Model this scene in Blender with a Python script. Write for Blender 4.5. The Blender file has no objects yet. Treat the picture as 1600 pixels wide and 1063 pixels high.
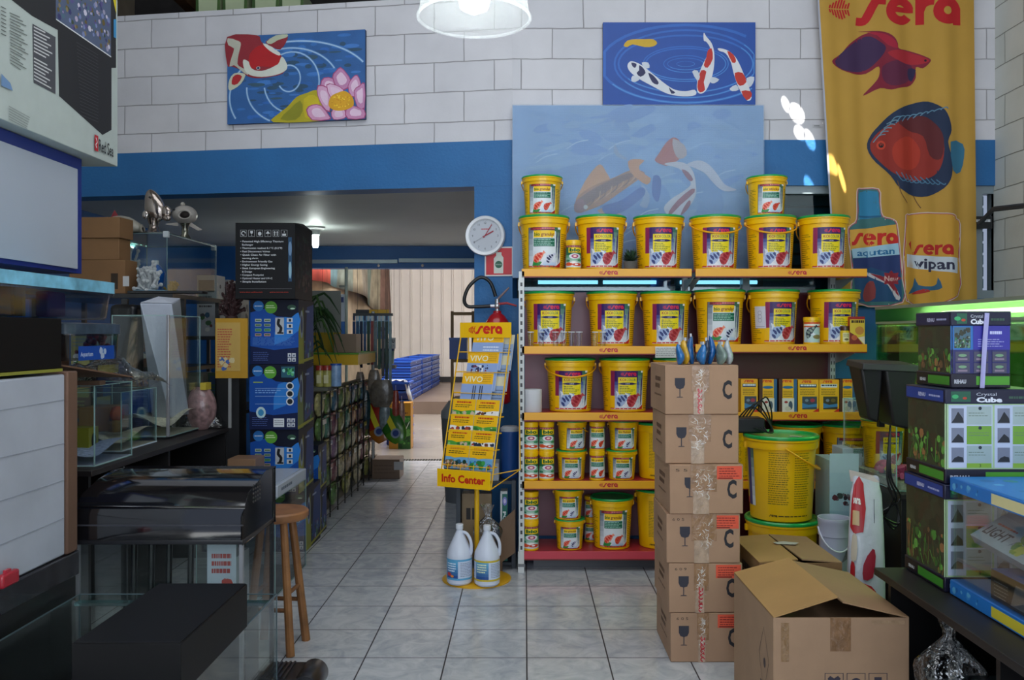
import bpy, math, random
from mathutils import Vector, Matrix
from mathutils.geometry import tessellate_polygon
random.seed(7)
SC = bpy.context.scene
COL = SC.collection
R = math.radians
PI = math.pi

# ---------------------------------------------------------------- camera
F = 1335.0            # focal length in pixels of a 1600x1063 frame
VX, VY = 820.0, 522.0  # vanishing point of the floor lines
CH = 1.6              # camera height
cd = bpy.data.cameras.new('camera'); cam = bpy.data.objects.new('camera', cd); COL.objects.link(cam)
cam.location = (0, 0, CH); cam.rotation_euler = (R(90), 0, 0)
cd.sensor_width = 36.0; cd.lens = F/1600*36.0
cd.shift_x = -(VX-800)/1600; cd.shift_y = -(531.5-VY)/1600
cd.clip_start = .05; cd.clip_end = 200
SC.camera = cam

def P(px, py, Y):      # a point of the place at depth Y, read off the photograph
    return Vector(((px-VX)/F*Y, Y, CH+(VY-py)/F*Y))

# ---------------------------------------------------------------- world, light, exposure
w = bpy.data.worlds.new('sky'); SC.world = w; w.use_nodes = True
bg = w.node_tree.nodes['Background']; bg.inputs[0].default_value = (.62, .74, 1, 1); bg.inputs[1].default_value = .5

def area(name, loc, rot, sx, sy, power, color=(1, 1, 1)):
    l = bpy.data.lights.new(name, 'AREA'); l.shape = 'RECTANGLE'; l.size = sx; l.size_y = sy
    l.energy = power; l.color = color
    o = bpy.data.objects.new(name, l); COL.objects.link(o); o.location = loc; o.rotation_euler = rot
    return o
# daylight through the open shop front behind the camera
area('shopfront_daylight', (.5, -2.9, 2.9), (R(85), 0, R(3)), 6.2, 3.2, 230, (.80, .89, 1))
# daylight in the open yard behind the inner room
area('yard_daylight', (-1.0, 15.5, 6.5), (R(14), 0, 0), 8, 8, 1900, (.98, .98, 1))
area('overhead_fill', (-.2, 3.1, 5.1), (0, 0, 0), 5, 3.4, 125, (.88, .94, 1))  # added overhead fill to brighten floor and walls; the roof has no skylight
# sun through the gaps in the roof (dapples on the back wall)
sl = bpy.data.lights.new('sun', 'SUN'); sl.energy = 30; sl.angle = R(.3); sl.color = (1, .97, .9)
so = bpy.data.objects.new('sun', sl); COL.objects.link(so)
SUND = Vector((-.10, .42, -.90)).normalized()
so.rotation_euler = SUND.to_track_quat('-Z', 'Y').to_euler()

vs = SC.view_settings
SC.display_settings.display_device = 'sRGB'
vs.view_transform = 'Standard'; vs.look = 'None'; vs.gamma = 1; vs.exposure = -0.12; vs.use_curve_mapping = False
try:
    SC.cycles.transparent_max_bounces = 40; SC.cycles.max_bounces = 8
    SC.cycles.sample_clamp_indirect = 4; SC.cycles.caustics_reflective = False; SC.cycles.caustics_refractive = False
    SC.cycles.use_denoising = True
except Exception: pass

# ---------------------------------------------------------------- helpers
def lin(c):
    if isinstance(c, str):
        c = c.lstrip('#'); c = ''.join(q*2 for q in c) if len(c) == 3 else c; c = tuple(int(c[i:i+2], 16)/255 for i in (0, 2, 4))
    return tuple((x/12.92 if x <= .04045 else ((x+.055)/1.055)**2.4) for x in c[:3])

_m = {}
def mat(rough=.5, metal=0., noise=.0, nscale=8., bump=0., bscale=40., coat=0., spec=.5, sub=0., emit=0.):
    """surface whose colour is the mesh colour, with an optional worn mottling and relief"""
    k = (rough, metal, noise, nscale, bump, bscale, coat, spec, emit)
    if k in _m: return _m[k]
    m = bpy.data.materials.new('surface_%d' % len(_m)); m.use_nodes = True; nt = m.node_tree; N = nt.nodes; L = nt.links
    b = N['Principled BSDF']; at = N.new('ShaderNodeAttribute'); at.attribute_name = 'Col'
    src = at.outputs['Color']
    tc = N.new('ShaderNodeTexCoord')
    if noise:
        n = N.new('ShaderNodeTexNoise'); n.inputs['Scale'].default_value = nscale; n.inputs['Detail'].default_value = 5
        L.new(tc.outputs['Object'], n.inputs['Vector'])
        r = N.new('ShaderNodeMapRange'); r.inputs[1].default_value = .3; r.inputs[2].default_value = .7
        r.inputs[3].default_value = 1-noise; r.inputs[4].default_value = 1+noise*.4
        L.new(n.outputs['Fac'], r.inputs[0])
        mx = N.new('ShaderNodeMix'); mx.data_type = 'RGBA'; mx.blend_type = 'MULTIPLY'; mx.inputs[0].default_value = 1
        L.new(src, mx.inputs[6]); L.new(r.outputs[0], mx.inputs[7]); src = mx.outputs[2]
    L.new(src, b.inputs['Base Color'])
    b.inputs['Roughness'].default_value = rough; b.inputs['Metallic'].default_value = metal
    b.inputs['Coat Weight'].default_value = coat; b.inputs['Coat Roughness'].default_value = .08
    b.inputs['Specular IOR Level'].default_value = spec
    if emit:
        L.new(src, b.inputs['Emission Color']); b.inputs['Emission Strength'].default_value = emit
    if bump:
        n = N.new('ShaderNodeTexNoise'); n.inputs['Scale'].default_value = bscale; n.inputs['Detail'].default_value = 4
        L.new(tc.outputs['Object'], n.inputs['Vector'])
        u = N.new('ShaderNodeBump'); u.inputs['Strength'].default_value = bump; u.inputs['Distance'].default_value = .01
        L.new(n.outputs['Fac'], u.inputs['Height']); L.new(u.outputs[0], b.inputs['Normal'])
    _m[k] = m; return m

def glass_mat(name, tint=(.86, .94, .92), refl=1.0, rough=.03, base=.04, bump=0.):
    """clear sheet: tinted see-through surface with an angle dependent mirror on top"""
    m = bpy.data.materials.new(name); m.use_nodes = True; nt = m.node_tree; N = nt.nodes; L = nt.links
    N.remove(N['Principled BSDF']); out = N['Material Output']
    t = N.new('ShaderNodeBsdfTransparent'); t.inputs[0].default_value = (*tint, 1)
    g = N.new('ShaderNodeBsdfGlossy'); g.inputs['Roughness'].default_value = rough
    lw = N.new('ShaderNodeFresnel'); lw.inputs['IOR'].default_value = 1.45
    mu = N.new('ShaderNodeMath'); mu.operation = 'MULTIPLY_ADD'; mu.inputs[1].default_value = refl; mu.inputs[2].default_value = base
    mu.use_clamp = True
    L.new(lw.outputs[0], mu.inputs[0]); mx = N.new('ShaderNodeMixShader')
    L.new(mu.outputs[0], mx.inputs[0]); L.new(t.outputs[0], mx.inputs[1]); L.new(g.outputs[0], mx.inputs[2]); L.new(mx.outputs[0], out.inputs[0])
    if bump:
        tc = N.new('ShaderNodeTexCoord'); n = N.new('ShaderNodeTexNoise'); n.inputs['Scale'].default_value = 25
        L.new(tc.outputs['Object'], n.inputs['Vector']); u = N.new('ShaderNodeBump'); u.inputs['Strength'].default_value = bump; u.inputs['Distance'].default_value = .02
        L.new(n.outputs['Fac'], u.inputs['Height']); L.new(u.outputs[0], g.inputs['Normal'])
    return m
GLASS = glass_mat('clear_glass', (.965, .985, .978), refl=.32, base=.015); GLASS_EDGE = glass_mat('glass_edge', (.45, .68, .66), .6, .15, .15)
PLASTIC = glass_mat('clear_plastic', (.97, .97, .98), .3, .1, .02); WRAP = glass_mat('plastic_wrap', (.86, .88, .9), 1.3, .12, .10, bump=1.)
DARKGLASS = glass_mat('smoked_glass', (.35, .42, .42), 1., .03, .05)

class MB:
    def __init__(s): s.v = []; s.f = []; s.c = []; s.M = None
    def add(s, vs_, fs, c):
        n = len(s.v); M = s.M
        s.v += [tuple(M @ Vector(p)) if M is not None else tuple(p) for p in vs_]
        s.f += [tuple(i+n for i in f) for f in fs]
        if isinstance(c, list): s.c += [lin(x) if isinstance(x, str) else x for x in c]
        else: s.c += [lin(c) if isinstance(c, str) else c]*len(fs)
        return s
    def box(s, x0, x1, y0, y1, z0, z1, c):
        v = [(x0, y0, z0), (x1, y0, z0), (x1, y1, z0), (x0, y1, z0), (x0, y0, z1), (x1, y0, z1), (x1, y1, z1), (x0, y1, z1)]
        return s.add(v, [(0, 3, 2, 1), (4, 5, 6, 7), (0, 1, 5, 4), (1, 2, 6, 5), (2, 3, 7, 6), (3, 0, 4, 7)], c)
    def cbox(s, c0, sz, c): return s.box(c0[0]-sz[0]/2, c0[0]+sz[0]/2, c0[1]-sz[1]/2, c0[1]+sz[1]/2, c0[2]-sz[2]/2, c0[2]+sz[2]/2, c)
    def hexa(s, bot, top, c):   # 4 bottom points, 4 top points
        return s.add(list(bot)+list(top), [(0, 3, 2, 1), (4, 5, 6, 7), (0, 1, 5, 4), (1, 2, 6, 5), (2, 3, 7, 6), (3, 0, 4, 7)], c)
    def lathe(s, prof, c, cx=0, cy=0, seg=28, capb=True, capt=True, cz=0):
        v = []; f = []; cc = []
        for r, z in prof:
            for i in range(seg): a = 2*PI*i/seg; v.append((cx+r*math.cos(a), cy+r*math.sin(a), cz+z))
        for k in range(len(prof)-1):
            for i in range(seg):
                j = (i+1) % seg; f.append((k*seg+i, k*seg+j, (k+1)*seg+j, (k+1)*seg+i))
                if isinstance(c, list): cc.append(lin(c[k]))
        if capb: f.append(tuple(reversed(range(seg)))); cc.append(lin(c[0]) if isinstance(c, list) else 0)
        if capt: f.append(tuple((len(prof)-1)*seg+i for i in range(seg))); cc.append(lin(c[-1]) if isinstance(c, list) else 0)
        return s.add(v, f, cc if isinstance(c, list) else c)
    def tube(s, pts, r, c, seg=8, closed=False):
        pts = [Vector(p) for p in pts]; n = len(pts); v = []; f = []; up = Vector((.3, .2, .93)).normalized()
        rr = r if isinstance(r, (list, tuple)) else [r]*n
        for i, p in enumerate(pts):
            a = pts[(i-1) % n] if (closed or i) else p; b = pts[(i+1) % n] if (closed or i < n-1) else p
            t = (b-a).normalized(); x = t.cross(up)
            if x.length < .1: x = t.cross(Vector((1, 0, 0)))
            x.normalize(); y = t.cross(x)
            for k in range(seg): q = 2*PI*k/seg; v.append(p+x*math.cos(q)*rr[i]+y*math.sin(q)*rr[i])
        m = n if closed else n-1
        for i in range(m):
            for k in range(seg):
                j = (i+1) % n; l = (k+1) % seg; f.append((i*seg+k, i*seg+l, j*seg+l, j*seg+k))
        if not closed: f.append(tuple(reversed(range(seg)))); f.append(tuple((n-1)*seg+k for k in range(seg)))
        return s.add(v, f, c)
    def ball(s, ctr, r, c, seg=16, rings=10, fn=None):
        if not isinstance(r, (list, tuple)): r = (r, r, r)
        v = []; f = []
        for i in range(rings+1):
            t = PI*i/rings
            for j in range(seg):
                a = 2*PI*j/seg; q = (math.sin(t)*math.cos(a), math.sin(t)*math.sin(a), math.cos(t))
                if fn: q = fn(*q)
                v.append((ctr[0]+r[0]*q[0], ctr[1]+r[1]*q[1], ctr[2]+r[2]*q[2]))
        for i in range(rings):
            for j in range(seg): f.append((i*seg+j, (i+1)*seg+j, (i+1)*seg+(j+1) % seg, i*seg+(j+1) % seg))
        return s.add(v, f, c)
    def prism(s, pts, y0, y1, c, plane='xz'):
        n = len(pts)
        mp = {'xz': lambda p, t: (p[0], t, p[1]), 'xy': lambda p, t: (p[0], p[1], t), 'yz': lambda p, t: (t, p[0], p[1])}[plane]
        v = [mp(p, y0) for p in pts]+[mp(p, y1) for p in pts]; f = [(i, (i+1) % n, n+(i+1) % n, n+i) for i in range(n)]
        tri = tessellate_polygon([[Vector((p[0], p[1], 0)) for p in pts]])
        for t in tri: f.append(tuple(t)); f.append(tuple(n+i for i in reversed(t)))
        return s.add(v, f, c)
    def grid(s, fn, nu, nv, c, closed_u=False):
        v = [fn(i/nu, j/nv) for j in range(nv+1) for i in range(nu+1)]; w_ = nu+1
        f = [(j*w_+i, j*w_+i+1, (j+1)*w_+i+1, (j+1)*w_+i) for j in range(nv) for i in range(nu)]
        if callable(c): c = [lin(c((i+.5)/nu, (j+.5)/nv)) for j in range(nv) for i in range(nu)]
        return s.add(v, f, c)
    def wires(s, segs, r, c, seg=6):
        for a, b in segs: s.tube([a, b], r, c, seg)
        return s
    def build(s, name, m, parent=None, smooth=35, bevel=0, loc=None, solid=0):
        me = bpy.data.meshes.new(name); me.from_pydata(s.v, [], s.f); me.validate(); 
        if len(me.polygons) != len(s.f): s.c = s.c[:len(me.polygons)]+[s.c[-1]]*max(0, len(me.polygons)-len(s.c))
        at = me.color_attributes.new('Col', 'FLOAT_COLOR', 'CORNER'); buf = []
        for p, c in zip(me.polygons, s.c): buf += [c[0], c[1], c[2], 1]*p.loop_total
        at.data.foreach_set('color', buf); me.materials.append(m)
        if smooth:
            me.shade_smooth(); me.set_sharp_from_angle(angle=R(smooth))
        o = bpy.data.objects.new(name, me); COL.objects.link(o)
        if parent: o.parent = parent
        if loc: o.location = loc
        if bevel:
            b = o.modifiers.new('bevel', 'BEVEL'); b.width = bevel; b.segments = 2; b.limit_method = 'ANGLE'
        if solid:
            b = o.modifiers.new('thick', 'SOLIDIFY'); b.thickness = solid
        return o

def tag(o, label=None, cat=None, group=None, kind=None):
    for k, v in (('label', label), ('category', cat), ('group', group), ('kind', kind)):
        if v: o[k] = v
    return o
def thing(name, label, cat, loc=(0, 0, 0), rz=0, group=None):
    o = bpy.data.objects.new(name, None); COL.objects.link(o); o.empty_display_size = .05
    o.location = loc; o.rotation_euler = (0, 0, rz); return tag(o, label, cat, group)
def copy_tree(o, loc=None, rz=None, label=None, group=None):
    def cp(a, par):
        c = a.copy(); COL.objects.link(c); c.parent = par
        for ch in [x for x in kids.get(a.name, [])]: cp(ch, c)
        return c
    kids = {}
    for x in COL.objects:
        if x.parent: kids.setdefault(x.parent.name, []).append(x)
    c = cp(o, None)
    if loc is not None: c.location = loc
    if rz is not None: c.rotation_euler = (0, 0, rz)
    if label: c['label'] = label
    if group: c['group'] = group
    return c

def cr(pts, n=5, closed=True):   # smooth curve through points
    o = []; m = len(pts)
    for i in range(m if closed else m-1):
        g = (lambda k: pts[k % m]) if closed else (lambda k: pts[max(0, min(m-1, k))])
        p0, p1, p2, p3 = g(i-1), g(i), g(i+1), g(i+2)
        for k in range(n):
            t = k/n
            o.append(tuple(.5*((2*b)+(-a+c)*t+(2*a-5*b+4*c-d)*t*t+(-a+3*b-3*c+d)*t**3) for a, b, c, d in zip(p0, p1, p2, p3)))
    if not closed: o.append(tuple(pts[-1]))
    return o

_tx = {}
def textmesh(s, bold):
    k = (s, bold)
    if k not in _tx:
        c = bpy.data.curves.new('t', 'FONT'); c.body = s; c.size = 1; c.offset = bold; c.resolution_u = 2; c.fill_mode = 'FRONT'
        o = bpy.data.objects.new('t', c); COL.objects.link(o)
        dg = bpy.context.evaluated_depsgraph_get(); dg.update(); me = bpy.data.meshes.new_from_object(o.evaluated_get(dg))
        v = [(p.co.x, p.co.y) for p in me.vertices]; f = []
        for p in me.polygons: f.append([v[i] for i in p.vertices])
        xs = [p[0] for p in v] or [0]; ys = [p[1] for p in v] or [0]
        _tx[k] = (f, min(xs), max(xs), min(ys), max(ys))
        bpy.data.objects.remove(o); bpy.data.curves.remove(c); bpy.data.meshes.remove(me)
    return _tx[k]

class Art:
    """flat printed artwork: coloured shapes in metres, mapped on to a surface"""
    def __init__(s): s.t = []; s.k = 0; s.T = lambda x, y: (x, y)
    def tri(s, tris, c):
        s.k += 1; c = lin(c) if isinstance(c, str) else c
        for t in tris: s.t.append(([s.T(*p) for p in t], c, s.k))
        return s
    def poly(s, pts, c, sm=0):
        if sm: pts = cr(pts, sm)
        tt = tessellate_polygon([[Vector((p[0], p[1], 0)) for p in pts]])
        return s.tri([[pts[i] for i in t] for t in tt], c)
    def rect(s, x0, y0, x1, y1, c): return s.tri([[(x0, y0), (x1, y0), (x1, y1), (x0, y1)]], c)
    def ell(s, cx, cy, rx, ry, c, n=18, rot=0):
        ca, sa = math.cos(rot), math.sin(rot)
        return s.tri([[(cx+rx*math.cos(2*PI*i/n)*ca-ry*math.sin(2*PI*i/n)*sa, cy+rx*math.cos(2*PI*i/n)*sa+ry*math.sin(2*PI*i/n)*ca) for i in range(n)]], c)
    def ring(s, cx, cy, r0, r1, c, a0=0, a1=2*PI, n=22):
        q = []
        for i in range(n):
            a, b = a0+(a1-a0)*i/n, a0+(a1-a0)*(i+1)/n
            q.append([(cx+r0*math.cos(a), cy+r0*math.sin(a)), (cx+r1*math.cos(a), cy+r1*math.sin(a)), (cx+r1*math.cos(b), cy+r1*math.sin(b)), (cx+r0*math.cos(b), cy+r0*math.sin(b))])
        return s.tri(q, c)
    def stroke(s, pts, wd, c, sm=0, closed=False):
        if sm: pts = cr(pts, sm, closed)
        n = len(pts); L = []; Rr = []
        for i in range(n):
            a = pts[i-1] if i else (pts[-1] if closed else pts[0]); b = pts[(i+1) % n] if (closed or i < n-1) else pts[-1]
            dx, dy = b[0]-a[0], b[1]-a[1]; l = math.hypot(dx, dy) or 1; ww = (wd[min(i*len(wd)//n, len(wd)-1)] if isinstance(wd, (list, tuple)) else wd)/2
            L.append((pts[i][0]-dy/l*ww, pts[i][1]+dx/l*ww)); Rr.append((pts[i][0]+dy/l*ww, pts[i][1]-dx/l*ww))
        m = n if closed else n-1
        return s.tri([[L[i], Rr[i], Rr[(i+1) % n], L[(i+1) % n]] for i in range(m)], c)
    def text(s, t, x, y, h, c, w=None, bold=.0, align='l', slant=0):
        f, x0, x1, y0, y1 = textmesh(t, bold); sy = h/.72; sx = sy if w is None else w/(x1-x0)
        ww = (x1-x0)*sx; ox = x if align == 'l' else (x-ww/2 if align == 'c' else x-ww)
        return s.tri([[(ox+(p[0]-x0)*sx+slant*p[1]*sy, y+p[1]*sy) for p in q] for q in f], c)
    def lines(s, x0, x1, y0, y1, n, c, fill=.4, seed=1, jag=.3):
        r = random.Random(seed); h = (y1-y0)/n; q = []
        for i in range(n):
            y = y1-(i+.7)*h; e = x1-(x1-x0)*jag*r.random(); x = x0
            while x < e-1e-5:
                l = min((x1-x0)*(.06+.12*r.random()), e-x); q.append([(x, y), (x+l, y), (x+l, y+h*fill), (x, y+h*fill)]); x += l+(x1-x0)*.025
        return s.tri(q, c)
    def grad(s, x0, y0, x1, y1, ca, cb, n=8, vert=True):
        a, b = lin(ca), lin(cb)
        s.k += 1
        for i in range(n):
            t = (i+.5)/n; c = tuple(p+(q-p)*t for p, q in zip(a, b))
            if vert: q = [(x0, y0+(y1-y0)*i/n), (x1, y0+(y1-y0)*i/n), (x1, y0+(y1-y0)*(i+1)/n), (x0, y0+(y1-y0)*(i+1)/n)]
            else: q = [(x0+(x1-x0)*i/n, y0), (x0+(x1-x0)*(i+1)/n, y0), (x0+(x1-x0)*(i+1)/n, y1), (x0+(x1-x0)*i/n, y1)]
            s.t.append(([s.T(*p) for p in q], c, s.k))
        return s
    def blobs(s, x0, y0, x1, y1, n, r, cols, seed=3, k=7):
        rr = random.Random(seed)
        for i in range(n):
            cx, cy = x0+(x1-x0)*rr.random(), y0+(y1-y0)*rr.random(); q = r*(.5+rr.random()); c = rr.choice(cols)
            q = min(q, (x1-x0)/2, (y1-y0)/2)
            cx = min(max(cx, x0+q), x1-q); cy = min(max(cy, y0+q), y1-q)
            s.tri([[(cx+q*(.7+.3*rr.random())*math.cos(2*PI*j/k), cy+q*(.7+.3*rr.random())*math.sin(2*PI*j/k)) for j in range(k)]], c)
            s.k -= .8
        s.k += 1; return s
    def streaks(s, x0, y0, x1, y1, n, l, wd, cols, seed=3):
        rr = random.Random(seed)
        for i in range(n):
            x, y, a_ = rr.uniform(x0+l*.6, x1-l*.6), rr.uniform(y0+l*.6, y1-l*.6), rr.uniform(-.9, 2.4); q = l*rr.uniform(.3, 1)
            s.stroke([(x-q*.5*math.cos(a_), y-q*.5*math.sin(a_)), (x+q*.1, y), (x+q*.5*math.cos(a_+.5), y+q*.5*math.sin(a_+.5))], wd*rr.uniform(.4, 1), rr.choice(cols)); s.k -= .8
        s.k += 1; return s
    def sera(s, x, y, h, c, bgc, fish=True, reg=False):
        """the red stylised lettering, h = letter height; total width about 4.3 h"""
        X = x
        if fish:
            n = 6
            for i in range(n):
                t = i/(n-1); hh = (.16+.62*math.sin(PI*min(1, .12+t*.62)))*h/2*1.2 if i < n-2 else (.25+.25*(i-n+2))*h
                xx = X+(.05+t*.85)*h*.9
                for sg in (1, -1):
                    s.tri([[(xx, y+h*.5+sg*.025*h), (xx+.10*h, y+h*.5+sg*.025*h), (xx+.10*h+hh*.28, y+h*.5+sg*hh), (xx+hh*.28, y+h*.5+sg*hh)]], c); s.k -= .8
            X += 1.12*h
        wd = .30*h
        s.stroke([(X-.05*h, y+.14*h), (X+.22*h, y+.14*h), (X+.38*h, y+.38*h), (X+.52*h, y+.66*h), (X+.68*h, y+.86*h), (X+1.0*h, y+.86*h)], wd, c, sm=4)
        X += 1.02*h; cx, cy = X+.5*h, y+.5*h
        s.ring(cx, cy, .2*h, .52*h, c, R(12), R(325)); s.rect(cx-.3*h, cy-.06*h, cx+.5*h, cy+.13*h, c)
        X += 1.08*h
        s.rect(X, y, X+wd, y+.98*h, c); s.stroke([(X+.15*h, y+.45*h), (X+.28*h, y+.74*h), (X+.5*h, y+.85*h), (X+.66*h, y+.85*h)], wd*.92, c, sm=3)
        X += .70*h; cx = X+.42*h
        s.ring(cx, cy, .15*h, .5*h, c); s.rect(cx+.2*h, y-.02*h, cx+.2*h+wd, y+.6*h, c)
        return s
    def koi(s, x, y, l, ang, base, spot, w=.28, seed=1, bend=.25):
        """a small koi seen from above, head at (x,y), body length l"""
        T0 = s.T; ca, sa = math.cos(ang), math.sin(ang)
        def ax(t): return (l*t, bend*l*math.sin(t*PI)*.6)
        def tr(px, py): q = (x+px*ca-py*sa, y+px*sa+py*ca); return q
        prof = [(0, 0), (.06, .5), (.2, .92), (.4, 1), (.6, .8), (.8, .4), (.88, .24), (1, .55)]
        up = []; dn = []
        for t, k in prof:
            a = ax(t); hw = w*l*.5*k; up.append((a[0], a[1]+hw)); dn.append((a[0], a[1]-hw))
        for sg in (1, -1):
            a = ax(.3); q = [(a[0], a[1]+sg*w*l*.4), (a[0]+.16*l, a[1]+sg*w*l*1.05), (a[0]+.24*l, a[1]+sg*w*l*.75), (a[0]+.16*l, a[1]+sg*w*l*.3)]
            s.tri([[tr(*p) for p in q]], '#dfe4ea')
        for i in range(len(prof)-1): s.tri([[tr(*p) for p in (up[i], up[i+1], dn[i+1], dn[i])]], base); s.k -= .8
        s.k += 1
        r = random.Random(seed)
        for i in range(4):
            t = .12+.2*i; a = ax(t); hw = w*l*.42*(1-abs(t-.35)); n = 8; e = r.uniform(-.25, .25)
            s.tri([[tr(a[0]+.085*l*math.cos(2*PI*j/n)*(.7+.5*r.random()), a[1]+e*hw+hw*math.sin(2*PI*j/n)*(.6+.4*r.random())) for j in range(n)]], spot)
        return s
    def mesh(s, mp, eps=5e-5, cuts=None, mb=None):
        mb = mb or MB()
        def clip(p, a, sg):
            o = []
            for i in range(len(p)):
                A, B = p[i], p[(i+1) % len(p)]; da, db = sg*(A[0]-a), sg*(B[0]-a)
                if da >= 0: o.append(A)
                if (da > 0 > db) or (da < 0 < db): t = da/(da-db); o.append((a, A[1]+(B[1]-A[1])*t))
            return o
        for p, c, k in s.t:
            ps = [p]
            if cuts:
                x0, x1 = min(q[0] for q in p), max(q[0] for q in p); ps = []; rest = p
                for a in cuts:
                    if x0 < a-1e-6 and x1 > a+1e-6 and len(rest) > 2:
                        l = clip(rest, a, -1)
                        if len(l) > 2: ps.append(l)
                        rest = clip(rest, a, 1)
                if len(rest) > 2: ps.append(rest)
            for q in ps:
                ar = sum(q[i][0]*q[(i+1) % len(q)][1]-q[(i+1) % len(q)][0]*q[i][1] for i in range(len(q)))
                if ar < 0: q = q[::-1]
                if abs(ar) > 1e-10: mb.add([mp(u, v, k*eps) for u, v in q], [tuple(range(len(q)))], c)
        return mb
def flat(x0, y, z0):      # artwork standing upright, facing -Y
    return lambda u, v, o: (x0+u, y-o, z0+v)
def flat_px(x, y0, z0):   # artwork on a face that looks to +X, u runs along +Y
    return lambda u, v, o: (x+o, y0+u, z0+v)
def flat_nx(x, y1, z0):   # artwork on a face that looks to -X, u runs along -Y
    return lambda u, v, o: (x-o, y1-u, z0+v)
def flat_top(x0, y0, z):
    return lambda u, v, o: (x0+u, y0+v, z+o)
def bent(r0, r1, h, z0, W, face=0):     # artwork round a tapered wall
    def f(u, v, o):
        t = (z0+v)/h; r = r0+(r1-r0)*t; a = (u-W/2)/r+face
        return ((r+o+.0006)*math.sin(a), -(r+o+.0006)*math.cos(a), z0+v)
    return f
PR = mat(.38, noise=.03, nscale=30)       # printed card / plastic
PRM = mat(.7, noise=.05, nscale=12)       # matt print
# ---------------------------------------------------------------- the setting
WA = R(-8.6)      # the left part of the back wall runs away at a slight angle
WO = Vector((-.09, 6.25, 0))
def wl(lx, z, out=0.):   # point on the left back wall: lx metres left of the kink
    return Vector((WO.x-lx*math.cos(WA)+out*math.sin(WA), WO.y-lx*math.sin(WA)-out*math.cos(WA), z))

def node_mat(name):
    m = bpy.data.materials.new(name); m.use_nodes = True
    return m, m.node_tree.nodes, m.node_tree.links, m.node_tree.nodes['Principled BSDF']
def block_mat(name, ax, c1, c2, mort, px=0., pz=0., bw=.454, rh=.2225):
    m, N, L, b = node_mat(name)
    tc = N.new('ShaderNodeTexCoord'); sp = N.new('ShaderNodeSeparateXYZ'); cb = N.new('ShaderNodeCombineXYZ')
    L.new(tc.outputs['Object'], sp.inputs[0])
    a = N.new('ShaderNodeMath'); a.inputs[1].default_value = px; L.new(sp.outputs[ax], a.inputs[0])
    z = N.new('ShaderNodeMath'); z.inputs[1].default_value = pz; L.new(sp.outputs['Z'], z.inputs[0])
    L.new(a.outputs[0], cb.inputs[0]); L.new(z.outputs[0], cb.inputs[1])
    wob = N.new('ShaderNodeTexNoise'); wob.inputs['Scale'].default_value = 6; L.new(tc.outputs['Object'], wob.inputs['Vector'])
    wm = N.new('ShaderNodeVectorMath'); wm.operation = 'MULTIPLY_ADD'; wm.inputs[1].default_value = (.012, .012, 0); L.new(wob.outputs['Color'], wm.inputs[0]); L.new(cb.outputs[0], wm.inputs[2])
    br = N.new('ShaderNodeTexBrick'); br.inputs['Scale'].default_value = 1; br.inputs['Brick Width'].default_value = bw; br.inputs['Row Height'].default_value = rh
    br.inputs['Mortar Size'].default_value = .0045; br.inputs['Mortar Smooth'].default_value = .6
    br.inputs['Color1'].default_value = (*lin(c1), 1); br.inputs['Color2'].default_value = (*lin(c2), 1); br.inputs['Mortar'].default_value = (*lin(mort), 1)
    L.new(wm.outputs[0], br.inputs['Vector'])
    n = N.new('ShaderNodeTexNoise'); n.inputs['Scale'].default_value = 3; n.inputs['Detail'].default_value = 6; L.new(tc.outputs['Object'], n.inputs['Vector'])
    r = N.new('ShaderNodeMapRange'); r.inputs[1].default_value = .3; r.inputs[2].default_value = .7; r.inputs[3].default_value = .92; r.inputs[4].default_value = 1.04; L.new(n.outputs['Fac'], r.inputs[0])
    mx = N.new('ShaderNodeMix'); mx.data_type = 'RGBA'; mx.blend_type = 'MULTIPLY'; mx.inputs[0].default_value = 1
    L.new(br.outputs['Color'], mx.inputs[6]); L.new(r.outputs[0], mx.inputs[7]); L.new(mx.outputs[2], b.inputs['Base Color'])
    iv = N.new('ShaderNodeMath'); iv.operation = 'SUBTRACT'; iv.inputs[0].default_value = 1; L.new(br.outputs['Fac'], iv.inputs[1])
    n2 = N.new('ShaderNodeTexNoise'); n2.inputs['Scale'].default_value = 60; L.new(tc.outputs['Object'], n2.inputs['Vector'])
    ad = N.new('ShaderNodeMath'); ad.operation = 'MULTIPLY_ADD'; ad.inputs[1].default_value = .12; L.new(n2.outputs['Fac'], ad.inputs[0]); L.new(iv.outputs[0], ad.inputs[2])
    u = N.new('ShaderNodeBump'); u.inputs['Strength'].default_value = .7; u.inputs['Distance'].default_value = .01
    L.new(ad.outputs[0], u.inputs['Height']); L.new(u.outputs[0], b.inputs['Normal']); b.inputs['Roughness'].default_value = .55
    return m
WHITEBLOCK = block_mat('white_block_paint', 'X', '#cfcdd1', '#c8c7cc', '#a09da0', px=.02, pz=-3.173+.2225*10)
WHITEBLOCK_L = block_mat('white_block_paint_left', 'X', '#cfcdd1', '#c8c7cc', '#a09da0', px=.13, pz=-3.173+.2225*10)
WHITEBLOCK_R = block_mat('white_block_paint_side', 'Y', '#d2d5d0', '#cacdc6', '#8a8c84', pz=-3.10+.2225*10)
BLUE = mat(.5, noise=.12, nscale=2.5, bump=.25, bscale=50)
def struct(name, mb, m, **k): return tag(mb.build(name, m, **k), kind='structure')

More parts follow.
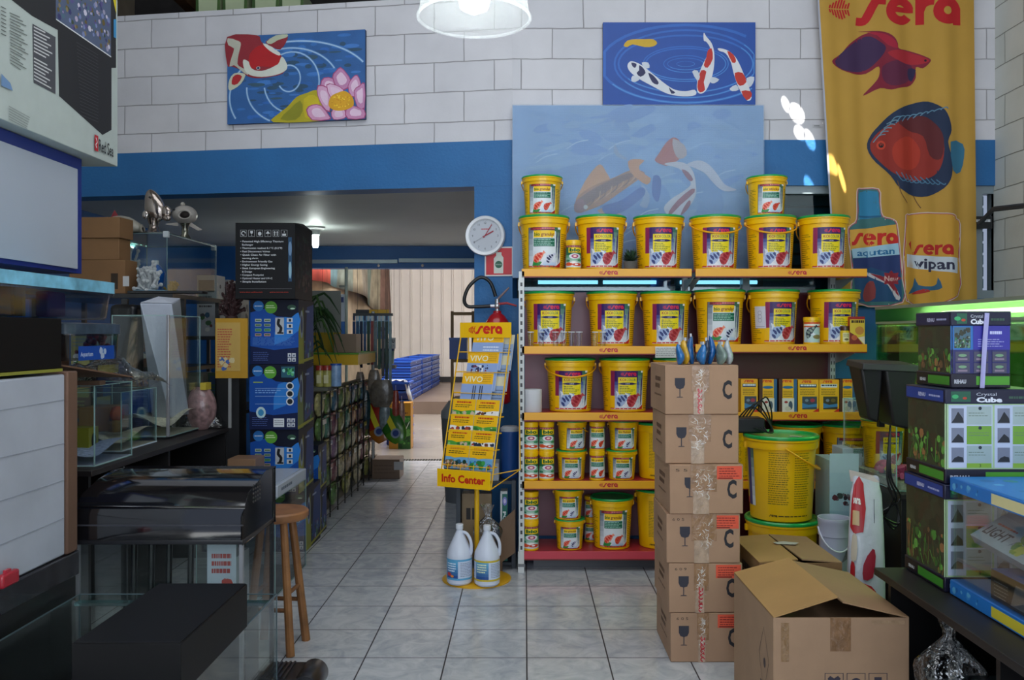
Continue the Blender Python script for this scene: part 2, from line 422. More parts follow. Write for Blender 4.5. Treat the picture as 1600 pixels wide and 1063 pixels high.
# tiled floor
m, N, L, b = node_mat('floor_tiles')
tc = N.new('ShaderNodeTexCoord'); sp = N.new('ShaderNodeSeparateXYZ'); L.new(tc.outputs['Object'], sp.inputs[0])
def gridline(out, off, sz=.4, wd=.0068):
    a = N.new('ShaderNodeMath'); a.operation = 'SUBTRACT'; a.inputs[1].default_value = off; L.new(out, a.inputs[0])
    d = N.new('ShaderNodeMath'); d.operation = 'DIVIDE'; d.inputs[1].default_value = sz; L.new(a.outputs[0], d.inputs[0])
    f = N.new('ShaderNodeMath'); f.operation = 'FRACT'; L.new(d.outputs[0], f.inputs[0])
    fl = N.new('ShaderNodeMath'); fl.operation = 'FLOOR'; L.new(d.outputs[0], fl.inputs[0])
    s5 = N.new('ShaderNodeMath'); s5.operation = 'SUBTRACT'; s5.inputs[1].default_value = .5; L.new(f.outputs[0], s5.inputs[0])
    ab = N.new('ShaderNodeMath'); ab.operation = 'ABSOLUTE'; L.new(s5.outputs[0], ab.inputs[0])
    g = N.new('ShaderNodeMath'); g.operation = 'GREATER_THAN'; g.inputs[1].default_value = .5-wd/sz/2; L.new(ab.outputs[0], g.inputs[0])
    return g.outputs[0], fl.outputs[0]
gx, fx = gridline(sp.outputs['X'], .01); gy, fy = gridline(sp.outputs['Y'], .22)
mxg = N.new('ShaderNodeMath'); mxg.operation = 'MAXIMUM'; L.new(gx, mxg.inputs[0]); L.new(gy, mxg.inputs[1])
cb = N.new('ShaderNodeCombineXYZ'); L.new(fx, cb.inputs[0]); L.new(fy, cb.inputs[1])
wn = N.new('ShaderNodeTexWhiteNoise'); L.new(cb.outputs[0], wn.inputs['Vector'])
va = N.new('ShaderNodeVectorMath'); va.operation = 'MULTIPLY_ADD'; va.inputs[1].default_value = (9, 9, 9); L.new(wn.outputs['Color'], va.inputs[0]); L.new(tc.outputs['Object'], va.inputs[2])
n1 = N.new('ShaderNodeTexNoise'); n1.inputs['Scale'].default_value = 7; n1.inputs['Detail'].default_value = 7; n1.inputs['Roughness'].default_value = .65; n1.inputs['Distortion'].default_value = 1.2; L.new(va.outputs[0], n1.inputs['Vector'])
rp = N.new('ShaderNodeValToRGB'); rp.color_ramp.elements[0].position = .32; rp.color_ramp.elements[0].color = (*lin('#a4a9b0'), 1); rp.color_ramp.elements[1].position = .62; rp.color_ramp.elements[1].color = (*lin('#c4c6c9'), 1)
L.new(n1.outputs['Fac'], rp.inputs[0])
mg = N.new('ShaderNodeMix'); mg.data_type = 'RGBA'; L.new(mxg.outputs[0], mg.inputs[0]); L.new(rp.outputs[0], mg.inputs[6]); mg.inputs[7].default_value = (*lin('#353134'), 1)
L.new(mg.outputs[2], b.inputs['Base Color'])
mr = N.new('ShaderNodeMapRange'); mr.inputs[3].default_value = .16; mr.inputs[4].default_value = .7; L.new(mxg.outputs[0], mr.inputs[0]); L.new(mr.outputs[0], b.inputs['Roughness'])
u = N.new('ShaderNodeBump'); u.invert = True; u.inputs['Strength'].default_value = .4; u.inputs['Distance'].default_value = .002; L.new(mxg.outputs[0], u.inputs['Height']); L.new(u.outputs[0], b.inputs['Normal'])
FLOOR = m
struct('floor', MB().box(-4.3, 3.6, -3, 10.78, -.1, 0, '#999999'), FLOOR, smooth=0)
struct('floor_yard', MB().box(-4.3, 3.6, 10.92, 24.4, -.1, 0, '#8f8880'), mat(.22, noise=.2, nscale=1.2, spec=.6), smooth=0)
g = MB().box(-4.3, 3.6, 10.78, 10.92, -.12, -.03, '#1c1a18')
for i in range(150): g.box(-3.2+i*.035, -3.2+i*.035+.014, 10.78, 10.92, -.03, 0, '#5d5a55')
struct('floor_drain_grate', g, mat(.5, metal=.4), smooth=0)
st = MB().box(-4.1, 3.6, 17.0, 24.2, 0, .25, '#77665a'); struct('floor_step', st, mat(.4, noise=.25, nscale=1.5), smooth=0)

# back wall right of the kink, with a window behind the banner
def sbox(name, a, m, c='#bfbfc2', **k): return struct(name, MB().box(*a, c), m, smooth=0, **k)
BZ, LZ = 3.02, 2.686
sbox('wall_back_upper', (-.09, 3.5, 6.25, 6.45, BZ, 5.4), WHITEBLOCK)
sbox('trim_1', (-.09, 3.5, 6.248, 6.45, LZ, BZ), BLUE, '#22669f')
sbox('wall_back_lower', (-.09, 3.5, 6.25, 6.45, 0, 1.86), BLUE, '#22669f')
sbox('wall_back_side', (-.09, 1.6, 6.25, 6.45, 2.06, LZ), BLUE, '#22669f')
wf = MB()
for x0, x1, z0, z1 in ((1.6, 3.5, 2.63, 2.686), (1.6, 3.5, 1.86, 1.92), (1.6, 1.65, 1.92, 2.63), (2.5, 2.55, 1.92, 2.63), (3.30, 3.36, 1.92, 2.63), (3.44, 3.5, 1.92, 2.63)): wf.box(x0, x1, 6.27, 6.36, z0, z1, '#8a969b')
wo = struct('window_1', wf, mat(.35, metal=.3), smooth=0)
pn = MB(); pn.box(-.05, 1.6, 6.31, 6.316, 1.92, 2.06, '#ffffff'); pn.box(1.65, 2.5, 6.31, 6.316, 1.92, 2.63, '#ffffff'); pn.box(2.55, 3.3, 6.31, 6.316, 1.92, 2.63, '#ffffff'); pn.build('window_pane', glass_mat('window_glass', (.55, .72, .75), 1, .05, .06), wo, smooth=0)
bl = MB()
for i in range(9): bl.box(.0 if i < 3 else 1.2, 3.5, 6.52, 6.54, 1.86+i*.09, 1.93+i*.09, ['#5b7f8f', '#46707f', '#3b5864'][i % 3])
struct('wall_behind_window', bl.box(-.09, 3.5, 6.56, 6.6, 1.8, 2.8, '#33454c'), mat(.5), smooth=0)
# left part: lintel over the opening, pillar, all turned by WA
def lwall(name, a, m, c):
    o = struct(name, MB().box(*a, c), m, smooth=0); o.location = WO; o.rotation_euler = (0, 0, WA); return o
lwall('wall_back_left_upper', (-4.2, 0, 0, .2, BZ, 4.1), WHITEBLOCK_L, '#bfbfc2')
lwall('trim_2', (-4.2, 0, -.002, .2, LZ, BZ), BLUE, '#22669f')
lwall('wall_back_pillar', (-.285, 0, 0, .2, 0, LZ), BLUE, '#22669f')
# side walls
sbox('wall_right', (3.44, 3.64, -3, 6.3, 0, 5.4), WHITEBLOCK_R)
sbox('wall_left', (-4.4, -4.2, -3, 6.9, 0, 5.4), WHITEBLOCK_R)
# roof, its unseen gaps shaped to throw the sun dapples on the wall
RZ = 5.2
def toroof(px, py):
    p = P(px, py, 6.24 if px < 1286 else 6.15); t = (RZ-p.z)/(-SUND.z); q = p-SUND*t; return (q.x, q.y)
def toroof2(cx, px, py):
    p = P(px, py, 6.24 if cx < 1276 else 6.135); t = (RZ-p.z)/(-SUND.z); q = p-SUND*t; return (q.x, q.y)
holes = []
for cx, cy, rx, ry in ((1229, 158, 6, 13), (1246, 172, 12, 17), (1251, 203, 9, 13), (1266, 214, 8, 18), (1280, 238, 8, 22), (1299, 258, 7, 21), (1316, 275, 6, 19)):
    holes.append([toroof2(cx, cx+rx*math.cos(a)*.95+ry*math.sin(a)*.32, cy-ry*math.sin(a)*-.95) for a in [2*PI*i/14 for i in range(14)]])
outer = [(-4.4, -3), (3.64, -3), (3.64, 6.26), (-4.4, 6.26)]
loops = [[Vector((x, y, 0)) for x, y in l] for l in [outer]+[h[::-1] for h in holes]]
allp = outer+[p for h in holes for p in h[::-1]]
rb = MB().add([(x, y, RZ) for x, y in allp], [tuple(t) for t in tessellate_polygon(loops)], '#6a6058')
ro = struct('ceiling', rb, mat(.8), smooth=0)
# dark loft behind the top of the left wall
sbox('ceiling_loft_floor', (-4.4, -.1, 6.95, 9.2, 4.0, 4.08), mat(.8, noise=.2), '#4a3a2c')
sbox('wall_loft_back', (-4.4, 3.64, 9.2, 9.3, 2.9, 6.2), mat(.8, noise=.3), '#3a3634')
sbox('loft_sun_block_front', (-4.4, 3.64, 6.26, 6.3, 5.2, 6.2), mat(.8), '#6a6058')  # unseen strip added to close a slit where the sun leaked in
sbox('loft_sun_block_top', (-4.4, 3.64, 6.26, 9.3, 6.1, 6.2), mat(.8), '#6a6058')  # unseen cover added over the loft to stop the sun leaking in
for i, (x, c) in enumerate(((-4.0, '#4f3218'), (-3.05, '#56371b'), (-2.55, '#241c16'), (-1.2, '#4a3420'))):
    sbox('trim_%d' % (10+i), (x, x+.10, 7.3, 9.1, 4.5, 4.62), mat(.7, noise=.3), c)
sbox('wall_loft_left', (-4.4, -4.3, 6.3, 9.3, 2.9, 6.2), mat(.8), '#3a3634')
# inner room
CE = mat(.6, noise=.10, nscale=1.2, bump=.1, bscale=12)
struct('ceiling_inner_room', MB().prism([(1.1, 6.3), (-.2, 6.3), (-4.2, 7.1), (-4.2, 10.9), (1.1, 10.9)], 2.72, 2.85, '#b8bebc', 'xy'), CE, smooth=0)
sbox('wall_inner_left', (-4.2, -4.0, 6.9, 11.0, 0, 2.75), BLUE, '#2060a4')
sbox('wall_inner_right', (.95, 1.1, 6.45, 11.0, 0, 2.75), BLUE, '#2060a4')
sbox('wall_inner_beam', (-4.2, 1.1, 10.9, 11.1, 2.44, 2.85), BLUE, '#2060a0')
sbox('wall_inner_back', (-4.2, -2.95, 10.9, 11.1, 0, 2.44), BLUE, '#2060a0')
sbox('wall_inner_back_right', (.3, 1.1, 10.9, 11.1, 0, 2.44), BLUE, '#2060a0')
rl = MB().box(-2.9, -1.62, 10.85, 10.9, 2.50, 2.545, '#8b9aa0').box(-1.6, .6, 10.85, 10.9, 2.51, 2.56, '#8b9aa0')
for x in (-1.86, -1.3): rl.ball((x, 10.86, 2.47), .018, '#d8d8d0', 8, 6)
struct('trim_3', rl, mat(.4, metal=.5), smooth=30)
# yard: side walls, ribbed white wall, unseen roof added against the sun
BEI = mat(.8, noise=.30, nscale=2.2, bump=.3, bscale=20)
sbox('wall_yard_left', (-4.25, -4.0, 11.1, 24.2, 0, 7), BEI, '#b3a289')
sbox('wall_yard_right', (3.0, 3.2, 11.1, 24.2, 0, 7), BEI, '#b3a289')
cw = MB(); x = -4.0; i = 0; pts = []
rw = random.Random(4)
while x < 3.0:
    pts += [(x, 24.0), (x+.20, 24.0), (x+.215, 23.94), (x+.25, 23.94), (x+.265, 24.0)]; x += .29
vv = [(p[0], p[1], z) for z in (.25, 7) for p in pts]; n = len(pts)
cw.add(vv, [(i, i+1, n+i+1, n+i) for i in range(n-1)], '#d3cdc6'); cw.box(-4.0, 3.0, 23.9, 23.96, .25, .40, '#1b1b1d')
struct('wall_yard_back', cw, mat(.55, noise=.06, nscale=2), smooth=0)
sbox('wall_yard_pier', (-4.0, -3.86, 14.9, 15.1, 0, 7), BEI, '#8d8676')
sbox('yard_sun_block', (-4.3, 3.3, 10.9, 24.4, 7.0, 7.1), mat(.9), '#c8c8c0')  # unseen cover added to keep direct sun off the yard
for nm, bx in (('wall_cap_left', (-4.4, -4.2, 6.9, 11.1, 2.7, 7.1)), ('wall_above_beam', (-4.4, 3.3, 11.0, 11.1, 2.8, 7.1))): sbox(nm, bx, BEI, '#b3a289')

# ceiling bulb of the inner room
t = thing('ceiling_bulb', 'lit spiral bulb in a white holder on the grey inner room ceiling', 'ceiling lamp', P(493, 352, 8.93))
t.location.z = 2.72
MB().lathe([(.10, 0), (.095, -.02), (.055, -.035), (.045, -.085), (.035, -.09)], '#d8dcd8').build('lamp_holder', mat(.4), t)
bm_ = MB(); 
for k in range(4): bm_.tube([(.028*math.cos(PI/2*k)*q, .028*math.sin(PI/2*k)*q, -z) for q, z in ((.8, .09), (.8, .19), (.5, .215))], .010, '#f4fff8')
em = bpy.data.materials.new('bulb_light'); em.use_nodes = True; eb = em.node_tree.nodes['Principled BSDF']; eb.inputs['Base Color'].default_value = (0, 0, 0, 1); eb.inputs['Emission Color'].default_value = (.9, 1, .95, 1); eb.inputs['Emission Strength'].default_value = 95
bm_.build('bulb', em, t)

# pendant lamp: clear ribbed bell with bulb
t = thing('pendant_lamp', 'lit clear bell-shaped pendant lamp hanging above the shop floor', 'pendant lamp', P(741, 30, 3.1))
prof = [(.20, 0), (.205, .006), (.20, .012), (.195, .04), (.188, .10), (.178, .16), (.155, .22), (.10, .27), (.055, .30)]
mb = MB(); mb.grid(lambda u, v: (lambda r, z, a: (r*(1+.006*math.cos(a*48))*math.cos(a), r*(1+.006*math.cos(a*48))*math.sin(a), z))(*(lambda k: (prof[int(k)][0]+(prof[min(int(k)+1, 8)][0]-prof[int(k)][0])*(k % 1), prof[int(k)][1]+(prof[min(int(k)+1, 8)][1]-prof[int(k)][1])*(k % 1)))(v*8), 2*PI*u), 192, 8, '#ffffff')
m, N, L, b = node_mat('frosted_shade'); b.inputs['Base Color'].default_value = (.92, .94, .95, 1); b.inputs['Roughness'].default_value = .2
tr = N.new('ShaderNodeBsdfTransparent'); tl = N.new('ShaderNodeBsdfTranslucent'); tl.inputs[0].default_value = (.95, .97, 1, 1)
m1 = N.new('ShaderNodeMixShader'); m1.inputs[0].default_value = .55; L.new(b.outputs[0], m1.inputs[1]); L.new(tl.outputs[0], m1.inputs[2])
m2 = N.new('ShaderNodeMixShader'); m2.inputs[0].default_value = .22; L.new(tr.outputs[0], m2.inputs[1]); L.new(m1.outputs[0], m2.inputs[2]); L.new(m2.outputs[0], N['Material Output'].inputs[0])
mb.build('lamp_shade', m, t, solid=0)
MB().tube([(.203*math.cos(2*PI*i/48), .203*math.sin(2*PI*i/48), .004) for i in range(48)], .006, '#e6ecf0', 8, True).build('shade_rim', m, t)
MB().lathe([(.05, .29), (.06, .31), (.05, .40), (.02, .44), (.008, .46), (.008, 1.0)], '#30343a').build('lamp_fitting', mat(.4), t)
MB().lathe([(.012, .02), (.05, .04), (.062, .09), (.058, .15), (.03, .22), (.025, .29)], '#ffffff', seg=24).build('bulb', (lambda mm: (mm.node_tree.nodes['Principled BSDF'].inputs['Emission Strength'].__setattr__('default_value', 26), mm)[1])(em.copy()), t)
# ---------------------------------------------------------------- yellow food shelf
YEL, RED, GRN = '#f5bf06', '#c3161c', '#12a04a'
YM = mat(.33, noise=.05, nscale=6, coat=.15); LM = mat(.3, coat=.2); SM = mat(.35, noise=.06, nscale=5)
SF = 5.73
def zp(py, Y): return CH+(VY-py)/F*Y
def xp(px, Y): return (px-VX)/F*Y
shelf = thing('shelf_unit', 'yellow and red shop shelf unit loaded with yellow fish food buckets', 'shelf', (0, 0, 0))
for px in (817, 1084, 1326):
    x = xp(px, SF+.10) if px > 820 else -.022
    y0 = SF+.40 if px > 820 else SF+.0
    u_ = MB().box(x-.018, x+.018, y0, y0+.05, .14 if px > 820 else .0, 2.02, '#cfd3d2')
    for k in range(36):
        for s_ in ((-.007,) if px < 820 else (-.009, .009)):
            if px < 820: u_.box(x-.008, x+.006, y0-.0012, y0, .10+k*.052, .125+k*.052, '#3c3d40')
            else: u_.box(x+s_-.003, x+s_+.003, y0-.0012, y0, .18+k*.05, .205+k*.05, '#3c3d40')
    u_.build('upright', SM, shelf, smooth=0)
f_ = MB().box(-.045, -.005, SF-.01, SF+.42, 0, .14, '#d5d7d6'); f_.box(-.046, .001, SF-.012, SF-.01, .04, .06, '#77797c'); f_.build('foot', SM, shelf, smooth=0)
MB().box(0, 1.12, SF+.455, SF+.47, .14, 1.90, '#9a6d78').build('back_panel', SM, shelf, smooth=0)
MB().box(1.14, 2.24, SF+.455, SF+.47, .14, 1.90, '#5d1a22').build('back_panel', SM, shelf, smooth=0)
def lipart(w_, h_, lx, sc=1.):
    a = Art(); a.sera(lx-.065, .012, .026, '#c21f25', YEL); return a
def shelf_board(x0, x1, zt, lx, c='#f0ab1c', logo=True, depth=.37, y0=SF):
    m_ = MB().box(x0, x1, y0, y0+.012, zt-.052, zt, c); m_.box(x0, x1, y0+.012, y0+depth, zt-.018, zt-.004, '#a3282f')
    m_.box(x0, x1, y0, y0+.02, zt-.060, zt-.050, '#7c1d1d')
    s_ = m_.build('shelf', SM, shelf, bevel=.002)
    if logo: lipart(0, 0, lx).mesh(flat(x0, y0-.001, zt-.052)).build('shelf_logo', PR, s_, smooth=0)
LW0, LW1, RW0, RW1 = xp(815, SF), xp(1081, SF), xp(1087, SF), xp(1355, SF)
for py in (420, 541, 645, 752): shelf_board(LW0, LW1, zp(py, SF), xp(951, SF)-LW0)
for py in (420, 538, 644): shelf_board(RW0, RW1, zp(py, SF), xp(1246 if py < 600 else 1247, SF)-RW0)
shelf_board(RW0, RW1, zp(752, SF), 0, logo=False)
shelf_board(LW0, LW1, zp(862, SF), 0, '#c7404e', False); shelf_board(RW0, RW1, zp(862, SF), 0, '#c7404e', False)
MB().box(.06, 2.2, SF+.12, SF+.14, 0, .08, '#55565a').build('kick_plate', SM, shelf, smooth=0)
for px in (1077, 1087, 1322):
    x = xp(px, SF+.2)
    for py in (428, 547): z = zp(py, SF); MB().prism([(SF+.03, z-.02), (SF+.40, z-.02), (SF+.40, z-.10), (SF+.32, z-.09)], x-.002, x+.002, '#c3c6c6', 'yz').build('bracket', SM, shelf, smooth=0)

# ------- labels of the food packs, unit width w, height h
def koi_label(w, h):
    a = Art(); a.rect(0, 0, w, h, '#3a1660'); a.rect(0, .35*h, .13*w, h, '#8f2350')
    a.grad(.82*w, 0, w, h, '#dfe9f2', '#0c6a4e', 8); a.grad(.13*w, 0, .32*w, .72*h, '#dce6f0', '#1d2f86', 8)
    a.grad(.76*w, .0, .86*w, .72*h, '#dce6f0', '#1d3f96', 8)
    a.rect(.0, 0, .14*w, .35*h, YEL)
    a.poly([(.2*w, .04*h), (.84*w, .04*h), (.9*w, .12*h), (.82*w, .42*h), (.2*w, .4*h)], '#e9edf2')
    a.rect(.24*w, .36*h, .78*w, .83*h, '#f4dc18'); a.sera(.31*w, .87*h, .085*h, '#d81f4e', '#3a1660')
    a.text('KOI', .29*w, .735*h, .07*h, '#a3232a', w=.17*w, bold=.02); a.text('COLOR', .48*w, .735*h, .07*h, '#2a6a5a', w=.27*w, bold=.01)
    a.poly([(.22*w, .665*h), (.38*w, .695*h), (.64*w, .695*h), (.80*w, .665*h), (.64*w, .635*h), (.38*w, .635*h)], '#251a56'); a.text('LARGE', .51*w, .655*h, .022*h, '#ffffff', align='c', w=.12*w)
    a.lines(.28*w, .76*w, .40*h, .61*h, 5, '#6d7b1c', seed=2, jag=.5)
    a.koi(.22*w, .10*h, .48*w, R(38), '#9fb4d8', '#2c3a78', .62, 1); a.koi(.55*w, .07*h, .48*w, R(48), '#c04a50', '#9c1626', .6, 2)
    a.rect(0, 0, w, .035*h, '#f4e9dc'); a.lines(0, .85*w, .0, .03*h, 1, RED, fill=.9, jag=0); a.poly([(.8*w, 0), (.98*w, 0), (1.0*w, .12*h)], '#c3261c')
    a.rect(.92*w, .95*h, w, h, '#f4f4f4'); return a
def bio_label(w, h, title=('bio', 'granulat'), n=1):
    a = Art(); a.rect(0, 0, w, h, '#2b3d66'); a.grad(.02*w, 0, .2*w, h, '#e3ebf0', '#5c6b78', 7); a.grad(.8*w, .0, w, h, '#e6edf0', '#0b5d38', 8)
    a.rect(.0, .93*h, .8*w, h, '#7d2630'); a.sera(.16*w, .94*h, .045*h, '#d9474b', '#000000'); a.lines(.42*w, .8*w, .935*h, .99*h, 1, '#d9777b', fill=.7, jag=0)
    a.rect(.16*w, .05*h, .84*w, .90*h, '#e2e8ec'); a.rect(.18*w, .74*h, .80*w, .92*h, '#f7c911')
    a.text(title[0], .20*w, .785*h, .085*h, '#1d6a22', w=.17*w if len(title) > 1 and title[1] else .5*w, bold=.03)
    if title[1]: a.text(title[1], .40*w, .785*h, .085*h, '#8c3a16', w=.38*w, bold=.02)
    a.rect(.18*w, .52*h, .80*w, .72*h, '#11684e'); a.lines(.2*w, .78*w, .53*h, .71*h, 4, '#a8d4c4', seed=5, jag=.3)
    a.poly([(.14*w, .03*h), (.35*w, .03*h), (.48*w, .18*h), (.3*w, .12*h), (.2*w, .26*h)], '#2b8a3c'); a.grad(.45*w, .04*h, .84*w, .2*h, '#aecbe8', '#e2e8ec', 4)
    a.koi(.2*w, .13*h, .42*w, R(42), '#f08c6e', '#d8301e', .55, 3, .1); a.koi(.58*w, .10*h, .36*w, R(48), ['#d8573c', '#cfd2e4'][n % 2], ['#c8321e', '#1c2452'][n % 2], .55, 4)
    a.lines(0, .85*w, .0, .03*h, 1, '#d0541c', fill=.9, jag=0); a.poly([(.8*w, 0), (.98*w, 0), (1.0*w, .14*h)], '#c3261c'); a.rect(.9*w, .95*h, w, h, '#f4f4f4'); return a
def flakes_label(w, h): return bio_label(w, h, ('bio', 'flakes'), 1)
def can_label(w, h, small='granulat'):
    a = Art(); a.rect(0, 0, w, h, '#1d6a44'); a.rect(0, .9*h, w, h, '#6a2420'); a.lines(.1*w, .9*w, .91*h, .98*h, 1, '#c77', fill=.6, jag=0)
    a.grad(.0, 0, w, .55*h, '#dfe9ea', '#49a06a', 5); a.rect(.25*w, .66*h, .92*w, .90*h, '#f7d414'); a.text('bio', .30*w, .72*h, .15*h, '#15602a', w=.52*w, bold=.05); a.text(small, .30*w, .675*h, .035*h, '#9c3a16', w=.55*w, bold=.02)
    a.ell(.55*w, .5*h, .28*w, .12*h, '#e8e4ea'); a.ell(.55*w, .5*h, .16*w, .09*h, '#b0466a'); a.ell(.55*w, .5*h, .08*w, .045*h, '#f3d0c0')
    a.ell(.2*w, .3*h, .12*w, .05*h, '#2a7d5c'); a.ell(.8*w, .32*h, .14*w, .05*h, '#2f8a58')
    a.ell(.25*w, .14*h, .2*w, .08*h, '#e2552a'); a.ell(.66*w, .12*h, .24*w, .07*h, '#d2401c'); a.ell(.5*w, .22*h, .18*w, .05*h, '#f1eee9'); a.ell(.62*w, .13*h, .08*w, .03*h, '#ffffff'); return a
LAB = {'koi': koi_label, 'bio': bio_label, 'bio2': lambda w, h: bio_label(w, h, n=0), 'sticks': lambda w, h: bio_label(w, h, ('color', 'sticks'), 0), 'flakes': flakes_label}
def bucket_body(root, D, H, kind, handle='back', face=0., yellow=YEL, lab=(.64, .72, .05), side=True):
    r0, r1 = D*.405, D*.465
    prof = [(r0*.97, 0), (r0, .01*H)]+[(r0+(r1-r0)*t, t*H) for t in (.3, .6, .8)]+[(r0+(r1-r0)*.84, .84*H), (r1+.014*D, .845*H), (r1+.018*D, .87*H), (r1+.016*D, .925*H), (r1+.03*D, .935*H), (r1+.032*D, .965*H)]
    bd = MB().lathe(prof, yellow, seg=40)
    for sg in (1, -1):
        bd.cbox((sg*(D*.49), 0, .87*H), (.035*D, .06*D, .07*H), yellow)
    bd = bd.build('body', YM, root)
    ld = MB().lathe([(r1+.030*D, .955*H), (r1+.038*D, .965*H), (r1+.038*D, .985*H), (r1+.025*D, H), (r1, H), (r1-.015*D, .975*H), (.01, .972*H)], GRN, seg=40).build('lid', LM, root)
    W = lab[0]*D*1.05; h_ = lab[1]*H; z0 = lab[2]*H
    if kind:
        a = LAB[kind](W, h_); cuts = [W*k/10 for k in range(1, 10)]
        a.mesh(bent(r0, r1, H, z0, W, face), cuts=[c for c in cuts]).build('label', PR, root, smooth=0) if False else None
        g_ = MB(); f0 = bent(r0, r1, H, 0, W, face)
        a.mesh(lambda u, v, o: (lambda p: (p[0], p[1], p[2]))(f0(u, v+z0, o)), cuts=cuts, mb=g_); g_.build('label', PR, root, smooth=0)
    if side:
        W2 = W if kind else .66*D; f0 = bent(r0, r1, H, 0, W2, face)
        if kind: sp = [('side_print', lambda a: a.lines(-.30*D, -.05*D, .0, .62*H, 17, '#8a7410', .35, 7, .6)), ('side_print', lambda a: a.lines(W+.03*D, W+.25*D, .0, .62*H, 17, '#8a7410', .35, 8, .5)), ('foot_print', lambda a: a.lines(0, W, -.10*H, -.055*H, 1, '#c0561c', .7, 1, .1))]
        else: sp = [('side_print', lambda a: a.lines(.04*D, .32*D, .0, .62*H, 24, '#8c7712', .4, 7, .2)), ('side_print', lambda a: a.lines(.38*D, .62*D, -.04*H, .62*H, 24, '#8c7712', .4, 8, .2)), ('foot_print', lambda a: a.sera(.06*D, -.14*H, .025*H, '#33280c', YEL, fish=False).lines(.18*D, .6*D, -.14*H, -.12*H, 1, '#5a4a0e', .6, 1, .1))]
        for nm, fn in sp:
            a = Art(); fn(a); g_ = MB(); a.mesh(lambda u, v, o: f0(u, v+(z0 if kind else .2*H)+.0, o), cuts=[-.3*D+k*.06*D for k in range(1, 22)], mb=g_); g_.build(nm, PRM, root, smooth=0)
    hr = .0135*D; q = []; R_ = D*.502
    drop = {'front': .24*H, 'back': .42*H, 'side': .35*H, 'down': .36*H}[handle]
    for i in range(19):
        t = PI*i/18; sx = -math.cos(t)*R_; s_ = math.sin(t)
        q.append((sx, (-1 if handle == 'front' else 1)*s_*R_*1.0, .87*H-drop*s_**1.0*(.9 if handle == 'front' else .8)))
    h_ = MB().tube(q, [hr*1.4 if 4 < i < 14 else hr for i in range(19)], '#eda90c', 8)
    h_ = h_.build('handle', LM, root)
    if handle == 'side': h_.rotation_euler = (0, 0, R(-100))
_bk = {}
def bucket(kind, D, H, loc, label, group, handle='back', face=0., rz=0.):
    k = (kind, D, H, handle, face)
    if k in _bk: return copy_tree(_bk[k], loc, rz, label, group)
    t = thing('food_bucket', label, 'bucket', loc, rz, group); bucket_body(t, D, H, kind, handle, face); _bk[k] = t; return t
def can(D, H, loc, label, group, lab='can', rz=0.):
    k = ('can', D, H, lab)
    if k in _bk: return copy_tree(_bk[k], loc, rz, label, group)
    t = thing('food_can', label, 'can', loc, rz, group); r = D/2
    MB().lathe([(r*.96, 0), (r, .02*H), (r, .05*H), (r*.97, .06*H), (r*.97, .86*H)], YEL, seg=28).build('body', YM, t)
    MB().lathe([(r*.99, .86*H), (r*1.02, .87*H), (r*1.02, .985*H), (r*.97, H), (.005, .995*H)], YEL, seg=28).build('lid', LM, t)
    W = PI*r*.92; g_ = MB(); f0 = bent(r*.975, r*.975, H, 0, W, 0); a = can_label(W, .74*H, 'granulat' if lab == 'can' else 'flakes')
    if lab == 'red': a = Art(); a.rect(0, 0, W, .74*H, '#bcd3d0'); a.rect(0, .55*H, W, .74*H, '#d4541c'); a.rect(0, .60*H, W, .67*H, '#f2eee0'); a.koi(.2*W, .15*H, .7*W, R(50), '#2c3a44', '#8a9a8c', .4); a.ell(.65*W, .2*H, .2*W, .08*H, '#8a7a4a')
    if lab == 'gran': a = bio_label(W, .76*H, ('bio', 'granulat'), 0)
    a.mesh(lambda u, v, o: f0(u, v+.08*H, o), cuts=[W*k_/12 for k_ in range(1, 12)], mb=g_); g_.build('label', PR, t, smooth=0)
    _bk[k] = t; return t

G1, G2, G3, G4, G5 = ('food buckets on the top shelf', 'food buckets on the second shelf', 'food buckets on the third shelf', 'food buckets on the fourth shelf', 'food buckets on the bottom shelf')
YB = SF+.205; D1, H1 = .354, .375; Z1, Z2, Z3, Z4, Z5 = [zp(p, SF)-.003 for p in (420, 541, 645, 752, 862)]; Z2R = zp(538, SF)-.003; Z3R = zp(644, SF)-.003; Z4R = Z4; 
ordn = ['leftmost', 'second from left', 'third from left', 'fourth from left', 'fifth from left', 'rightmost']
def bx(px, Y=YB): return xp(px, Y)
for i, (px, kd, hd) in enumerate(((850, 'bio', 'back'), (939, 'koi', 'back'), (1029, 'koi', 'back'), (1117, 'koi', 'front'), (1203, 'koi', 'front'), (1286, 'koi', 'back'))):
    nm = 'big white-labelled granulate bucket' if kd == 'bio' else 'big koi food bucket'+(' with handle hanging in front' if hd == 'front' else '')
    bucket(kd, D1, H1, (bx(px), YB, Z1), '%s, %s in the top row' % (nm, ordn[i]), G1, hd)
bucket('bio2', .286, .275, (bx(847), YB, Z1+H1), 'smaller white-labelled bucket stacked on the leftmost top shelf bucket', 'small buckets stacked on the top row')
bucket('sticks', .28, .275, (bx(1198), YB, Z1+H1), 'small stick food bucket stacked on the right part of the top row', 'small buckets stacked on the top row')
can(.105, .20, (xp(896, SF+.08), SF+.08, Z1), 'small yellow food can standing between two buckets on the top shelf', 'food cans')
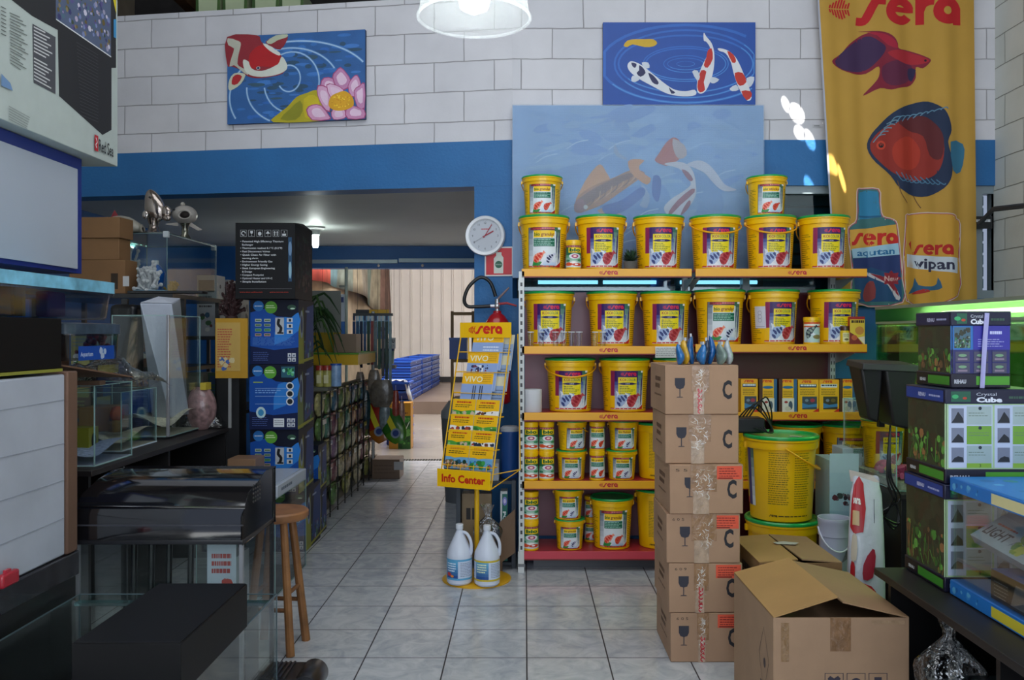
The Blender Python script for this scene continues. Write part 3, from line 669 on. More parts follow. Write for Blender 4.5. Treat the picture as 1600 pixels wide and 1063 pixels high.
for i, (px, kd, hd, z) in enumerate(((858, 'koi', 'back', Z2), (956, 'koi', 'back', Z2), (1040, 'koi', 'back', Z2), (1124, 'bio', 'back', Z2R), (1208, 'koi', 'back', Z2R), (1303, 'koi', 'back', Z2R))):
    nm = 'white-labelled granulate bucket' if kd == 'bio' else 'koi food bucket'
    xt = ', behind the small packs' if px == 1303 else (', behind the clear cups' if px == 858 else (', white paper on its side' if px == 1208 else ''))
    b_ = bucket(kd, D1, H1, (bx(px), YB, z), '%s, %s in the second row%s' % (nm, ordn[i], xt), G2, hd, rz=R(8) if px == 1208 else 0)
    if px == 1208:
        a = Art(); a.rect(0, 0, .085, .15, '#d6d6e0'); a.ring(.042, .08, .012, .015, '#9a9aa8'); a.ring(.042, .105, .012, .015, '#9a9aa8'); a.ring(.042, .055, .012, .015, '#9a9aa8'); a.rect(.01, .01, .075, .013, '#9a9aa8')
        f0 = bent(D1*.405, D1*.465, H1, 0, .085, R(-58)); a.mesh(lambda u, v, o: f0(u, v+.11, o+.002), cuts=[.02, .04, .06]).build('paper_note', PRM, b_, smooth=0)
for px, hd, lb in ((891, 'front', 'leftmost in the third row, handle hanging in front'), (976, 'back', 'in the middle of the third row'), (1050, 'back', 'in the third row, half hidden by the carton stack')):
    bucket('koi', D1 if px < 1000 else .27, H1-.01, (bx(px), YB, Z3), 'big yellow koi food bucket '+lb, G3, hd)
# fourth row
sd, sh = .215, .200
for px, pr, tier, kd, ln in ((894, -18, 1, 'flakes', 'upper left'), (893, 3, 0, 'flakes', 'lower left'), (974, 0, 1, 'flakes', 'upper right'), (971, 0, 0, 'flakes', 'lower right')):
    bucket(kd, sd, sh, (bx(px, SF+.13), SF+.13, Z4+tier*sh), 'small yellow flakes bucket, %s of the four on the fourth shelf' % ln, 'small flakes buckets', 'side' if px == 894 else 'back', rz=R(-pr))
for px, ln in ((829.5, 'left'), (854, 'right')):
    for tier in (0, 1): can(.103, .198, (bx(px, SF+.07), SF+.07, Z4+tier*.198), 'yellow food can at the left end of the fourth shelf, %s of the %s pair' % (ln, ('lower', 'upper')[tier]), 'food cans', rz=R(-6 if ln == 'left' else 4))
for tier in (0, 1): can(.105, .198, (bx(933, SF+.075), SF+.075, Z4+tier*.198), 'slim yellow granulat can between the flakes buckets, %s one' % ('lower', 'upper')[tier], 'food cans', 'gran')
bucket(None, .36, .385, (bx(1032, SF+.2), SF+.2, Z4), 'big yellow bucket on the fourth shelf, cut off by the carton stack', G4)
# bottom row
for tier in (0, 1): can(.11, .198, (bx(829, SF+.075), SF+.075, Z5+tier*.198), 'yellow food can on the red bottom shelf, %s of the two stacked' % ('lower', 'upper')[tier], 'food cans')
for tier, px in ((0, 890), (1, 888)): bucket('bio', .21, .205, (bx(px, SF+.12), SF+.12, Z5+tier*.205), 'small granulate bucket on the red bottom shelf, %s of the pair' % ('lower', 'upper')[tier], 'small granulat buckets', 'back')
bucket('bio2', .30, .345, (bx(956, SF+.17), SF+.17, Z5), 'medium granulate bucket with goldfish label on the red bottom shelf', G5)
for tier in (0, 1): can(.09, .16, (bx(923, SF+.31), SF+.31, Z5+tier*.16), 'small can standing behind the medium bottom shelf bucket, %s one' % ('lower', 'upper')[tier], 'food cans', 'gran')
bucket(None, .35, .40, (bx(1031, SF+.2), SF+.2, Z5), 'big yellow bucket on the red bottom shelf beside the carton stack', G5)
for i, px in enumerate((1152, 1245, 1322)): bucket('bio' if i == 2 else None, .34, .37, (bx(px, SF+.2), SF+.2, Z4R), ['yellow bucket on the low right shelf hidden beside the carton stack', 'yellow bucket whose lid shows behind the large front bucket', 'yellow granulat bucket on the low right shelf above pale boxes'][i], 'food buckets on the low right shelf')
t = thing('tube_reflection', 'pale glowing tubes standing in for a reflection in the glass under the top shelf', 'lamp', (.55, 6.44, 1.99))  # added glowing tubes imitate a bright reflection in the window glass
TE = em.copy(); TE.node_tree.nodes['Principled BSDF'].inputs['Emission Strength'].default_value = 3; TE.node_tree.nodes['Principled BSDF'].inputs['Emission Color'].default_value = (.45, .75, 1, 1)
for x0, x1 in ((-.45, .0), (.04, .44), (.62, 1.2)): MB().tube([(x0, 0, 0), (x1, 0, 0)], .014, '#fff', 10).build('tube', TE, t)
MB().box(-.5, 1.25, .02, .05, -.03, .05, '#2a3438').build('reflection_backing', mat(.5), t, smooth=0)
# small things on the shelves
def cup(px, h=.095, Y=SF+.026, z=None, lb=''):
    k = 'cup'
    lb = 'small clear plastic cup on the second shelf, '+lb
    if k in _bk: return copy_tree(_bk[k], (xp(px, Y), Y, Z2), 0, lb, 'clear plastic cups')
    t = thing('clear_cup', lb, 'cup', (xp(px, Y), Y, Z2), 0, 'clear plastic cups')
    MB().lathe([(.017, .002), (.021, h), (.0235, h), (.0235, h+.004), (.0195, h+.004), (.016, .006)], '#ffffff', seg=20, capt=False).build('cup_wall', PLASTIC, t)
    MB().lathe([(.0235, h), (.0238, h+.002), (.0235, h+.005)], '#dfe3e6', seg=20, capb=False, capt=False).build('cup_rim', mat(.2), t); _bk[k] = t
cl = ['leftmost of the row', 'second from left', 'third from left', 'fourth from left', 'fifth from left', 'sixth from left, before the gap', 'first after the gap', 'rightmost of the row']
for i, px in enumerate((829, 846, 868, 881, 893, 905, 930, 942)): cup(px, lb=cl[i])
def carton(name, label, cat, x0, x1, y0, y1, z0, z1, c, art=None, side=None, group=None, m=PR, rz=0, bevel=.002, top=None):
    """printed box: art on the front (facing -Y), side art on the face towards the middle of the room"""
    cx, cy = (x0+x1)/2, (y0+y1)/2; t = thing(name, label, cat, (cx, cy, z0), rz, group)
    MB().box(x0-cx, x1-cx, y0-cy, y1-cy, 0, z1-z0, c).build('box_body', m, t, bevel=bevel)
    if art: art.mesh(flat(x0-cx, y0-cy-.0006, 0)).build('front_print', m, t, smooth=0)
    if side:
        if x0 > 0: side.mesh(flat_nx(x0-cx-.0006, y1-cy, 0)).build('side_print', m, t, smooth=0)
        else: side.mesh(flat_px(x1-cx+.0006, y0-cy, 0)).build('side_print', m, t, smooth=0)
    if top: top.mesh(flat_top(x0-cx, y0-cy, z1-z0+.0006)).build('top_print', m, t, smooth=0)
    return t
can(.108, .185, (xp(1268, SF+.07), SF+.07, Z2R), 'orange and white food can in front of the second row bucket', 'food cans', 'red')
t = thing('food_jar', 'tiny yellow jar with brown lid on the second shelf', 'jar', (xp(1320, SF+.05), SF+.05, Z2R))
MB().lathe([(.03, 0), (.032, .01), (.032, .085), (.028, .095)], '#e6c21c').build('jar_body', LM, t); MB().lathe([(.03, .095), (.031, .12), (.029, .125)], '#4a2a18').build('lid', LM, t)
a = Art(); a.rect(0, 0, .05, .06, '#e9e0a0'); a.lines(.005, .045, .03, .055, 3, '#5a4a1a'); a.ell(.025, .015, .014, .008, '#7a6a3a'); f0 = bent(.0325, .0325, .1, 0, .05); a.mesh(lambda u, v, o: f0(u, v+.02, o), cuts=[.01, .02, .03, .04]).build('label', PR, t, smooth=0)
a = Art(); w_, h_ = .10, .188; a.rect(0, 0, w_, h_, '#e0bf3c'); a.rect(0, h_*.9, w_, h_, '#a02020'); a.lines(.01, w_*.95, h_*.74, h_*.86, 1, '#3a2210', .8, 2, 0); a.poly([(0, 0), (w_*.9, 0), (w_*.45, h_*.3), (0, h_*.45)], '#7c1a20'); a.ell(w_*.65, h_*.5, .03, .028, '#c9873c'); a.ell(w_*.3, h_*.25, .02, .018, '#c35a3a'); a.poly([(w_, 0), (w_, h_*.3), (w_*.55, h_*.25)], '#e8dcc0')
carton('food_packet', 'yellow and red turtle food packet at the right end of the second shelf', 'box', xp(1327, SF+.03), xp(1350, SF+.03), SF+.02, SF+.07, Z2R, Z2R+.188, '#b52a22', a)
# white rolls and papers
t = thing('paper_roll', 'white paper roll standing on the third shelf left of the buckets', 'roll', (xp(832, SF+.09), SF+.09, Z3)); MB().lathe([(.062, 0), (.064, .003), (.064, .152), (.06, .155), (.025, .155), (.022, .14)], '#d9d9de', seg=32).build('roll_body', PRM, t); MB().lathe([(.02, .001), (.02, .15)], '#9b8f80', seg=20).build('core', PRM, t)
t = thing('paper_roll', 'thin white roll behind the paper roll on the third shelf', 'roll', (xp(821, SF+.19), SF+.19, Z3)); MB().lathe([(.03, 0), (.03, .15)], '#c6c6cc', seg=24).build('roll_body', PRM, t); MB().lathe([(.01, .15), (.01, .152)], '#8b8f80', seg=12).build('core', PRM, t)
t = thing('price_label_roll', 'white strip of paper hanging over the second shelf edge', 'paper', (xp(1041, SF), SF-.004, Z2-.075)); t2 = MB().grid(lambda u, v: (-.075+.15*u, -.006*math.sin(v*PI)-.002, .075*v), 6, 6, '#d8d6d2').build('paper_sheet', PRM, t); Art().lines(-.07, .07, .01, .07, 5, '#9a9a96').mesh(flat(0, -.010, 0)).build('paper_print', PRM, t, smooth=0)
# plant in a pot
t = thing('potted_plant', 'small dark green artificial plant in a grey pot on the top shelf', 'plant', (xp(985, SF+.06), SF+.06, Z1)); t.scale = (1.15, .9, 1.25)
MB().lathe([(.035, 0), (.042, .04), (.04, .045)], '#55514c').build('pot', PRM, t); lf = MB(); rr = random.Random(3)
for i in range(170):
    a_ = rr.uniform(0, 2*PI); e = rr.uniform(.1, 1.4); l = rr.uniform(.05, .09); d = Vector((math.cos(a_)*math.cos(e), math.sin(a_)*math.cos(e), math.sin(e)*.9)); p = Vector((0, 0, .045)); q = p+d*l; s_ = d.cross(Vector((0, 0, 1))).normalized()*.009
    m_ = p+d*l*.5; lf.add([m_-d*.01, m_+s_, q, m_-s_, ], [(0, 1, 2, 3)], rr.choice(['#22402c', '#2f5238', '#1a3024', '#3b5a3f'])); lf.tube([p, m_], .001, '#1c2c1f', 4)
lf.build('foliage', mat(.6), t, smooth=0)
# boxed medicines on the right third shelf
MB_ = [('#e9b21a', 0), ('#4b2a1c', 1), ('#4b2a1c', 1), ('#e9b21a', 2), ('#e9b21a', 3), ('#3a2a1c', 1)]
for i, (x0, x1) in enumerate(((1158, 1184), (1186, 1214), (1217, 1245), (1247, 1279), (1280, 1311), (1312, 1336))):
    w_ = (x1-x0)/F*(SF+.03); h_ = .222 if i != 3 and i != 4 else .218; a = Art(); c, kd = MB_[i]; a.rect(0, 0, w_, h_, '#edb51c')
    a.rect(0, h_*.88, w_, h_, '#f0a81c'); a.sera(w_*.18, h_*.9, .017, '#d0341c', '#f0a81c', fish=False)
    if kd == 1: a.rect(0, 0, w_*.2, h_, '#4e2c20'); a.rect(w_*.82, 0, w_, h_, '#2f5f88'); a.ell(w_*.5, h_*.75, w_*.3, .010, '#2a6a9c'); a.lines(w_*.25, w_*.78, h_*.45, h_*.66, 4, '#8a6a14'); a.rect(w_*.18, 0, w_*.85, h_*.42, '#d9d6cc'); a.ell(w_*.4, h_*.3, .012, .008, '#9c2d2d'); a.ell(w_*.65, h_*.2, .014, .03, '#46566a'); a.ell(w_*.5, h_*.1, .02, .016, '#c9c4b2')
    else:
        a.rect(w_*.08, h_*.76, w_*.9, h_*.86, '#e9edf0' if kd == 3 else '#1b3a5c'); a.text('sanital' if kd == 3 else 'med', w_*.5, h_*.785, .010, '#2a3a50' if kd == 3 else '#e9edf0', align='c') if False else a.lines(w_*.12, w_*.86, h_*.78, h_*.84, 1, '#2a3a50' if kd == 3 else '#e9edf0', .8, 2, 0)
        a.lines(w_*.1, w_*.85, h_*.52, h_*.72, 4, '#8a6a14'); a.rect(w_*.2, h_*.08, w_*.92, h_*.48, '#3a4656' if kd != 3 else '#3c3626'); a.ell(w_*.7, h_*.36, .016, .013, '#a83a4c' if kd != 3 else '#6b5a2c'); a.poly([(w_*.2, h_*.12), (w_*.92, h_*.16), (w_*.92, h_*.26), (w_*.5, h_*.22), (w_*.2, h_*.28)], '#3f7fb4'); a.ell(w_*.42, h_*.36, .012, .01, '#7c8a9a'); a.poly([(w_*.7, 0), (w_, 0), (w_, h_*.12)], '#c8261c')
    carton('medicine_box', 'narrow yellow printed box on the third right shelf, '+['first beside the carton stack', 'second, with brown and blue sides', 'third, with brown and blue sides', 'fourth, with dark blue title bar', 'fifth, with white title bar', 'last one, seen behind glass'][i], 'box', xp(x0, SF+.03), xp(x1, SF+.03), SF+.03, SF+.13, Z3R, Z3R+h_, c, a, group='printed boxes on the third right shelf')

# ---------------------------------------------------------------- paintings, clock, signs
CANV = mat(.6, noise=.10, nscale=9, bump=.15, bscale=120)
def painting(name, label, w, h, art, o, rz, d=.03, m=CANV, cat='painting', edge='#2a3a5a'):
    t = thing(name, label, cat, o, rz); MB().box(0, w, -d, 0, 0, h, edge).build('canvas_frame', PRM, t, bevel=.002)
    art.mesh(flat(0, -d-.0008, 0)).build('painted_front', m, t, smooth=0); return t
# koi and lotus, on the left wall
w_, h_ = 1.10, .67
a = Art(); a.rect(0, 0, w_, h_, '#2c5f9c'); rr = random.Random(5)
for i in range(150):
    cx, cy = rr.uniform(.06, w_-.06), rr.uniform(.03, h_-.03); a.ell(cx, cy, min(rr.uniform(.02, .07), cx, w_-cx), rr.uniform(.006, .02), rr.choice(['#2a62a8', '#3570b8', '#2a5380', '#2d4f6a', '#3f78c0', '#35566a', '#2c66b4']), 12); a.k -= .8
a.k += 1
def arcs(cx, cy, rx, ry, a0, a1, wd, c, n=30):
    pts = [(cx+rx*math.cos(a0+(a1-a0)*i/n), cy+ry*math.sin(a0+(a1-a0)*i/n)) for i in range(n+1)]; pts = [p for p in pts if .01 < p[0] < w_-.01 and .01 < p[1] < h_-.01]
    if len(pts) > 2: a.stroke(pts, wd, c)
for cx, cy, rx, ry, a0, a1, wd in ((.50, .33, .09, .10, -2.6, 1.9, .010), (.52, .30, .22, .23, -3.0, 2.3, .011), (.52, .26, .36, .28, -3.2, -1.9, .012), (.50, .26, .40, .30, .45, 2.0, .012), (.55, .24, .62, .37, .35, 1.7, .013), (.50, .2, .48, .36, 2.4, 3.6, .013)): arcs(cx, cy, rx, ry, a0, a1, wd*1.5, '#5d8fc6'); arcs(cx, cy, rx, ry, a0, a1, wd*.6, '#a9c8e4')
S = lambda pts: [(x/235*w_, (147-y)/147*h_) for x, y in pts]   # picture drawn on a 235 x 147 grid
a.poly(S([(0, 0), (52, 0), (60, 12), (88, 30), (98, 44), (102, 56), (96, 66), (80, 70), (55, 72), (36, 68), (22, 56), (8, 50), (0, 46)]), '#8e2430', 3)
a.poly(S([(1, 2), (20, 8), (24, 14), (20, 30), (18, 46), (24, 52), (34, 58), (36, 66), (22, 56), (12, 48), (4, 50), (8, 34), (12, 20), (2, 14)]), '#b9b8a8', 2)
a.poly(S([(28, 40), (38, 44), (44, 56), (60, 60), (80, 54), (90, 46), (94, 38), (99, 42), (104, 54), (100, 62), (84, 68), (60, 70), (40, 66), (30, 56)]), '#d3d6ca', 3)
a.poly(S([(40, 30), (54, 18), (70, 18), (82, 28), (92, 36), (88, 50), (72, 54), (56, 52), (44, 56), (38, 44)]), '#b3161e', 3)
a.poly(S([(62, 14), (74, 18), (84, 26), (92, 32), (90, 36), (78, 30), (68, 22)]), '#dcdcd2', 2)
a.ell(54/235*w_, (147-55)/147*h_, .016, .013, '#aeb4b0'); a.ell(54/235*w_, (147-55)/147*h_, .010, .009, '#2a2d55')
a.poly(S([(66, 12), (84, 3), (104, 2), (102, 14), (92, 26), (80, 22)]), '#8c2430', 2); a.poly(S([(68, 12), (84, 2), (104, 1), (103, 6), (88, 10), (76, 16)]), '#b9c0a6', 2)
a.poly(S([(2, 84), (4, 72), (12, 62), (26, 62), (32, 66), (24, 80), (12, 88), (4, 90)]), '#c3c6ae', 2); a.poly(S([(8, 80), (10, 68), (18, 64), (26, 68), (18, 80)]), '#b0222a', 2)
a.poly(S([(80, 146.5), (90, 132), (104, 122), (120, 106), (138, 100), (152, 96), (162, 104), (168, 130), (170, 146.5)]), '#b3a51c', 3); a.poly(S([(92, 142), (108, 126), (126, 112), (130, 130), (118, 144)]), '#8c8a1c', 2); a.poly(S([(132, 110), (150, 104), (158, 118), (146, 140), (134, 140)]), '#c9b41c', 2)
for pts, c in (([(160, 88), (166, 76), (182, 78), (192, 92), (186, 104), (170, 100)], '#c98ab4'), ([(180, 76), (186, 66), (194, 60), (204, 70), (212, 84), (206, 96), (190, 98)], '#c284ae'), ([(206, 92), (214, 78), (222, 74), (228, 88), (226, 108), (212, 110)], '#cf97bd'), ([(156, 88), (172, 92), (178, 108), (176, 134), (164, 124), (155, 104)], '#d7a2c4'), ([(170, 88), (184, 88), (200, 98), (194, 112), (178, 112)], '#e0b6d2'), ([(216, 100), (226, 92), (234.5, 88), (234.5, 130), (222, 128)], '#c78ab4'), ([(136, 128), (146, 120), (162, 122), (176, 140), (176, 146), (146, 146)], '#d69abc'), ([(178, 134), (186, 126), (200, 128), (204, 142), (196, 146), (182, 146)], '#d9a4c6'), ([(202, 132), (214, 124), (228, 130), (234.5, 132), (234.5, 146), (206, 146)], '#ca8ab2')):
    p_ = S(pts); cx = sum(p[0] for p in p_)/len(p_); cy = sum(p[1] for p in p_)/len(p_); a.poly(p_, '#a84878', 2); a.poly([(cx+(p[0]-cx)*.9, cy+(p[1]-cy)*.9) for p in p_], c, 2); a.poly([(cx+(p[0]-cx)*.55, cy+(p[1]-cy)*.55) for p in p_], '#e6c6dc', 2)
a.poly(S([(174, 122), (178, 108), (190, 102), (202, 100), (214, 110), (216, 124), (206, 130), (194, 132), (182, 130)]), '#d9a01c', 3)
for i in range(40): q = rr.uniform(0, 2*PI); d = rr.uniform(0, 1)**.5; a.ell((195+16*d*math.cos(q))/235*w_, (147-116+11*d*math.sin(q))/147*h_, .006, .006, rr.choice(['#e6b81c', '#c98a14', '#f0cc3c']), 6); a.k -= .8
a.k += 1
p0 = Vector((0, 0, 0))
lx = 1.14
painting('koi_lotus_painting', 'painting of a red and white koi beside a pink lotus on the left white wall', w_*1.0, h_, a, wl(lx+w_-.03, zp(189.5, 6.45), .002), WA)
# four koi on bright blue
w_, h_ = 1.11, .60
a = Art(); a.rect(0, 0, w_, h_, '#1a4a9c'); S = lambda pts: [(x/236*w_, (127-y)/127*h_) for x, y in pts]
def el(cx, cy, rx, ry, a0, a1, wd, c): 
    pts = [(cx+rx*math.cos(a0+(a1-a0)*i/40), cy-ry*math.sin(a0+(a1-a0)*i/40)) for i in range(41)]; pts = [p for p in pts if 2 < p[0] < 234 and 2 < p[1] < 125]; a.stroke(S(pts), wd, c)
for rx, ry, wd in ((14, 4, .004), (28, 9, .006), (34, 13, .007), (62, 24, .009), (66, 27, .008), (104, 44, .013), (110, 52, .014), (132, 60, .02)): el(128, 64, rx, ry, 0, 2*PI, wd, '#2a63b8'); el(128, 64, rx, ry, -2.6, .6, wd*.45, '#4c8acc')
a.poly(S([(32, 36), (38, 28), (50, 26), (66, 26), (78, 26), (84, 32), (78, 37), (64, 38), (46, 34), (38, 38)]), '#c9a216', 2)
a.poly(S([(40, 62), (46, 60), (60, 66), (78, 80), (98, 96), (112, 104), (128, 106), (142, 104), (143, 112), (124, 114), (100, 110), (76, 98), (54, 86), (42, 76), (38, 68)]), '#d3d6dc', 3)
for pts in ([(44, 62), (52, 64), (50, 70), (46, 68)], [(56, 66), (62, 70), (66, 78), (58, 84), (52, 78), (56, 74)], [(70, 78), (78, 82), (86, 92), (84, 96), (76, 92)], [(102, 100), (106, 104), (112, 108), (106, 110)]): a.poly(S(pts), '#1c2150', 2)
a.poly(S([(60, 62), (70, 62), (72, 70), (64, 70)]), '#c6ccd6', 2); a.poly(S([(46, 82), (58, 86), (50, 92), (44, 90)]), '#c6ccd6', 2)
a.poly(S([(156, 16), (160, 22), (168, 32), (172, 46), (172, 66), (168, 86), (160, 104), (152, 110), (146, 106), (146, 90), (152, 70), (162, 50), (166, 40), (160, 30), (156, 28)]), '#d6d6da', 3)
for pts in ([(162, 44), (168, 40), (170, 56), (162, 70), (156, 66), (160, 54)], [(152, 74), (160, 76), (156, 92), (158, 104), (150, 108), (146, 100), (148, 86)]): a.poly(S(pts), '#b8241c', 2)
a.poly(S([(138, 76), (146, 74), (150, 84), (146, 90)]), '#c3cad4', 2); a.poly(S([(168, 84), (180, 88), (172, 94), (166, 92)]), '#c3cad4', 2)
a.poly(S([(178, 40), (190, 42), (202, 50), (210, 62), (218, 80), (226, 100), (230, 116), (224, 121), (216, 112), (208, 96), (202, 78), (198, 62), (190, 48), (180, 44)]), '#d6d6da', 3)
for pts in ([(192, 44), (202, 50), (206, 60), (200, 62)], [(204, 78), (216, 78), (222, 92), (212, 98), (206, 90)], [(214, 106), (228, 106), (230, 114), (222, 120)]): a.poly(S(pts), '#bb2a1a', 2)
a.poly(S([(196, 102), (206, 96), (210, 104), (200, 106)]), '#c3cad4', 2); a.poly(S([(222, 86), (234, 84), (232, 94), (226, 100)]), '#c3cad4', 2)
painting('four_koi_painting', 'bright blue painting with four koi in ripples, high on the white wall', w_, h_, a, (xp(942, 6.22), 6.248, zp(164, 6.22)), 0, m=mat(.45, noise=.08, nscale=9))
# the large canvas under bubble wrap
w_, h_ = 1.82, 1.25
a = Art(); a.rect(0, 0, w_, h_, '#7fa8d4'); rr = random.Random(11); S = lambda pts: [(x/392*w_, (269-y)/269*h_) for x, y in pts]
for i in range(260):
    cx, cy = rr.uniform(.2, w_-.2), rr.uniform(.06, h_-.06); a.ell(cx, cy, rr.uniform(.05, .18), rr.uniform(.01, .045), rr.choice(['#7fa8d4', '#86aed8', '#7aa4d2', '#759fd2', '#84abd2', '#7fa8d6', '#6f9ad2', '#8ab0d4']), 14, rot=rr.uniform(-.5, .5)); a.k -= .8
a.k += 1
for pts, c in (([(60, 110), (110, 90), (170, 80), (220, 110), (230, 160), (200, 200), (120, 210), (70, 180)], '#749fd0'), ([(200, 120), (240, 130), (250, 180), (230, 240), (150, 250), (120, 220), (180, 190)], '#6c97cc'), ([(250, 100), (300, 110), (330, 150), (310, 200), (270, 200), (290, 150)], '#6f9acd'), ([(140, 150), (200, 125), (215, 150), (200, 185), (150, 190)], '#5f8cc8')): a.poly(S(pts), c, 5)
for i in range(22): x_, y_ = rr.uniform(30, 330), rr.uniform(60, 230); a.stroke(S([(x_, y_), (x_+16, y_-10), (x_+34, y_-14)]), .008, rr.choice(['#9fc0e0', '#93b8de', '#6a96cc']), sm=4); a.k -= .8
a.poly(S([(98, 152), (108, 128), (120, 108), (136, 92), (146, 104), (152, 118), (136, 126), (116, 148)]), '#c98f4c', 3)
a.poly(S([(96, 162), (100, 146), (112, 134), (134, 122), (160, 112), (182, 102), (200, 102), (206, 108), (188, 122), (168, 136), (142, 154), (118, 164), (102, 168)]), '#a9733c', 3)
a.poly(S([(100, 150), (120, 134), (150, 118), (180, 106), (190, 110), (160, 126), (130, 146), (112, 156)]), '#7c5434', 3)
for k_ in range(9): a.stroke(S([(118+k_*9, 157-k_*5), (126+k_*9, 150-k_*5), (128+k_*9, 138-k_*4)]), .006, '#c99a62' if k_ % 2 else '#5f4028', sm=3)
a.poly(S([(96, 162), (98, 150), (108, 146), (116, 156), (112, 166), (102, 168)]), '#8f5c54', 2); a.ell(114/392*w_, (269-159)/269*h_, .016, .016, '#c9c9c3')
a.poly(S([(184, 104), (180, 88), (190, 84), (206, 86), (198, 94), (200, 104), (216, 114), (210, 124), (196, 116)]), '#cc8f50', 2); a.poly(S([(132, 164), (150, 160), (172, 172), (166, 180), (146, 174)]), '#c0a08c', 2)
a.poly(S([(222, 86), (228, 76), (240, 58), (252, 50), (262, 58), (256, 70), (262, 82), (244, 94), (232, 92)]), '#b0522c', 3); a.poly(S([(250, 52), (268, 62), (272, 78), (260, 84), (252, 72)]), '#b3a6a4', 2)
a.poly(S([(236, 92), (256, 88), (272, 92), (282, 104), (286, 122), (286, 140), (276, 158), (262, 172), (244, 172), (236, 160), (248, 146), (264, 136), (278, 124), (272, 110), (258, 98)]), '#c9cad4', 3)
a.poly(S([(272, 92), (290, 86), (306, 92), (320, 108), (332, 124), (350, 132), (330, 134), (314, 122), (300, 106), (284, 98)]), '#c3c9d8', 3)
a.poly(S([(264, 100), (274, 104), (282, 116), (276, 118), (268, 108)]), '#8e3a48', 2); a.poly(S([(280, 130), (284, 136), (262, 156), (246, 172), (244, 166), (258, 148)]), '#96404a', 2); a.poly(S([(262, 172), (268, 158), (276, 148), (278, 154), (272, 164)]), '#8e3a48', 2)
a.poly(S([(200, 120), (214, 140), (210, 160), (198, 156), (204, 144)]), '#8ba3c6', 2); a.poly(S([(160, 60), (166, 74), (180, 84), (170, 84), (158, 74)]), '#8ba3c0', 2); a.poly(S([(140, 158), (170, 148), (200, 128), (206, 140), (176, 164), (150, 172)]), '#3a62b0', 3); a.poly(S([(220, 110), (232, 116), (228, 150), (218, 140)]), '#3a62b0', 3)
CW = painting('wrapped_koi_canvas', 'large pale blue canvas of goldfish wrapped in bubble wrap behind the top shelf', w_, h_, a, (xp(801, 6.2), 6.235, zp(434, 6.2)), 0, d=.035, m=mat(.4, noise=.10, nscale=4), edge='#8fa6c0')
m, N, L, b = node_mat('bubble_wrap'); N.remove(b); tc = N.new('ShaderNodeTexCoord'); vo = N.new('ShaderNodeTexVoronoi'); vo.inputs['Scale'].default_value = 62; vo.inputs['Randomness'].default_value = .12; L.new(tc.outputs['Object'], vo.inputs['Vector'])
bu = N.new('ShaderNodeBump'); bu.inputs['Strength'].default_value = .6; bu.inputs['Distance'].default_value = .006; bu.invert = True; L.new(vo.outputs['Distance'], bu.inputs['Height'])
n2 = N.new('ShaderNodeTexNoise'); n2.inputs['Scale'].default_value = 5; n2.inputs['Detail'].default_value = 3; L.new(tc.outputs['Object'], n2.inputs['Vector']); b2 = N.new('ShaderNodeBump'); b2.inputs['Strength'].default_value = .9; b2.inputs['Distance'].default_value = .03; L.new(n2.outputs['Fac'], b2.inputs['Height']); L.new(bu.outputs[0], b2.inputs['Normal'])
t1 = N.new('ShaderNodeBsdfTransparent'); g1 = N.new('ShaderNodeBsdfPrincipled'); g1.inputs['Base Color'].default_value = (.42, .54, .70, 1); g1.inputs['Roughness'].default_value = .22; L.new(b2.outputs[0], g1.inputs['Normal']); mx = N.new('ShaderNodeMixShader'); mx.inputs[0].default_value = .18; L.new(t1.outputs[0], mx.inputs[1]); L.new(g1.outputs[0], mx.inputs[2]); L.new(mx.outputs[0], N['Material Output'].inputs[0])
MB().box(-.004, w_+.004, -.047, -.043, -.004, h_+.004, '#ffffff').build('bubble_wrap', m, CW, smooth=0)

# clock and the red sign behind it
t = thing('wall_clock', 'round white wall clock with red hands on the blue pillar', 'clock', wl(.285, zp(369, 6.3), .012)+Vector((0, 0, 0)), WA)
t.location = P(759, 369, 6.262); r = .146
cb_ = MB(); cb_.M = Matrix.Rotation(R(90), 4, 'X'); cb_.lathe([(r, 0), (r, .03), (r*.97, .042), (r*.84, .036), (r*.80, .022)], '#e3e6ea', seg=48); cb_.build('clock_case', LM, t)
df = MB(); df.M = Matrix.Rotation(R(90), 4, 'X'); df.lathe([(r*.81, .020), (r*.81, .0225)], '#b7bcc4', seg=48, ); df.build('clock_face', mat(.4), t, smooth=0)
a = Art()
for k in range(1, 13):
    q = R(90-30*k); a.text(str(k), .094*math.cos(q), .094*math.sin(q)-.008, .016, '#33363c', align='c')
for k in range(60): q = R(6*k); a.tri([[(.111*math.cos(q-.006), .111*math.sin(q-.006)), (.114*math.cos(q-.006), .114*math.sin(q-.006)), (.114*math.cos(q+.006), .114*math.sin(q+.006)), (.111*math.cos(q+.006), .111*math.sin(q+.006))]], '#55585e'); a.k -= .8
a.k += 1; a.lines(-.03, .03, .04, .055, 1, '#c05058', .5, 4, .1)
a.mesh(flat(0, -.0228, 0)).build('numerals', PR, t, smooth=0)
h1 = Art(); q = R(90-32); h1.stroke([(-.02*math.cos(q), -.02*math.sin(q)), (.095*math.cos(q), .095*math.sin(q))], .006, '#9c1c30'); h1.mesh(flat(0, -.030, 0)).build('minute_hand', PR, t, smooth=0)
h1 = Art(); q = R(90-62); h1.stroke([(-.02*math.cos(q), -.02*math.sin(q)), (.070*math.cos(q), .070*math.sin(q))], .009, '#9c1c30'); h1.mesh(flat(0, -.027, 0)).build('hour_hand', PR, t, smooth=0)
h1 = Art(); q = R(90-238); h1.stroke([(0, 0), (.09*math.cos(q), .09*math.sin(q))], .002, '#777a80'); h1.mesh(flat(0, -.033, 0)).build('second_hand', PR, t, smooth=0)
t = thing('extinguisher_sign', 'red fire extinguisher sign hanging under the clock', 'sign', wl(.205, zp(432, 6.28), .004), WA)
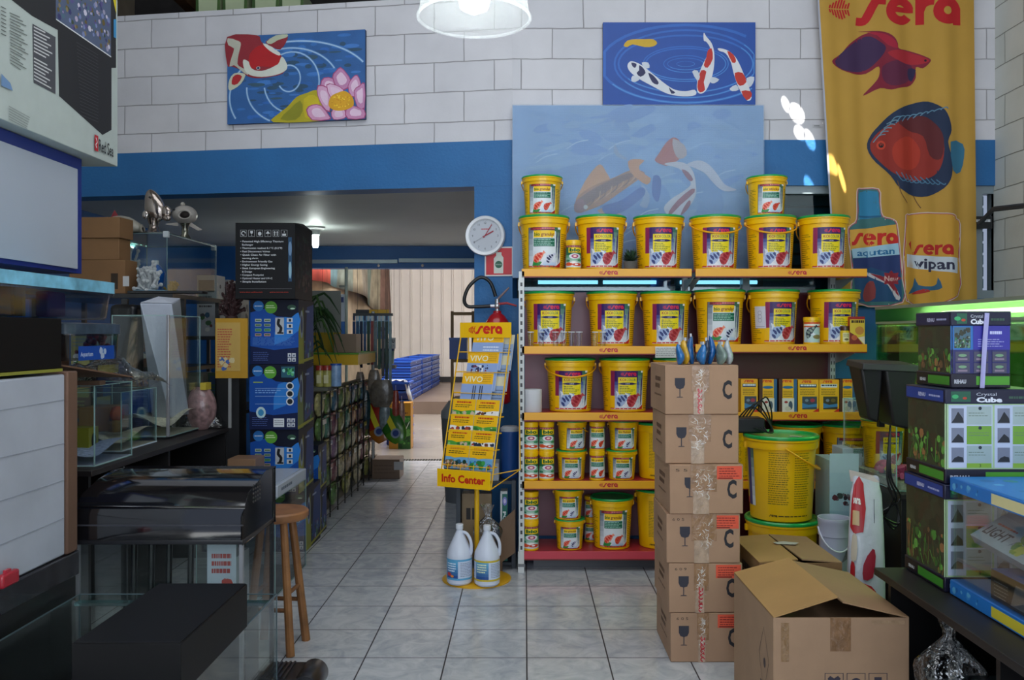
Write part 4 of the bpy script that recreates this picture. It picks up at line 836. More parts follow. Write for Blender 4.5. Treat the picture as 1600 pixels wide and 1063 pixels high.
MB().box(0, .212, -.006, 0, 0, .215, '#e0dcd8').build('sign_plate', PR, t, smooth=0); a = Art(); a.rect(.010, .010, .202, .205, '#c62a34'); a.poly([(.068, .02), (.138, .02), (.14, .135), (.125, .155), (.125, .175), (.085, .175), (.085, .15), (.068, .13)], '#cfd6cc', 0); a.ell(.104, .085, .027, .027, '#0d5a3c'); a.text('EXTINTOR', .104, .081, .008, '#dfe8e0', align='c', w=.042); a.text('EXTINTOR', .195, .012, .007, '#8a1c22', align='r', w=.06)
a.mesh(flat(0, -.0066, 0)).build('sign_print', PR, t, smooth=0)
# banner
bw0, bw1 = xp(1272, 6.18), xp(1510, 6.18); zb, zt_ = zp(478, 6.18), zp(-60, 6.18); BH = zt_-zb; BWt = bw1-bw0+.05; 
def bgeo(u, v, o=0):     # hanging cloth with soft vertical folds; narrower at the foot
    s = u/BWt; k = 1-v/BH; x = bw0+.0+BWt*s + .14*k*(1-s)+.02*k*s; y = 6.165-.020*math.sin(s*17+.6)*(.6+.4*k)-.012*math.sin(s*41)*(.3+.7*k)-.02*k
    return (x, y-o, zb+v)
t = thing('fish_food_banner', 'tall yellow cloth banner with a red fish, a discus fish and two bottles', 'banner', (0, 0, 0))
bmat = mat(.8, noise=.06, nscale=5)
gb = MB(); gb.grid(lambda u, v: bgeo(u*BWt, v*BH), 100, 30, lambda u, v: '#a5a7b4' if (u < .015) else '#b58c38'); gb.build('banner_cloth', bmat, t)
a = Art(); S = lambda x, y: ((x-1272-(.06*(y)) + 0)*BWt/ (240.), BH-(y+60)*BH/538.)
def q_(px, py): k = (py+60)/538.; s = (xp(px, 6.18)-bw0-.14*k)/(BWt-.14*k+.02*k); return (s*BWt, BH*(1-k))
SS = lambda pts: [q_(*p) for p in pts]
a.T = lambda x, y: q_(x, y)
class FlipArt(Art): pass
# letters in photograph pixels (y down), so flip inside the transform
a.T = lambda x, y: q_(x, 100-y)
a.sera(1292, 100-38, 42, '#b5161c', '#b58c38') if False else None
a.T = lambda x, y: q_(1335+(x)*1.0, 40-y)
a.sera(4, 0, 43, '#b2141c', '#b58c38', fish=False)
a.T = lambda x, y: q_(1290+x, 34-y)
for i in range(8):
    t_ = i/7; hh = [6, 10, 13, 15, 16, 14, 8, 10][i]
    for sg in (1, -1): a.tri([[(2+i*4.2, 18+sg*.8), (4.8+i*4.2, 18+sg*.8), (4.8+i*4.2+hh*.28, 18+sg*hh), (2+i*4.2+hh*.28, 18+sg*hh)]], '#b2141c'); a.k -= .8
a.k += 1; a.T = lambda x, y: q_(x, y)
a.poly([(1297, 98), (1312, 86), (1326, 70), (1345, 56), (1358, 52), (1340, 50), (1352, 50), (1380, 52), (1394, 60), (1400, 70), (1402, 78), (1420, 80), (1440, 88), (1452, 94), (1450, 100), (1440, 108), (1430, 106), (1430, 122), (1422, 134), (1408, 138), (1390, 142), (1372, 140), (1348, 150), (1360, 136), (1370, 122), (1370, 106), (1352, 116), (1330, 116), (1308, 108)], '#7c1a30', 3)
a.poly([(1302, 98), (1330, 70), (1352, 58), (1370, 66), (1382, 78), (1366, 100), (1348, 112), (1320, 112)], '#3a2248', 3); a.poly([(1376, 106), (1400, 96), (1424, 104), (1420, 126), (1396, 136), (1378, 128)], '#5a1c3a', 3)
a.poly([(1384, 84), (1410, 80), (1440, 90), (1450, 97), (1432, 102), (1404, 98)], '#a3202c', 3); a.ell(1444, 96, 2, 2, '#1c1020'); a.poly([(1418, 108), (1430, 110), (1424, 128), (1418, 122)], '#241c40', 2); a.poly([(1352, 52), (1380, 55), (1396, 66), (1400, 78), (1384, 72), (1368, 58)], '#a01c34', 2)
a.poly([(1354, 232), (1358, 214), (1370, 198), (1392, 178), (1420, 164), (1448, 160), (1468, 170), (1478, 186), (1482, 206), (1476, 224), (1482, 250), (1482, 276), (1470, 296), (1446, 308), (1424, 306), (1402, 296), (1388, 276), (1366, 256)], '#1c2c48', 3)
a.poly([(1358, 232), (1364, 214), (1382, 200), (1410, 190), (1440, 186), (1460, 200), (1470, 224), (1468, 256), (1456, 276), (1424, 284), (1396, 274), (1370, 254)], '#8e2a20', 3)
a.poly([(1400, 192), (1436, 182), (1460, 196), (1470, 220), (1466, 250), (1450, 244), (1440, 214), (1416, 204)], '#5a1e22', 3); a.poly([(1394, 226), (1420, 214), (1436, 236), (1430, 262), (1406, 266), (1392, 250)], '#a8321e', 3)
for k in range(9): a.stroke([(1386+k*10, 198-k*3.2), (1394+k*10, 186-k*2), (1404+k*9, 184-k*1.4)], 1.6, '#5a8098', sm=3); a.stroke([(1396+k*8, 270+k*1.5), (1406+k*8, 284+k*.8), (1416+k*7, 280+k)], 1.6, '#46708c', sm=3)
for k in range(5): a.stroke([(1362+k*5, 224-k*7), (1370+k*6, 214-k*6), (1380+k*5, 212-k*5)], 1.5, '#6a8a9a', sm=3)
a.ell(1373, 229, 7, 7, '#c0402a'); a.ell(1373, 229, 4, 4, '#1c1418'); a.poly([(1480, 224), (1502, 226), (1504, 246), (1498, 270), (1484, 268)], '#2f6a86', 2)
a.stroke([(1398, 284), (1404, 304), (1414, 318)], 1.2, '#6a4a2a', sm=3); a.stroke([(1426, 306), (1432, 318), (1437, 326)], 1.2, '#6a4a2a', sm=3)
# bottle and tub printed at the foot
def outl(pts, c0='#a84a56', c1='#c9b9ac'): a.stroke(pts, 5, c1, closed=True); a.stroke(pts, 2.4, c0, closed=True)
bot = cr([(1327, 355), (1337, 344), (1338, 302), (1344, 297), (1368, 298), (1370, 318), (1374, 340), (1392, 346), (1397, 360), (1402, 420), (1404, 472), (1334, 472), (1330, 420), (1324, 366)], 3)
outl(bot); a.poly(bot, '#3c6c6c'); a.poly([(1340, 302), (1354, 298), (1368, 301), (1373, 340), (1340, 344)], '#2d7ea4', 1); a.rect(1340, 338, 1373, 341, '#1f5c80')
a.poly([(1325, 360), (1350, 358), (1396, 352), (1399, 384), (1326, 392)], '#d0a040', 0); a.T = lambda x, y: q_(1328+x, 384-y); a.sera(0, 0, 19, '#c0261e', '#d0a040', fish=False); a.T = lambda x, y: q_(x, y)
a.poly([(1328, 390), (1399, 381), (1401, 400), (1330, 404)], '#9cc3d4'); a.poly([(1330, 405), (1401, 399), (1404, 472), (1334, 472)], '#24386a'); a.T = lambda x, y: q_(1336+x, 401-y-x*.06); a.text('aqutan', 0, 0, 10, '#1d6a9a', w=58, bold=.02); a.T = lambda x, y: q_(x, y); a.poly([(1332, 430), (1360, 418), (1403, 436), (1404, 472), (1334, 472)], '#1d4a70'); a.poly([(1356, 426), (1388, 440), (1402, 466), (1395, 468), (1382, 446), (1352, 430)], '#c3bfc0', 2); a.poly([(1358, 427), (1390, 441), (1400, 464), (1384, 446)], '#8e2430', 2)
a.poly([(1345, 462), (1352, 444), (1364, 440), (1366, 466), (1350, 472)], '#8a3c3a', 2); st = []
for i in range(16): rad = 11 if i % 2 else 16; st.append((1388+rad*math.cos(PI*i/8), 436+rad*.8*math.sin(PI*i/8)))
a.poly(st, '#8e2430'); a.T = lambda x, y: q_(1377+x, 440-y); a.text('New', 0, 0, 8, '#d0a8a0', w=22, bold=.03); a.T = lambda x, y: q_(x, y)
tub = cr([(1412, 350), (1417, 338), (1446, 335), (1484, 338), (1488, 344), (1496, 352), (1494, 400), (1490, 462), (1412, 470)], 3); outl(tub); a.poly(tub, '#c99634'); a.poly([(1412, 398), (1492, 404), (1491, 428), (1412, 418)], '#c3cbd2'); a.T = lambda x, y: q_(1427+x, 419-y+x*.05); a.text('vipan', 0, 0, 16, '#2c2c44', w=58, bold=.03); a.T = lambda x, y: q_(1424+x, 399-y); a.sera(0, 0, 16, '#b0201c', '#c99634', fish=False); a.T = lambda x, y: q_(x, y)
a.poly([(1416, 382), (1421, 377), (1421, 392)], '#b0201c'); a.poly([(1414, 460), (1424, 448), (1428, 434), (1434, 446), (1452, 448), (1460, 444), (1462, 434), (1468, 450), (1456, 454), (1430, 456)], '#2f5f80', 2); a.poly([(1420, 460), (1440, 452), (1450, 456), (1432, 460)], '#b0302a', 2)
a.ell(1283, 194, .8, .4, '#ffffff')
gb = MB(); cuts = [BWt*k/100 for k in range(1, 100)]
a.mesh(lambda u, v, o: bgeo(u, v, o+.0015), cuts=cuts, mb=gb); gb.build('banner_print', bmat, t, smooth=0)
sh_ = thing('small_sign', 'tiny white tag stuck on the wall left of the banner', 'sticker', P(1276, 197, 6.245)); MB().box(-.03, .03, -.002, 0, -.01, .012, '#b9b9bd').build('sticker_plate', PR, sh_, smooth=0); Art().rect(-.02, -.003, .02, .004, '#77787c').mesh(flat(0, -.0024, 0)).build('sticker_print', PR, sh_, smooth=0)
# ---------------------------------------------------------------- info rack, jugs, extinguisher, things at the pillar
YW = mat(.35, coat=.2)
rk = thing('leaflet_rack', 'yellow wire leaflet stand with magazines, red lettered signs and round base', 'leaflet rack', (xp(745, 5.58), 5.58, 0), R(-25))
MB().lathe([(.225, 0), (.225, .006), (.21, .012), (.03, .016)], '#d9a412', seg=40).build('base', YW, rk)
MB().lathe([(.016, .012), (.016, .66)], '#eab510', seg=16, cx=0, cy=0).build('pole', YW, rk)
def wire(name, segs, r=.004): 
    for sg in segs: MB().tube(sg, r, '#eab510', 6).build(name, YW, rk)
bcx, tcx = .04, .035; hb, ht = .185, .185
bl_, br__ = Vector((bcx-hb, -.235, .64)), Vector((bcx+hb, -.235, .64)); tl_, tr_ = Vector((tcx-ht, .06, 1.60)), Vector((tcx+ht, .06, 1.60))
wire('side_wire', [[bl_, tl_], [br__, tr_], [tl_+Vector((0, .10, 0)), Vector((tcx-ht, .16, .70)), bl_], [tr_+Vector((0, .10, 0)), Vector((tcx+ht, .20, .70)), br__]], .0045)
wire('cross_wire', [[Vector((bcx-.15, -.235, .64)), Vector((0, 0, .66)), Vector((bcx+.15, -.235, .64))], [Vector((tcx-ht, .16, .70)), Vector((0, 0, .66)), Vector((tcx+ht, .20, .70))]])
def lv(t, x, o=0):      # point on the leaning front, t 0..1 upwards, x -1..1
    a_ = bl_.lerp(tl_, t); b_ = br__.lerp(tr_, t); return a_.lerp(b_, (x+1)/2)+Vector((0, o, 0))
for t_ in (.13, .24, .345, .45, .60, .74, .875): wire('cross_wire', [[lv(t_, -1), lv(t_, -1, .05)+Vector((0, 0, 0)), lv(t_, 1, .05), lv(t_, 1), lv(t_, -1)]], .003)
for x in (-.75, -.25, .25, .75): wire('front_bar', [[lv(.03, x, -.005), lv(.14, x, -.005)]], .003)
sg = MB(); sg.M = Matrix.Translation((bcx, -.25, .635)); sg.box(-hb-.004, hb+.004, -.003, .003, 0, .112, '#f4bf0c'); s_ = sg.build('info_sign', YW, rk, bevel=.001)
a = Art(); a.text('Info Center', 0, .034, .048, '#c42a18', align='c', w=.31, bold=.035); a.mesh(flat(bcx, -.2545, .635)).build('sign_lettering', PR, rk, smooth=0)
sg = MB(); sg.box(tcx-ht-.004, tcx+ht+.004, .05, .056, 1.575, 1.675, '#f4bf0c'); sg.build('brand_sign', YW, rk, bevel=.001)
a = Art(); a.sera(-.125, .025, .052, '#d0281c', '#f4bf0c'); a.mesh(flat(tcx, .0485, 1.575)).build('sign_lettering', PR, rk, smooth=0)
def leaflet(name, label, cat, art, w, h, x, t0, group, off=.012, tilt=.28, c='#d8d8d2'):
    p = lv(t0, 0, off); o = thing(name, label, cat, rk.matrix_basis @ (p+Vector((x, 0, .004))), R(-25), group); g_ = MB()
    g_.hexa([(0, 0, 0), (w, 0, 0), (w, .006, 0), (0, .006, 0)], [(0, h*tilt, h), (w, h*tilt, h), (w, h*tilt+.006, h), (0, h*tilt+.006, h)], c); g_.build('pages', PRM, o, smooth=0)
    art.mesh(lambda u, v, q: (u, v*tilt-q-.0008, v)).build('cover_print', PR, o, smooth=0)
rk.matrix_basis = Matrix.LocRotScale(rk.location, rk.rotation_euler, None)
w_, h_ = .225, .25
for i, (t0, lb) in enumerate(((.47, 'lowest'), (.61, 'middle'), (.75, 'topmost'))):
    a = Art(); a.rect(0, 0, w_, h_, '#8fa6d2'); a.rect(0, h_*.72, w_, h_, '#f0b414'); a.text('VIVO', .015, h_*.77, .038, '#e9e6c4', w=.135, bold=.01); a.lines(.15, .215, h_*.76, h_*.96, 4, '#b98a14')
    if i == 0:
        for x in (.085, .10, .135, .15): a.rect(x, 0, x+.008, .17, '#3a4258')
    if i == 1: a.blobs(.03, .04, .16, .17, 60, .008, ['#2a3358', '#5a2a48', '#8c3a4a', '#e2e6ee'], 4)
    if i == 2: a.lines(.08, .2, .1, .16, 3, '#dde4f2'); a.ell(.05, .08, .03, .02, '#c3cfe6')
    leaflet('magazine', 'blue and yellow magazine, %s in the leaflet rack' % lb, 'magazine', a, w_, h_, -.13+.02*i, t0, 'magazines in the leaflet rack')
    a2 = Art(); a2.rect(0, 0, .12, .23, '#93a8c8'); a2.lines(.01, .11, .05, .15, 6, '#5a6a88'); a2.rect(0, .17, .12, .23, '#d8d0b0')
    leaflet('catalogue', 'pale blue catalogue behind the %s blue and yellow magazine' % lb, 'magazine', a2, .12, .23, .055+.01*i, t0, 'catalogues behind the magazines', off=.04)
w_, h_ = .168, .145
for r_, t0 in enumerate((.10, .20, .30, .40)):
    for s_ in (0, 1):
        a = Art(); a.rect(0, 0, w_, h_, '#f2b90c'); a.lines(.03, .14, h_*.80, h_*.9, 1, '#c43a18', .7, 3+s_, .1); a.lines(.02, .15, h_*.62, h_*.78, 2, '#6a5a14', .5, 5+r_+s_, .3)
        if r_ == 0: a.rect(0, 0, w_, h_*.5, '#6fa6cc'); a.blobs(0, 0, w_, h_*.42, 40, .014, ['#1c3c2a', '#3a6a38', '#8a5a3a', '#c8a688', '#2a5a78'] if s_ == 0 else ['#2a7a3a', '#3f9a4a', '#2a6ab0', '#c83a2a', '#58a8c8'], r_+s_)
        else: a.rect(0, 0, w_, h_*.52, ['#e9e6de', '#4f9a3a'][(s_+r_) % 2]); a.blobs(.0, 0, w_, h_*.5, 26, .012, [['#c8b29a', '#2f6f2c', '#8ab86a'], ['#1c2a44', '#a8402a', '#e8e4de', '#6a3a2a']][(s_+r_+1) % 2], r_*3+s_)
        a.poly([(0, h_*.56), (w_*.4, h_*.46), (w_, h_*.56), (w_, h_*.62), (0, h_*.62)], '#f2b90c')
        leaflet('leaflet', 'yellow leaflet with photo strip, %s one of row %s from the bottom of the rack' % (('left', 'right')[s_], ('one', 'two', 'three', 'four')[r_]), 'leaflet', a, w_, h_, -.172+s_*.172, t0+.005, 'yellow leaflets in the rack', tilt=.22)
# jugs
def jug(label, px, Y, c1, rz):
    t = thing('chemical_jug', label, 'jug', (xp(px, Y), Y, .014), rz)
    MB().lathe([(.070, 0), (.080, .012), (.081, .17), (.078, .205), (.060, .245), (.028, .315), (.020, .335), (.020, .345)], '#d3d9e6', seg=32).build('jug_body', mat(.35, spec=.5), t)
    MB().lathe([(.023, .342), (.024, .344), (.024, .372), (.021, .375)], '#dfe3ea', seg=24).build('cap', mat(.35), t)
    MB().tube(cr([(.018, 0, .325), (.052, 0, .315), (.078, 0, .27), (.082, 0, .21), (.076, 0, .185)], 4, False), .010, '#d0d6e4', 10).build('handle', mat(.35), t)
    a = Art(); w_ = .30; a.rect(0, 0, w_, .13, '#c9d6ea'); a.rect(.0, .118, w_, .13, c1); a.rect(0, 0, w_, .012, c1); a.grad(.085, .012, .175, .118, '#123a8c', '#5fb0d8' if c1[1] == '5' else '#6ab4d2', 6); a.lines(.095, .165, .05, .11, 4, '#e8f0c8' if c1[1] != '5' else '#e0f0ff', .5, 3); a.lines(.19, .27, .02, .11, 9, '#8a93a8', .4, 5); a.lines(.01, .075, .02, .11, 9, '#8a93a8', .4, 6)
    if c1[1] == '5': a.ell(.11, .035, .018, .012, '#c83a3a'); a.ell(.135, .025, .012, .008, '#e88a3a')
    f0 = bent(.0815, .0812, 1, 0, w_, 0); a.mesh(lambda u, v, o: f0(u, v+.035, o), cuts=[w_*k/16 for k in range(1, 16)]).build('label', PR, t, smooth=0)
jug('white plastic jug with pale blue label, left one on the rack base', 718, 5.45, '#5aa6d0', R(-20)); jug('white plastic jug with yellow striped label, right one on the rack base', 761, 5.42, '#d0b838', R(175) if False else R(-8))
# extinguisher
t = thing('fire_extinguisher', 'red fire extinguisher with black hose hanging on the blue pillar', 'fire extinguisher', (xp(777, 6.14), 6.14, 1.10))
MB().lathe([(.08, 0), (.095, .012), (.097, .05), (.097, .52), (.085, .585), (.055, .63), (.03, .65), (.028, .665)], '#a8141f', seg=32).build('cylinder', mat(.25, coat=.4), t)
a = Art(); a.rect(0, 0, .16, .09, '#b8c0b8'); a.lines(.01, .15, .0, .085, 4, '#4a5a50'); f0 = bent(.098, .098, 1, 0, .16, .1); a.mesh(lambda u, v, o: f0(u, v+.47, o), cuts=[.02*k for k in range(1, 8)]).build('label', PR, t, smooth=0)
a = Art(); a.rect(0, 0, .16, .2, '#c3c6c2'); a.lines(.01, .15, .06, .19, 7, '#3a3a3a'); a.rect(.09, .0, .15, .05, '#1c7a4a'); a.mesh(lambda u, v, o: f0(u, v+.22, o), cuts=[.02*k for k in range(1, 8)]).build('label', PR, t, smooth=0)
mv = MB().tube([(0, 0, .66), (0, 0, .75)], .018, '#b0b2b6', 12); mv.ball((0, -.022, .70), .02, '#dcdcdc', 12, 8); mv.tube([(-.06, -.01, .70), (0, -.01, .70)], .012, '#c3c4c8', 10); mv.build('valve', mat(.3, metal=.8), t)
MB().tube([(0, 0, .745), (.03, -.02, .775), (.085, -.05, .83)], [.008, .009, .006], '#b8a0a0', 8).build('lever', mat(.3, metal=.6), t); MB().tube([(.01, -.015, .715), (.07, -.03, .72), (.14, -.05, .70)], [.010, .009, .006], '#b04a50', 8).build('carry_handle', mat(.3, metal=.5), t)
MB().tube(cr([(-.05, -.01, .70), (-.15, -.02, .695), (-.215, -.02, .70), (-.235, -.03, .75), (-.20, -.03, .84), (-.12, -.02, .905), (-.05, -.01, .87), (-.012, 0, .77)], 6, False), .013, '#16171a', 12).build('hose', mat(.4), t)
# low metal stand with boxes at the pillar
t = thing('metal_stand', 'dark grey low metal stand at the pillar foot behind the jugs', 'stand', (xp(755, 5.95), 5.95, 0)); o = MB(); x0, x1 = xp(712, 5.8)-t.location.x, xp(806, 5.8)-t.location.x
for x in (x0, x1-.03): MB().box(x, x+.03, -.12, .17, 0, .60, '#3a4048').build('side_panel', mat(.5), t, bevel=.002)
for z in (.0, .555): MB().box(x0+.03, x1-.03, -.12, .17, z+.02, z+.04, '#30353c').build('board', mat(.5), t, smooth=0)
wx = xp(755, 5.9)
t = thing('white_box', 'white carton lying on the low stand under the leaflet rack', 'box', (wx-.02, 5.93, .597)); MB().box(-.13, .13, -.1, .1, 0, .12, '#aeb2ba').build('box_body', PRM, t, bevel=.003); Art().rect(-.1, .0, .1, .002, '#888a90').mesh(flat(0, -.101, .06)).build('tape', PRM, t, smooth=0)
t = thing('blue_barrel', 'dark blue plastic barrel on the stand behind the leaflet rack', 'barrel', (xp(797, 5.98), 5.98, .597)); MB().lathe([(.06, 0), (.065, .01), (.068, .28), (.071, .29), (.071, .32), (.06, .33)], '#1c4f96', seg=28).build('barrel_body', mat(.4), t); MB().lathe([(.066, .32), (.068, .345), (.05, .36)], '#c8ccd0', seg=24).build('lid', mat(.3), t)
a = Art(); a.rect(0, 0, .2, .40, '#8c7658'); a.rect(.03, .28, .06, .36, '#262320'); a.rect(.07, .28, .09, .36, '#262320'); a.lines(.02, .18, .04, .1, 3, '#6a583e')
carton('cardboard_box', 'brown carton standing inside the low stand behind the yellow pole', 'box', xp(722, 5.9), xp(768, 5.9), 5.88, 6.0, .042, .50, '#8c7658', a)
a = Art(); a.rect(0, 0, .048, .46, '#d8dcd8'); a.rect(.012, 0, .048, .46, '#0f6a5c'); a.ell(.03, .41, .016, .03, '#7c80c8'); a.ell(.03, .41, .008, .016, '#d8d0f0')
T0 = a.T; a.T = lambda x, y: (.042-y, .36-x); a.text('PONDRX', 0, .003, .02, '#e8f0ee', w=.19, bold=.03) if False else None; a.T = lambda x, y: (.018+y, .34-x); a.text('POND', 0, 0, .020, '#e8f0ee', w=.15, bold=.04); a.T = T0
carton('pond_product_box', 'slim green and white product box standing upright in the low stand', 'box', xp(782, 5.88), xp(793, 5.88), 5.86, 5.98, .042, .52, '#c9cfcc', a)
t = thing('cardboard_sheet', 'bent brown cardboard sheet leaning in front of the low stand', 'cardboard', (xp(792, 5.72), 5.72, .0)); g_ = MB().hexa([(-.05, 0, .06), (.055, .02, .13), (.055, .028, .13), (-.05, .008, .06)], [(-.05, .03, .33), (.055, .03, .42), (.055, .038, .42), (-.05, .038, .33)], '#6e5540'); g_.build('sheet', PRM, t, smooth=0); MB().hexa([(-.05, 0, 0), (-.03, 0, 0), (-.03, .03, 0), (-.05, .03, 0)], [(-.05, .0, .07), (-.03, .004, .08), (-.03, .03, .08), (-.05, .03, .07)], '#5c4634').build('flap', PRM, t, smooth=0)
def blob_bag(name, label, loc, sx, sy, sz, mat_, neck=True, c='#ffffff', seed=1, cat='plastic bag'):
    rr = random.Random(seed); t = thing(name, label, cat, loc); ph = [rr.uniform(0, 6) for _ in range(6)]
    def fn(u, v):
        a_ = 2*PI*u; k = v; r = (math.sin(min(1, k*1.25+.12)*PI*.55)*(1 if k < .62 else max(.12, 1-(k-.62)*4.2)) if k < .83 else .12+.35*(k-.83)/.17)
        r *= 1+.10*math.sin(a_*3+ph[0]+k*4)+.07*math.sin(a_*7+ph[1])+.04*math.sin(a_*13+k*9+ph[2]); return (sx*r*math.cos(a_), sy*r*math.sin(a_), sz*k)
    MB().grid(fn, 40, 22, c).build('bag_film', mat_, t, smooth=50); return t
bb = blob_bag('plastic_bag', 'clear knotted plastic bag of pebbles hanging in the low stand', (xp(762, 5.80), 5.76, .03), .10, .06, .42, WRAP, seed=2)
MB().lathe([(.06, .005), (.075, .05), (.06, .11), (.02, .16)], '#54565e', seg=14).build('bag_contents', mat(.7, noise=.5, nscale=60), bb)
# things right of the opening, inside the inner room
t = thing('grey_bin', 'grey rounded plastic bin standing in the inner doorway behind the rack', 'bin', P(722, 640, 8.2)); t.location.z = 0; MB().lathe([(.16, 0), (.19, .6), (.20, .80), (.18, .83)], '#5b6066', seg=24).build('bin_body', mat(.5), t); MB().lathe([(.205, .80), (.20, .86), (.13, .96), (.02, 1.0)], '#84898e', seg=24).build('bin_lid', mat(.35), t)
t = thing('wooden_rack', 'tall narrow wooden rack seen behind the leaflet stand', 'rack', (xp(722, 9), 9.0, 0)); 
for x in (-.12, .10): MB().box(x, x+.03, 0, .03, 0, 1.84, '#8f7350').build('post', PRM, t, smooth=0)
for z in (.4, .9, 1.3, 1.8): MB().box(-.09, .10, 0, .25, z, z+.03, '#9a7c54').build('rail', PRM, t, smooth=0)
t = thing('blue_crate', 'blue plastic crate standing on the rack beside the leaflet stand', 'crate', (xp(716, 8.9)-.02, 8.97, 1.335)); MB().box(-.08, .10, .02, .2, 0, .22, '#1c4a9a').build('crate_body', mat(.4), t); MB().box(-.085, .105, .015, .205, .2, .225, '#2456a8').build('crate_rim', mat(.4), t)

# ---------------------------------------------------------------- stack of glass-marked cartons
CB = mat(.75, noise=.10, nscale=5, bump=.08, bscale=60); TAPE = mat(.18, noise=.25, nscale=30, bump=.5, bscale=35, spec=.7); CBC = '#a9866a'
def goblet(a, x, y, h, c='#33323c'):
    a.poly([(x-.26*h, y+h), (x+.26*h, y+h), (x+.26*h, y+.66*h), (x+.18*h, y+.48*h), (x, y+.42*h), (x-.18*h, y+.48*h), (x-.26*h, y+.66*h)], c); a.rect(x-.025*h, y+.05*h, x+.025*h, y+.45*h, c); a.poly([(x-.18*h, y), (x-.12*h, y+.045*h), (x+.12*h, y+.045*h), (x+.18*h, y)], c)
def glass_carton(label, x0, x1, y0, y1, z0, z1, i, red, num, rz=0):
    w_, h_ = x1-x0, z1-z0; a = Art(); gx_ = [.20, .22, .27, .25, .20, .18][i]*w_; gb_ = Art(); goblet(gb_, gx_, h_*.34, h_*.40); st_ = Art()
    a.text('C', w_*.78, h_*.33, h_*.36, '#26262c', w=w_*.13, bold=.035)
    if red: st_.rect(w_*.64, h_*.70, w_*.98, h_*.97, '#e0583c'); st_.lines(w_*.67, w_*.95, h_*.74, h_*.94, 4, '#8c2c20', .4, i); st_.rect(w_*.66, h_*.71, w_*.86, h_*.735, '#7c2418')
    if num: nm_ = Art(); nm_.text(num, w_*.08, h_*.86, h_*.055, '#3a3028', w=w_*.16)
    tp = Art(); tx = [.36, .32, .28, .34, .34, .36][i]*w_; tw = [.24, .30, .36, .34, .20, .16][i]*w_; tp.rect(tx, h_*.45, tx+tw, h_, '#9a7656'); tp.rect(tx+tw*.1, 0, tx+tw*.7, h_*.46, '#b49a82'); tp.streaks(tx, h_*.2, tx+tw, h_*.99, 34, .035, .004, ['#d8cfc6', '#c9bba8', '#e2dcd6', '#b89c82'], i+3)
    if i in (0, 4, 5): tp.rect(tx+tw*.25, 0, tx+tw*.7, h_*.55, '#b89c86'); [tp.ring(tx+tw*.47, h_*(.06+.085*k_), .006, .012, '#b82c34', .4*k_, 4.8+.4*k_, 10) for k_ in range(6)]; tp.streaks(tx+tw*.25, 0, tx+tw*.7, h_*.55, 14, .025, .005, ['#b82c34', '#c24850', '#d8c8bc'], i)
    sd = Art(); dd = y1-y0; sd.lines(dd*.35, dd*.75, h_*.45, h_*.75, 2, '#6a4c38', .6, 4, .3); sd.lines(dd*.3, dd*.8, h_*.3, h_*.42, 1, '#7a5a44', .3, 6, .1)
    t = carton('glass_carton', label, 'box', x0, x1, y0, y1, z0, z1, CBC, a, sd, 'stacked cartons with a goblet mark', CB, rz, .004)
    cx, cy = (x0+x1)/2, (y0+y1)/2; gb_.mesh(flat(x0-cx, y0-cy-.0006, 0)).build('goblet_mark', PRM, t, smooth=0)
    if red: st_.mesh(flat(x0-cx, y0-cy-.0006, 0)).build('red_sticker', PRM, t, smooth=0)
    if num: nm_.mesh(flat(x0-cx, y0-cy-.0006, 0)).build('handwriting', PRM, t, smooth=0)
    tp.mesh(flat(x0-cx, y0-cy-.0018, 0)).build('packing_tape', TAPE, t, smooth=0)
    MB().box(x0-cx+.004, x1-cx-.004, -.004, .004, h_-.0005, h_+.001, '#5c4634').build('lid_seam', PRM, t, smooth=0)
H6 = .2415; lbs = ['topmost carton of the tall stack, holding blue filter bags', 'second carton from the top of the tall goblet stack', 'third carton from the top, with red sticker and cut goblet mark', 'fourth carton from the top, with torn red sticker', 'second carton from the floor in the tall stack', 'lowest carton of the tall stack, on the floor']
for i in range(6):
    dx, dy = [(-.02, .0), (-.012, .01), (.0, -.01), (-.008, 0), (.0, .0), (.01, 0)][i]; k = 5-i
    glass_carton(lbs[i], .700+dx-.0, 1.058+dx, 4.16+dy, 4.60+dy, k*H6+.001, (k+1)*H6-.001, i, i >= 2, ['', '', '5 5', '6 0 5', '6 0 9', '6 0 5'][i], R([.8, -.6, 1.0, -.5, .4, 0][i]))
rr = random.Random(8)
for i, (px, c) in enumerate(((1057, '#2070b4'), (1066, '#d8a82c'), (1078, '#2462a0'), (1092, '#2878bc'), (1100, '#20304c'), (1109, '#1c68b0'), (1120, '#7c8f86'), (1134, '#b9c3c8'))):
    t = thing('filter_bag', ['first blue', 'second, yellow', 'third, dark blue', 'fourth, bright blue', 'fifth, narrow dark', 'sixth, blue', 'seventh, grey green', 'last, silver'][i]+' plastic wrapped packet standing on the topmost carton', 'packet', (xp(px, 4.3), 4.22+.03*(i % 3), 6*H6+.001), R(rr.uniform(-12, 12)), 'packets on the carton stack')
    hh = .10+.02*(i % 3)
    def fb(u, v, hh=hh, i=i): a_ = 2*PI*u; r = math.sin(PI*(.08+.84*v))**.7; return (.022*r*math.cos(a_)*(1.2-.5*v)+.006*math.sin(v*5+i), .055*r*math.sin(a_)*(1-.3*v), hh*v)
    MB().grid(fb, 16, 8, c).build('packet_body', mat(.2, noise=.35, nscale=22, bump=.8, bscale=25, coat=.6), t, smooth=60); MB().box(-.004, .004, -.02, .02, hh*.97, hh+.012, '#c8ccd0').build('seal', PRM, t, smooth=0)
